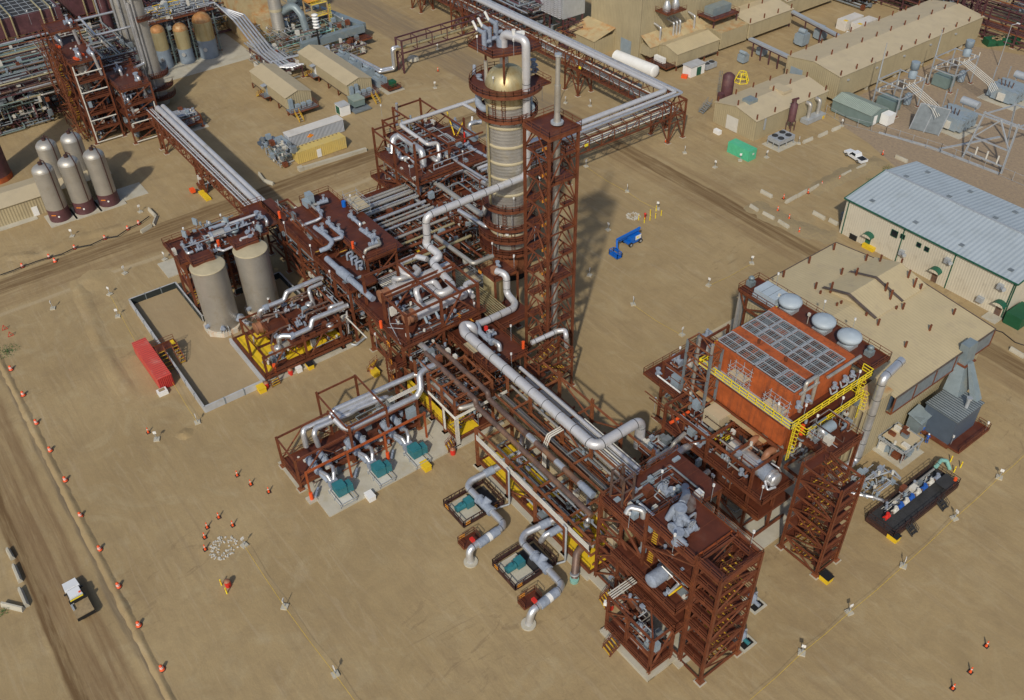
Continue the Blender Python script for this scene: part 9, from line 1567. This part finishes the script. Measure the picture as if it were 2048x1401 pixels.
T = Thing('sign_post','x','sign post',(0,0,0),group='white topped posts in concrete blocks',local=True);b = MB('concrete');b.cbox((0,0,.12),.9,.9,.24,.78);T.part('block',b);b = MB('galv');b.tube((0,0,.2),(0,0,1.7),.05,6);T.part('pole',b);b = MB('white');b.cbox((0,0,1.6),.08,.5,.5,.78);T.part('sign',b);POST = T.e
PS_ = [((570,1215),'upper of two beside the bottom rope, right of the haul road'),((671,1350),'lowest on the rope at the bottom'),((1603,1307),'below the nearest stair tower, right of it'),((1698,1226),'right of the nearest stair tower, farther up the rope'),((1806,1133),'below the black skid on the rope'),((1908,1038),'right of the black skid'),((1998,956),'highest on the right hand rope'),((314,880),'near the red container, past the pit corner'),((489,1092),'beside the small gravel ring'),((1266,610),'alone on the sand right of the lattice tower'),((1417,572),'above the tan building left end'),((1503,528),'beside the east road above the vent platform'),((1364,671),'left of the heater deck corner'),((1254,384),'beyond the lattice tower shadow'),((1216,461),'at the shadow edge of the lattice tower'),((1315,419),'behind the yellow bollards'),((1172,334),'right of the column beside the pipeway'),((1179,552),'just right of the lattice tower'),((395,846),'at the pit wall corner'),((220,590),'left of the pit by the cross road'),((236,634),'left of the pit, nearer the camera'),((250,548),'between pit and cross road'),((106,618),'far left by the sand heap'),((330,520),'left of the tank platform'),((145,474),'below the silver silos'),((281,425),'at the barrier corner near the silos'),((1369,307),'right of the corner trestle'),((1430,336),'left of the green container'),((1480,322),'in front of the green container'),((1533,316),'right of the green container'),((1597,288),'beside the four fan chiller'),((1683,253),'at the end of the shed'),((875,100),'on the top road verge left'),((870,177),'beside the road left of the column top'),((1131,207),'left post behind the vent stack'),((1180,213),'right post behind the vent stack')]
for i,(q,t) in enumerate(PS_):p = W(q);o = POST if i == 0 else dup(POST,p,(i * 0.7) % 3);o.location = p;o['label'] = 'white topped post ' + t
b0 = [((489,1092),(570,1215)),((570,1215),(671,1350)),((671,1350),(740,1440)),((1500,1400),(1603,1307)),((1603,1307),(1698,1226)),((1698,1226),(1806,1133)),((1806,1133),(1908,1038)),((1908,1038),(1998,956)),((1998,956),(2060,900)),((1266,610),(1364,671)),((1417,572),(1503,528)),((1172,334),(1254,384)),((1254,384),(1315,419)),((220,590),(280,700)),((345,765),(395,846))]
for i,(q0,q1) in enumerate(b0):p,q = W(q0,1.1),W(q1,1.1);b = MB('yellow');m_ = (p + q) / 2 - Vector((0,0,.35));b.tube(p,m_,.022,4);b.tube(m_,q,.022,4);solo('rope',b,'thin yellow rope sagging between posts','rope',loc=(p.x,p.y,0),group='yellow barrier ropes')
T = Thing('traffic_cone','x','cone',(0,0,0),group='slim orange traffic cones',local=True);b = MB('orange');b.lathe([(.2,.06),(.1,.5),(.08,1.15),(0,1.2)],n=12);T.part('body',b);b = MB('white');b.lathe([(.125,.7),(.115,.85)],n=12,caps=False);T.part('reflective_band',b);b = MB('tyre');b.box(-.3,-.3,0,.3,.3,.08);T.part('base',b);CONE = T.e
for i,(q,t) in enumerate((((475,952),'left of the pump skid, upper of three'),((502,970),'middle of three left of the pump skid'),((538,985),'lowest of three left of the pump skid'),((438,1036),'above the gravel ring'),((466,1052),'lying right above the gravel ring'),((415,1056),'upper left of the gravel ring'),((410,1076),'left of the gravel ring'),((411,1100),'lower left of the gravel ring'),((297,866),'beside the post near the pit corner'),((1905,1378),'at the bottom right corner'),((1940,1345),'right of another near the bottom right corner'),((1972,1293),'far right, upper of the barrier pair'),((1567,398),'by the kerb above the warehouse'),((1643,372),'in the row of white barriers'),((1616,387),'at the left end of the white barriers'),((1678,361),'beside the last white barrier'),((1555,422),'on the dry verge above the east road'),((1578,438),'knocked over on the dry verge'),((876,143),'red one beside the top road'),((1331,285),'at the foot of the corner trestle'),((1598,465),'at the near end of the dry verge'),((1765,310),'at the barriers behind the pickup'))):p = W(q);o = CONE if i == 0 else dup(CONE,p);o.location = p;o['label'] = 'orange cone ' + t
T = Thing('jersey_barrier','x','barrier',(0,0,0),group='pale concrete road barriers',local=True);b = MB('concrete');b.add([(x,y,z) for x in (-1.7,1.7) for y,z in ((-.32,0),(.32,0),(.3,.25),(.12,.8),(-.12,.8),(-.3,.25))],[(0,5,4,3,2,1),(6,7,8,9,10,11)] + [(i,(i + 1) % 6,6 + (i + 1) % 6,6 + i) for i in range(6)]);T.part('body',b);JB = T.e
J_ = [(D1(65,275),D1(100,340),'left of the haul road, uppermost'),(D1(110,395),D1(160,515),'left of the haul road, middle'),(D1(155,570),D1(210,700),'left of the haul road, lowest'),(D1(20,685),D1(185,725),'white one lying across at the left edge'),(B1(1130,345),B1(1180,395),'upper one at the silo berm corner'),(B1(1190,400),B1(1165,465),'middle one at the silo berm corner'),(B1(1150,470),B1(1070,520),'lower one at the silo berm corner'),(B4(265,290),B4(345,245),'first in the white row by the pickup yard'),(B4(350,245),B4(420,205),'second in the white row by the pickup yard'),(B4(435,205),B4(510,165),'third in the white row by the pickup yard'),(B4(680,95),B4(750,60),'fourth in the white row by the pickup yard'),(B4(790,45),B4(860,10),'fifth in the white row by the pickup yard'),(B4(0,315),B4(60,355),'beside the east road, first'),(B4(95,370),B4(180,415),'beside the east road, second'),(B4(210,430),B4(290,480),'beside the east road, third'),(B4(470,365),B4(560,415),'on the dry verge, left of a pair'),(B4(590,420),B4(655,455),'on the dry verge, right of a pair'),(B4(80,205),B4(165,250),'bulky one at the kerb end'),(A4(395,1075),A4(465,1045),'nearest of three by the small tan building'),(A4(510,1030),A4(575,1000),'middle of three by the small tan building'),(A4(610,985),A4(670,960),'farthest of three by the small tan building'),(B2(70,75),B2(110,130),'left leg of the angled pair by the cross road'),(B2(110,130),B2(180,155),'right leg of the angled pair by the cross road'),(C4(1940,75),C4(2048,140),'at the right edge beyond the east road'),(A4(1085,1180),A4(1175,1220),'behind the warehouse back corner')]
for i,(a,c,t) in enumerate(J_):p,q = W(a),W(c);m_ = (p + q) / 2;rz = math.atan2(q.y - p.y,q.x - p.x);o = JB if i == 0 else dup(JB,m_,rz);o.location = m_;o.rotation_euler = (0,0,rz);s_ = max(.6,min(1.5,(q - p).length / 3.5));o.scale = (s_,1,1);o['label'] = 'pale concrete barrier ' + t
for i,(q,dims,m_,t) in enumerate((((597,741),(1.5,.9,.9),'white','white chest on the ground by the yellow floored module'),((620,735),(1.5,1.0,.9),'yellow','yellow bin with black lid by the yellow floored module'),((524,782),(1.4,1.2,.9),'yellow','yellow box at the pit wall end'),((751,750),(1.4,1.1,.9),'yellow','yellow box at the foot of the exchanger module stairs'),((852,937),(1.6,1.1,.9),'yellow','yellow box in front of the pale pump pad'),((741,997),(1.5,1.1,.8),'white','white chest in front of the pale pump pad'),((1786,1078),(1.5,1.1,.9),'yellow','yellow bin with black lid at the black skid corner'),((1651,1160),(1.4,1.2,.9),'yellow','yellow bin with black lid at the foot of the right stair tower'),((1737,498),(2.6,1.1,.7),'yellow','yellow tubs behind the tan building near the warehouse wall'),((1708,478),(1.6,1.2,1.0),'black','black stack of drums by the warehouse wall'),((1643,236),(1.0,.8,.6),'yellow','small yellow box beside the fan ducts'))):p = W(q);b = MB([m_,'black']);b.cbox((p.x,p.y,dims[2] / 2),dims[0],dims[1],dims[2]);b.cbox((p.x,p.y,dims[2] + .06),dims[0] + .1,dims[1] + .1,.12) if 'lid' not in t else b.use('black').cbox((p.x,p.y,dims[2] + .06),dims[0] + .1,dims[1] + .1,.12);solo('storage_box',b,t,'box',loc=(p.x,p.y,0),group='storage boxes')
T = Thing('waste_drum','x','drum',(0,0,0),group='red drums',local=True);b = MB('red');b.lathe([(.42,0),(.44,.5),(.42,1.05)],n=16);T.part('body',b);b = MB('tan_head');b.lathe([(.44,1.05),(.3,1.25),(0,1.3)],n=16);T.part('lid',b);DR = T.e
for i,(q,t) in enumerate((((534,775),'at the end of the pit wall'),((582,749),'beside the white chest near the yellow floors'),((745,745),'at the foot of the exchanger module stairs'),((906,908),'at the corner of the yellow bay'),((1221,1217),'by the front module stairs'),((457,1172),'standing dark red between two yellow stakes'))):p = W(q);o = DR if i == 0 else dup(DR,p);o.location = p;o['label'] = 'red drum ' + t
T = Thing('bollard','x','bollard',(0,0,0),group='yellow bollards',local=True);b = MB('yellow_rail');b.tube((0,0,0),(0,0,1.25),.1,8);T.part('post',b);b = MB('red');b.tube((0,0,.9),(0,0,1.0),.105,8);T.part('ring',b);BO = T.e
for i,(q,t) in enumerate(((B3(1050,418),'far left of the group by the boom lift'),(B3(1092,440),'second of the group by the boom lift'),(B3(1135,420),'third of the group by the boom lift'),(B3(1137,378),'behind the third of the group by the boom lift'),(B3(1177,405),'fourth of the group by the boom lift'),(B3(1220,385),'rightmost of the group by the boom lift'),(B3(1182,350),'rear of the group by the boom lift'),(D1(1675,532),'upper one beside the dark red drum'),(D1(1715,595),'lower one beside the dark red drum'),(C4(1497,912),'left one beyond the black skid'),(C4(1523,990),'nearest one beyond the black skid'),(C4(1572,955),'right one beyond the black skid'))):p = W(q);o = BO if i == 0 else dup(BO,p);o.location = p;o['label'] = 'yellow bollard ' + t
b = MB('red');p = W(B3(1097,408));b.lathe([(.18,0),(.18,1.0),(.28,1.05),(.28,1.3),(0,1.5)],(p.x,p.y,0),12);solo('fire_hydrant',b,'red hydrant among the yellow bollards','hydrant',loc=(p.x,p.y,0))
for i,(q,r_) in enumerate(((D1(1685,250),2.1),(B3(1008,390),1.5))):
    p = W(q);b = MB(['offwhite','concrete']);rr = random.Random(i)
    for k in range(150):a = rr.random() * 6.28;d_ = r_ * (.25 + .75 * rr.random() ** .5);s_ = .07 + .09 * rr.random();b.use('offwhite' if rr.random() < .7 else 'concrete').cbox((p.x + d_ * math.cos(a),p.y + d_ * math.sin(a),s_ / 3),s_ * 1.6,s_ * 1.2,s_,a)
    o = solo('gravel',b,('ring of pale stones at the lower left','ring of pale stones by the yellow bollards')[i],'gravel',loc=(p.x,p.y,0));o['kind'] = 'stuff'
b = MB('plant_green');rr = random.Random(4)
for q,r_,n in (((14,705),2.2,260),(B4(1040,40),1.6,160),(B4(905,130),1.4,120),(D1(30,740),.8,50)):
    p = W(q)
    for k in range(n):a = rr.random() * 6.28;d_ = r_ * rr.random();x,y,z = p.x + d_ * math.cos(a),p.y + d_ * math.sin(a),rr.random() * .5;t = rr.random() * 6.28;s_ = .16;b.add([(x,y,z),(x + s_ * math.cos(t),y + s_ * math.sin(t),z + .12),(x + s_ * math.cos(t + 1.2),y + s_ * math.sin(t + 1.2),z + .05)],[(0,1,2)])
o = solo('weeds',b,'low green weeds on the bare sand','weeds');o['kind'] = 'stuff'
for q,t in (((8,655),'left'),((20,668),'right')):p = W(q,.6);b = MB('red');[b.bar(p + Vector(u),p + Vector(v),.07) for u,v in (((0,-.5,-.5),(0,.5,-.5)),((0,-.5,-.5),(0,0,.5)),((0,.5,-.5),(0,0,.5)),((0,0,.5),(-.6,0,-.6)))];solo('trestle_sign',b,'red triangular road sign stand, ' + t + ' one of two at the left edge','sign',loc=(p.x,p.y,0))
b = MB(['green_dark']);p = W((2040,632),1.2);b.cbox(p,3,5,2.4);solo('waste_skip',b,'green skip cut by the right edge beside the warehouse','skip',loc=(p.x,p.y,0));b = MB('black');b.pipe([W(q,.1) for q in ((1972,655),(2005,665),(2030,685),(2060,695))],.09,6);solo('hose',b,'black hose on the sand right of the tan building','hose',loc=W((1972,655)))
for q,l in (((1270,285),0),((1992,135),1)):p = W((1118,206) if not l else A4(1855,490));b = MB(['galv','lamp_white']);b.tube((p.x,p.y,0),(p.x,p.y,11),.12,8,.07);b.tube((p.x,p.y,11),(p.x + (-1.6 if not l else 1),p.y + 1.2,11.4),.07,6);b.use('lamp_white').cbox((p.x + (-1.6 if not l else 1),p.y + 1.2,11.4),.9,.4,.2);solo('street_lamp',b,('tall grey street lamp behind the vent stack','tall grey street lamp by the green waste skip')[l],'street lamp',loc=(p.x,p.y,0))
b = MB('concrete');p = W(A2(1285,460),.5);b.lathe([(0,-.5),(1.8,-.4),(1.5,.3),(.6,.7),(0,.75)],p,9,False);solo('boulder',b,'pale boulder beside the road crossing frame','boulder',loc=p);b = MB('concrete');p = W(B1(1300,780),.1);b.box(p.x - 3,p.y - 1.8,0,p.x + 3,p.y + 1.8,.2);solo('slab',b,'flat concrete slab left of the tank platform','slab',loc=(p.x,p.y,0))
# small puff of steam over the front module
sm = bpy.data.materials.new('steam');sm.use_nodes = True;N = sm.node_tree.nodes;L = sm.node_tree.links;N.remove(N['Principled BSDF']);pv = N.new('ShaderNodeVolumePrincipled');L.new(pv.outputs[0],N['Material Output'].inputs['Volume']);pv.inputs['Color'].default_value = (.8,.72,.66,1);geo = N.new('ShaderNodeNewGeometry');L.new(nmath(N,L,'MULTIPLY',nnoise(N,L,geo.outputs['Position'],1.2,4,.6,lo=.45,hi=.7),1.6),pv.inputs['Density']);MATS['steam'] = sm
b = MB('steam');c = W(E5(915,740),22.6);b.lathe([(0,-1.5),(.7,-1.1),(1.0,-.2),(.9,.6),(.5,1.3),(0,1.6)],c,16);o = solo('steam',b,'small puff of steam above the front module valves','steam',loc=c);o['kind'] = 'stuff'
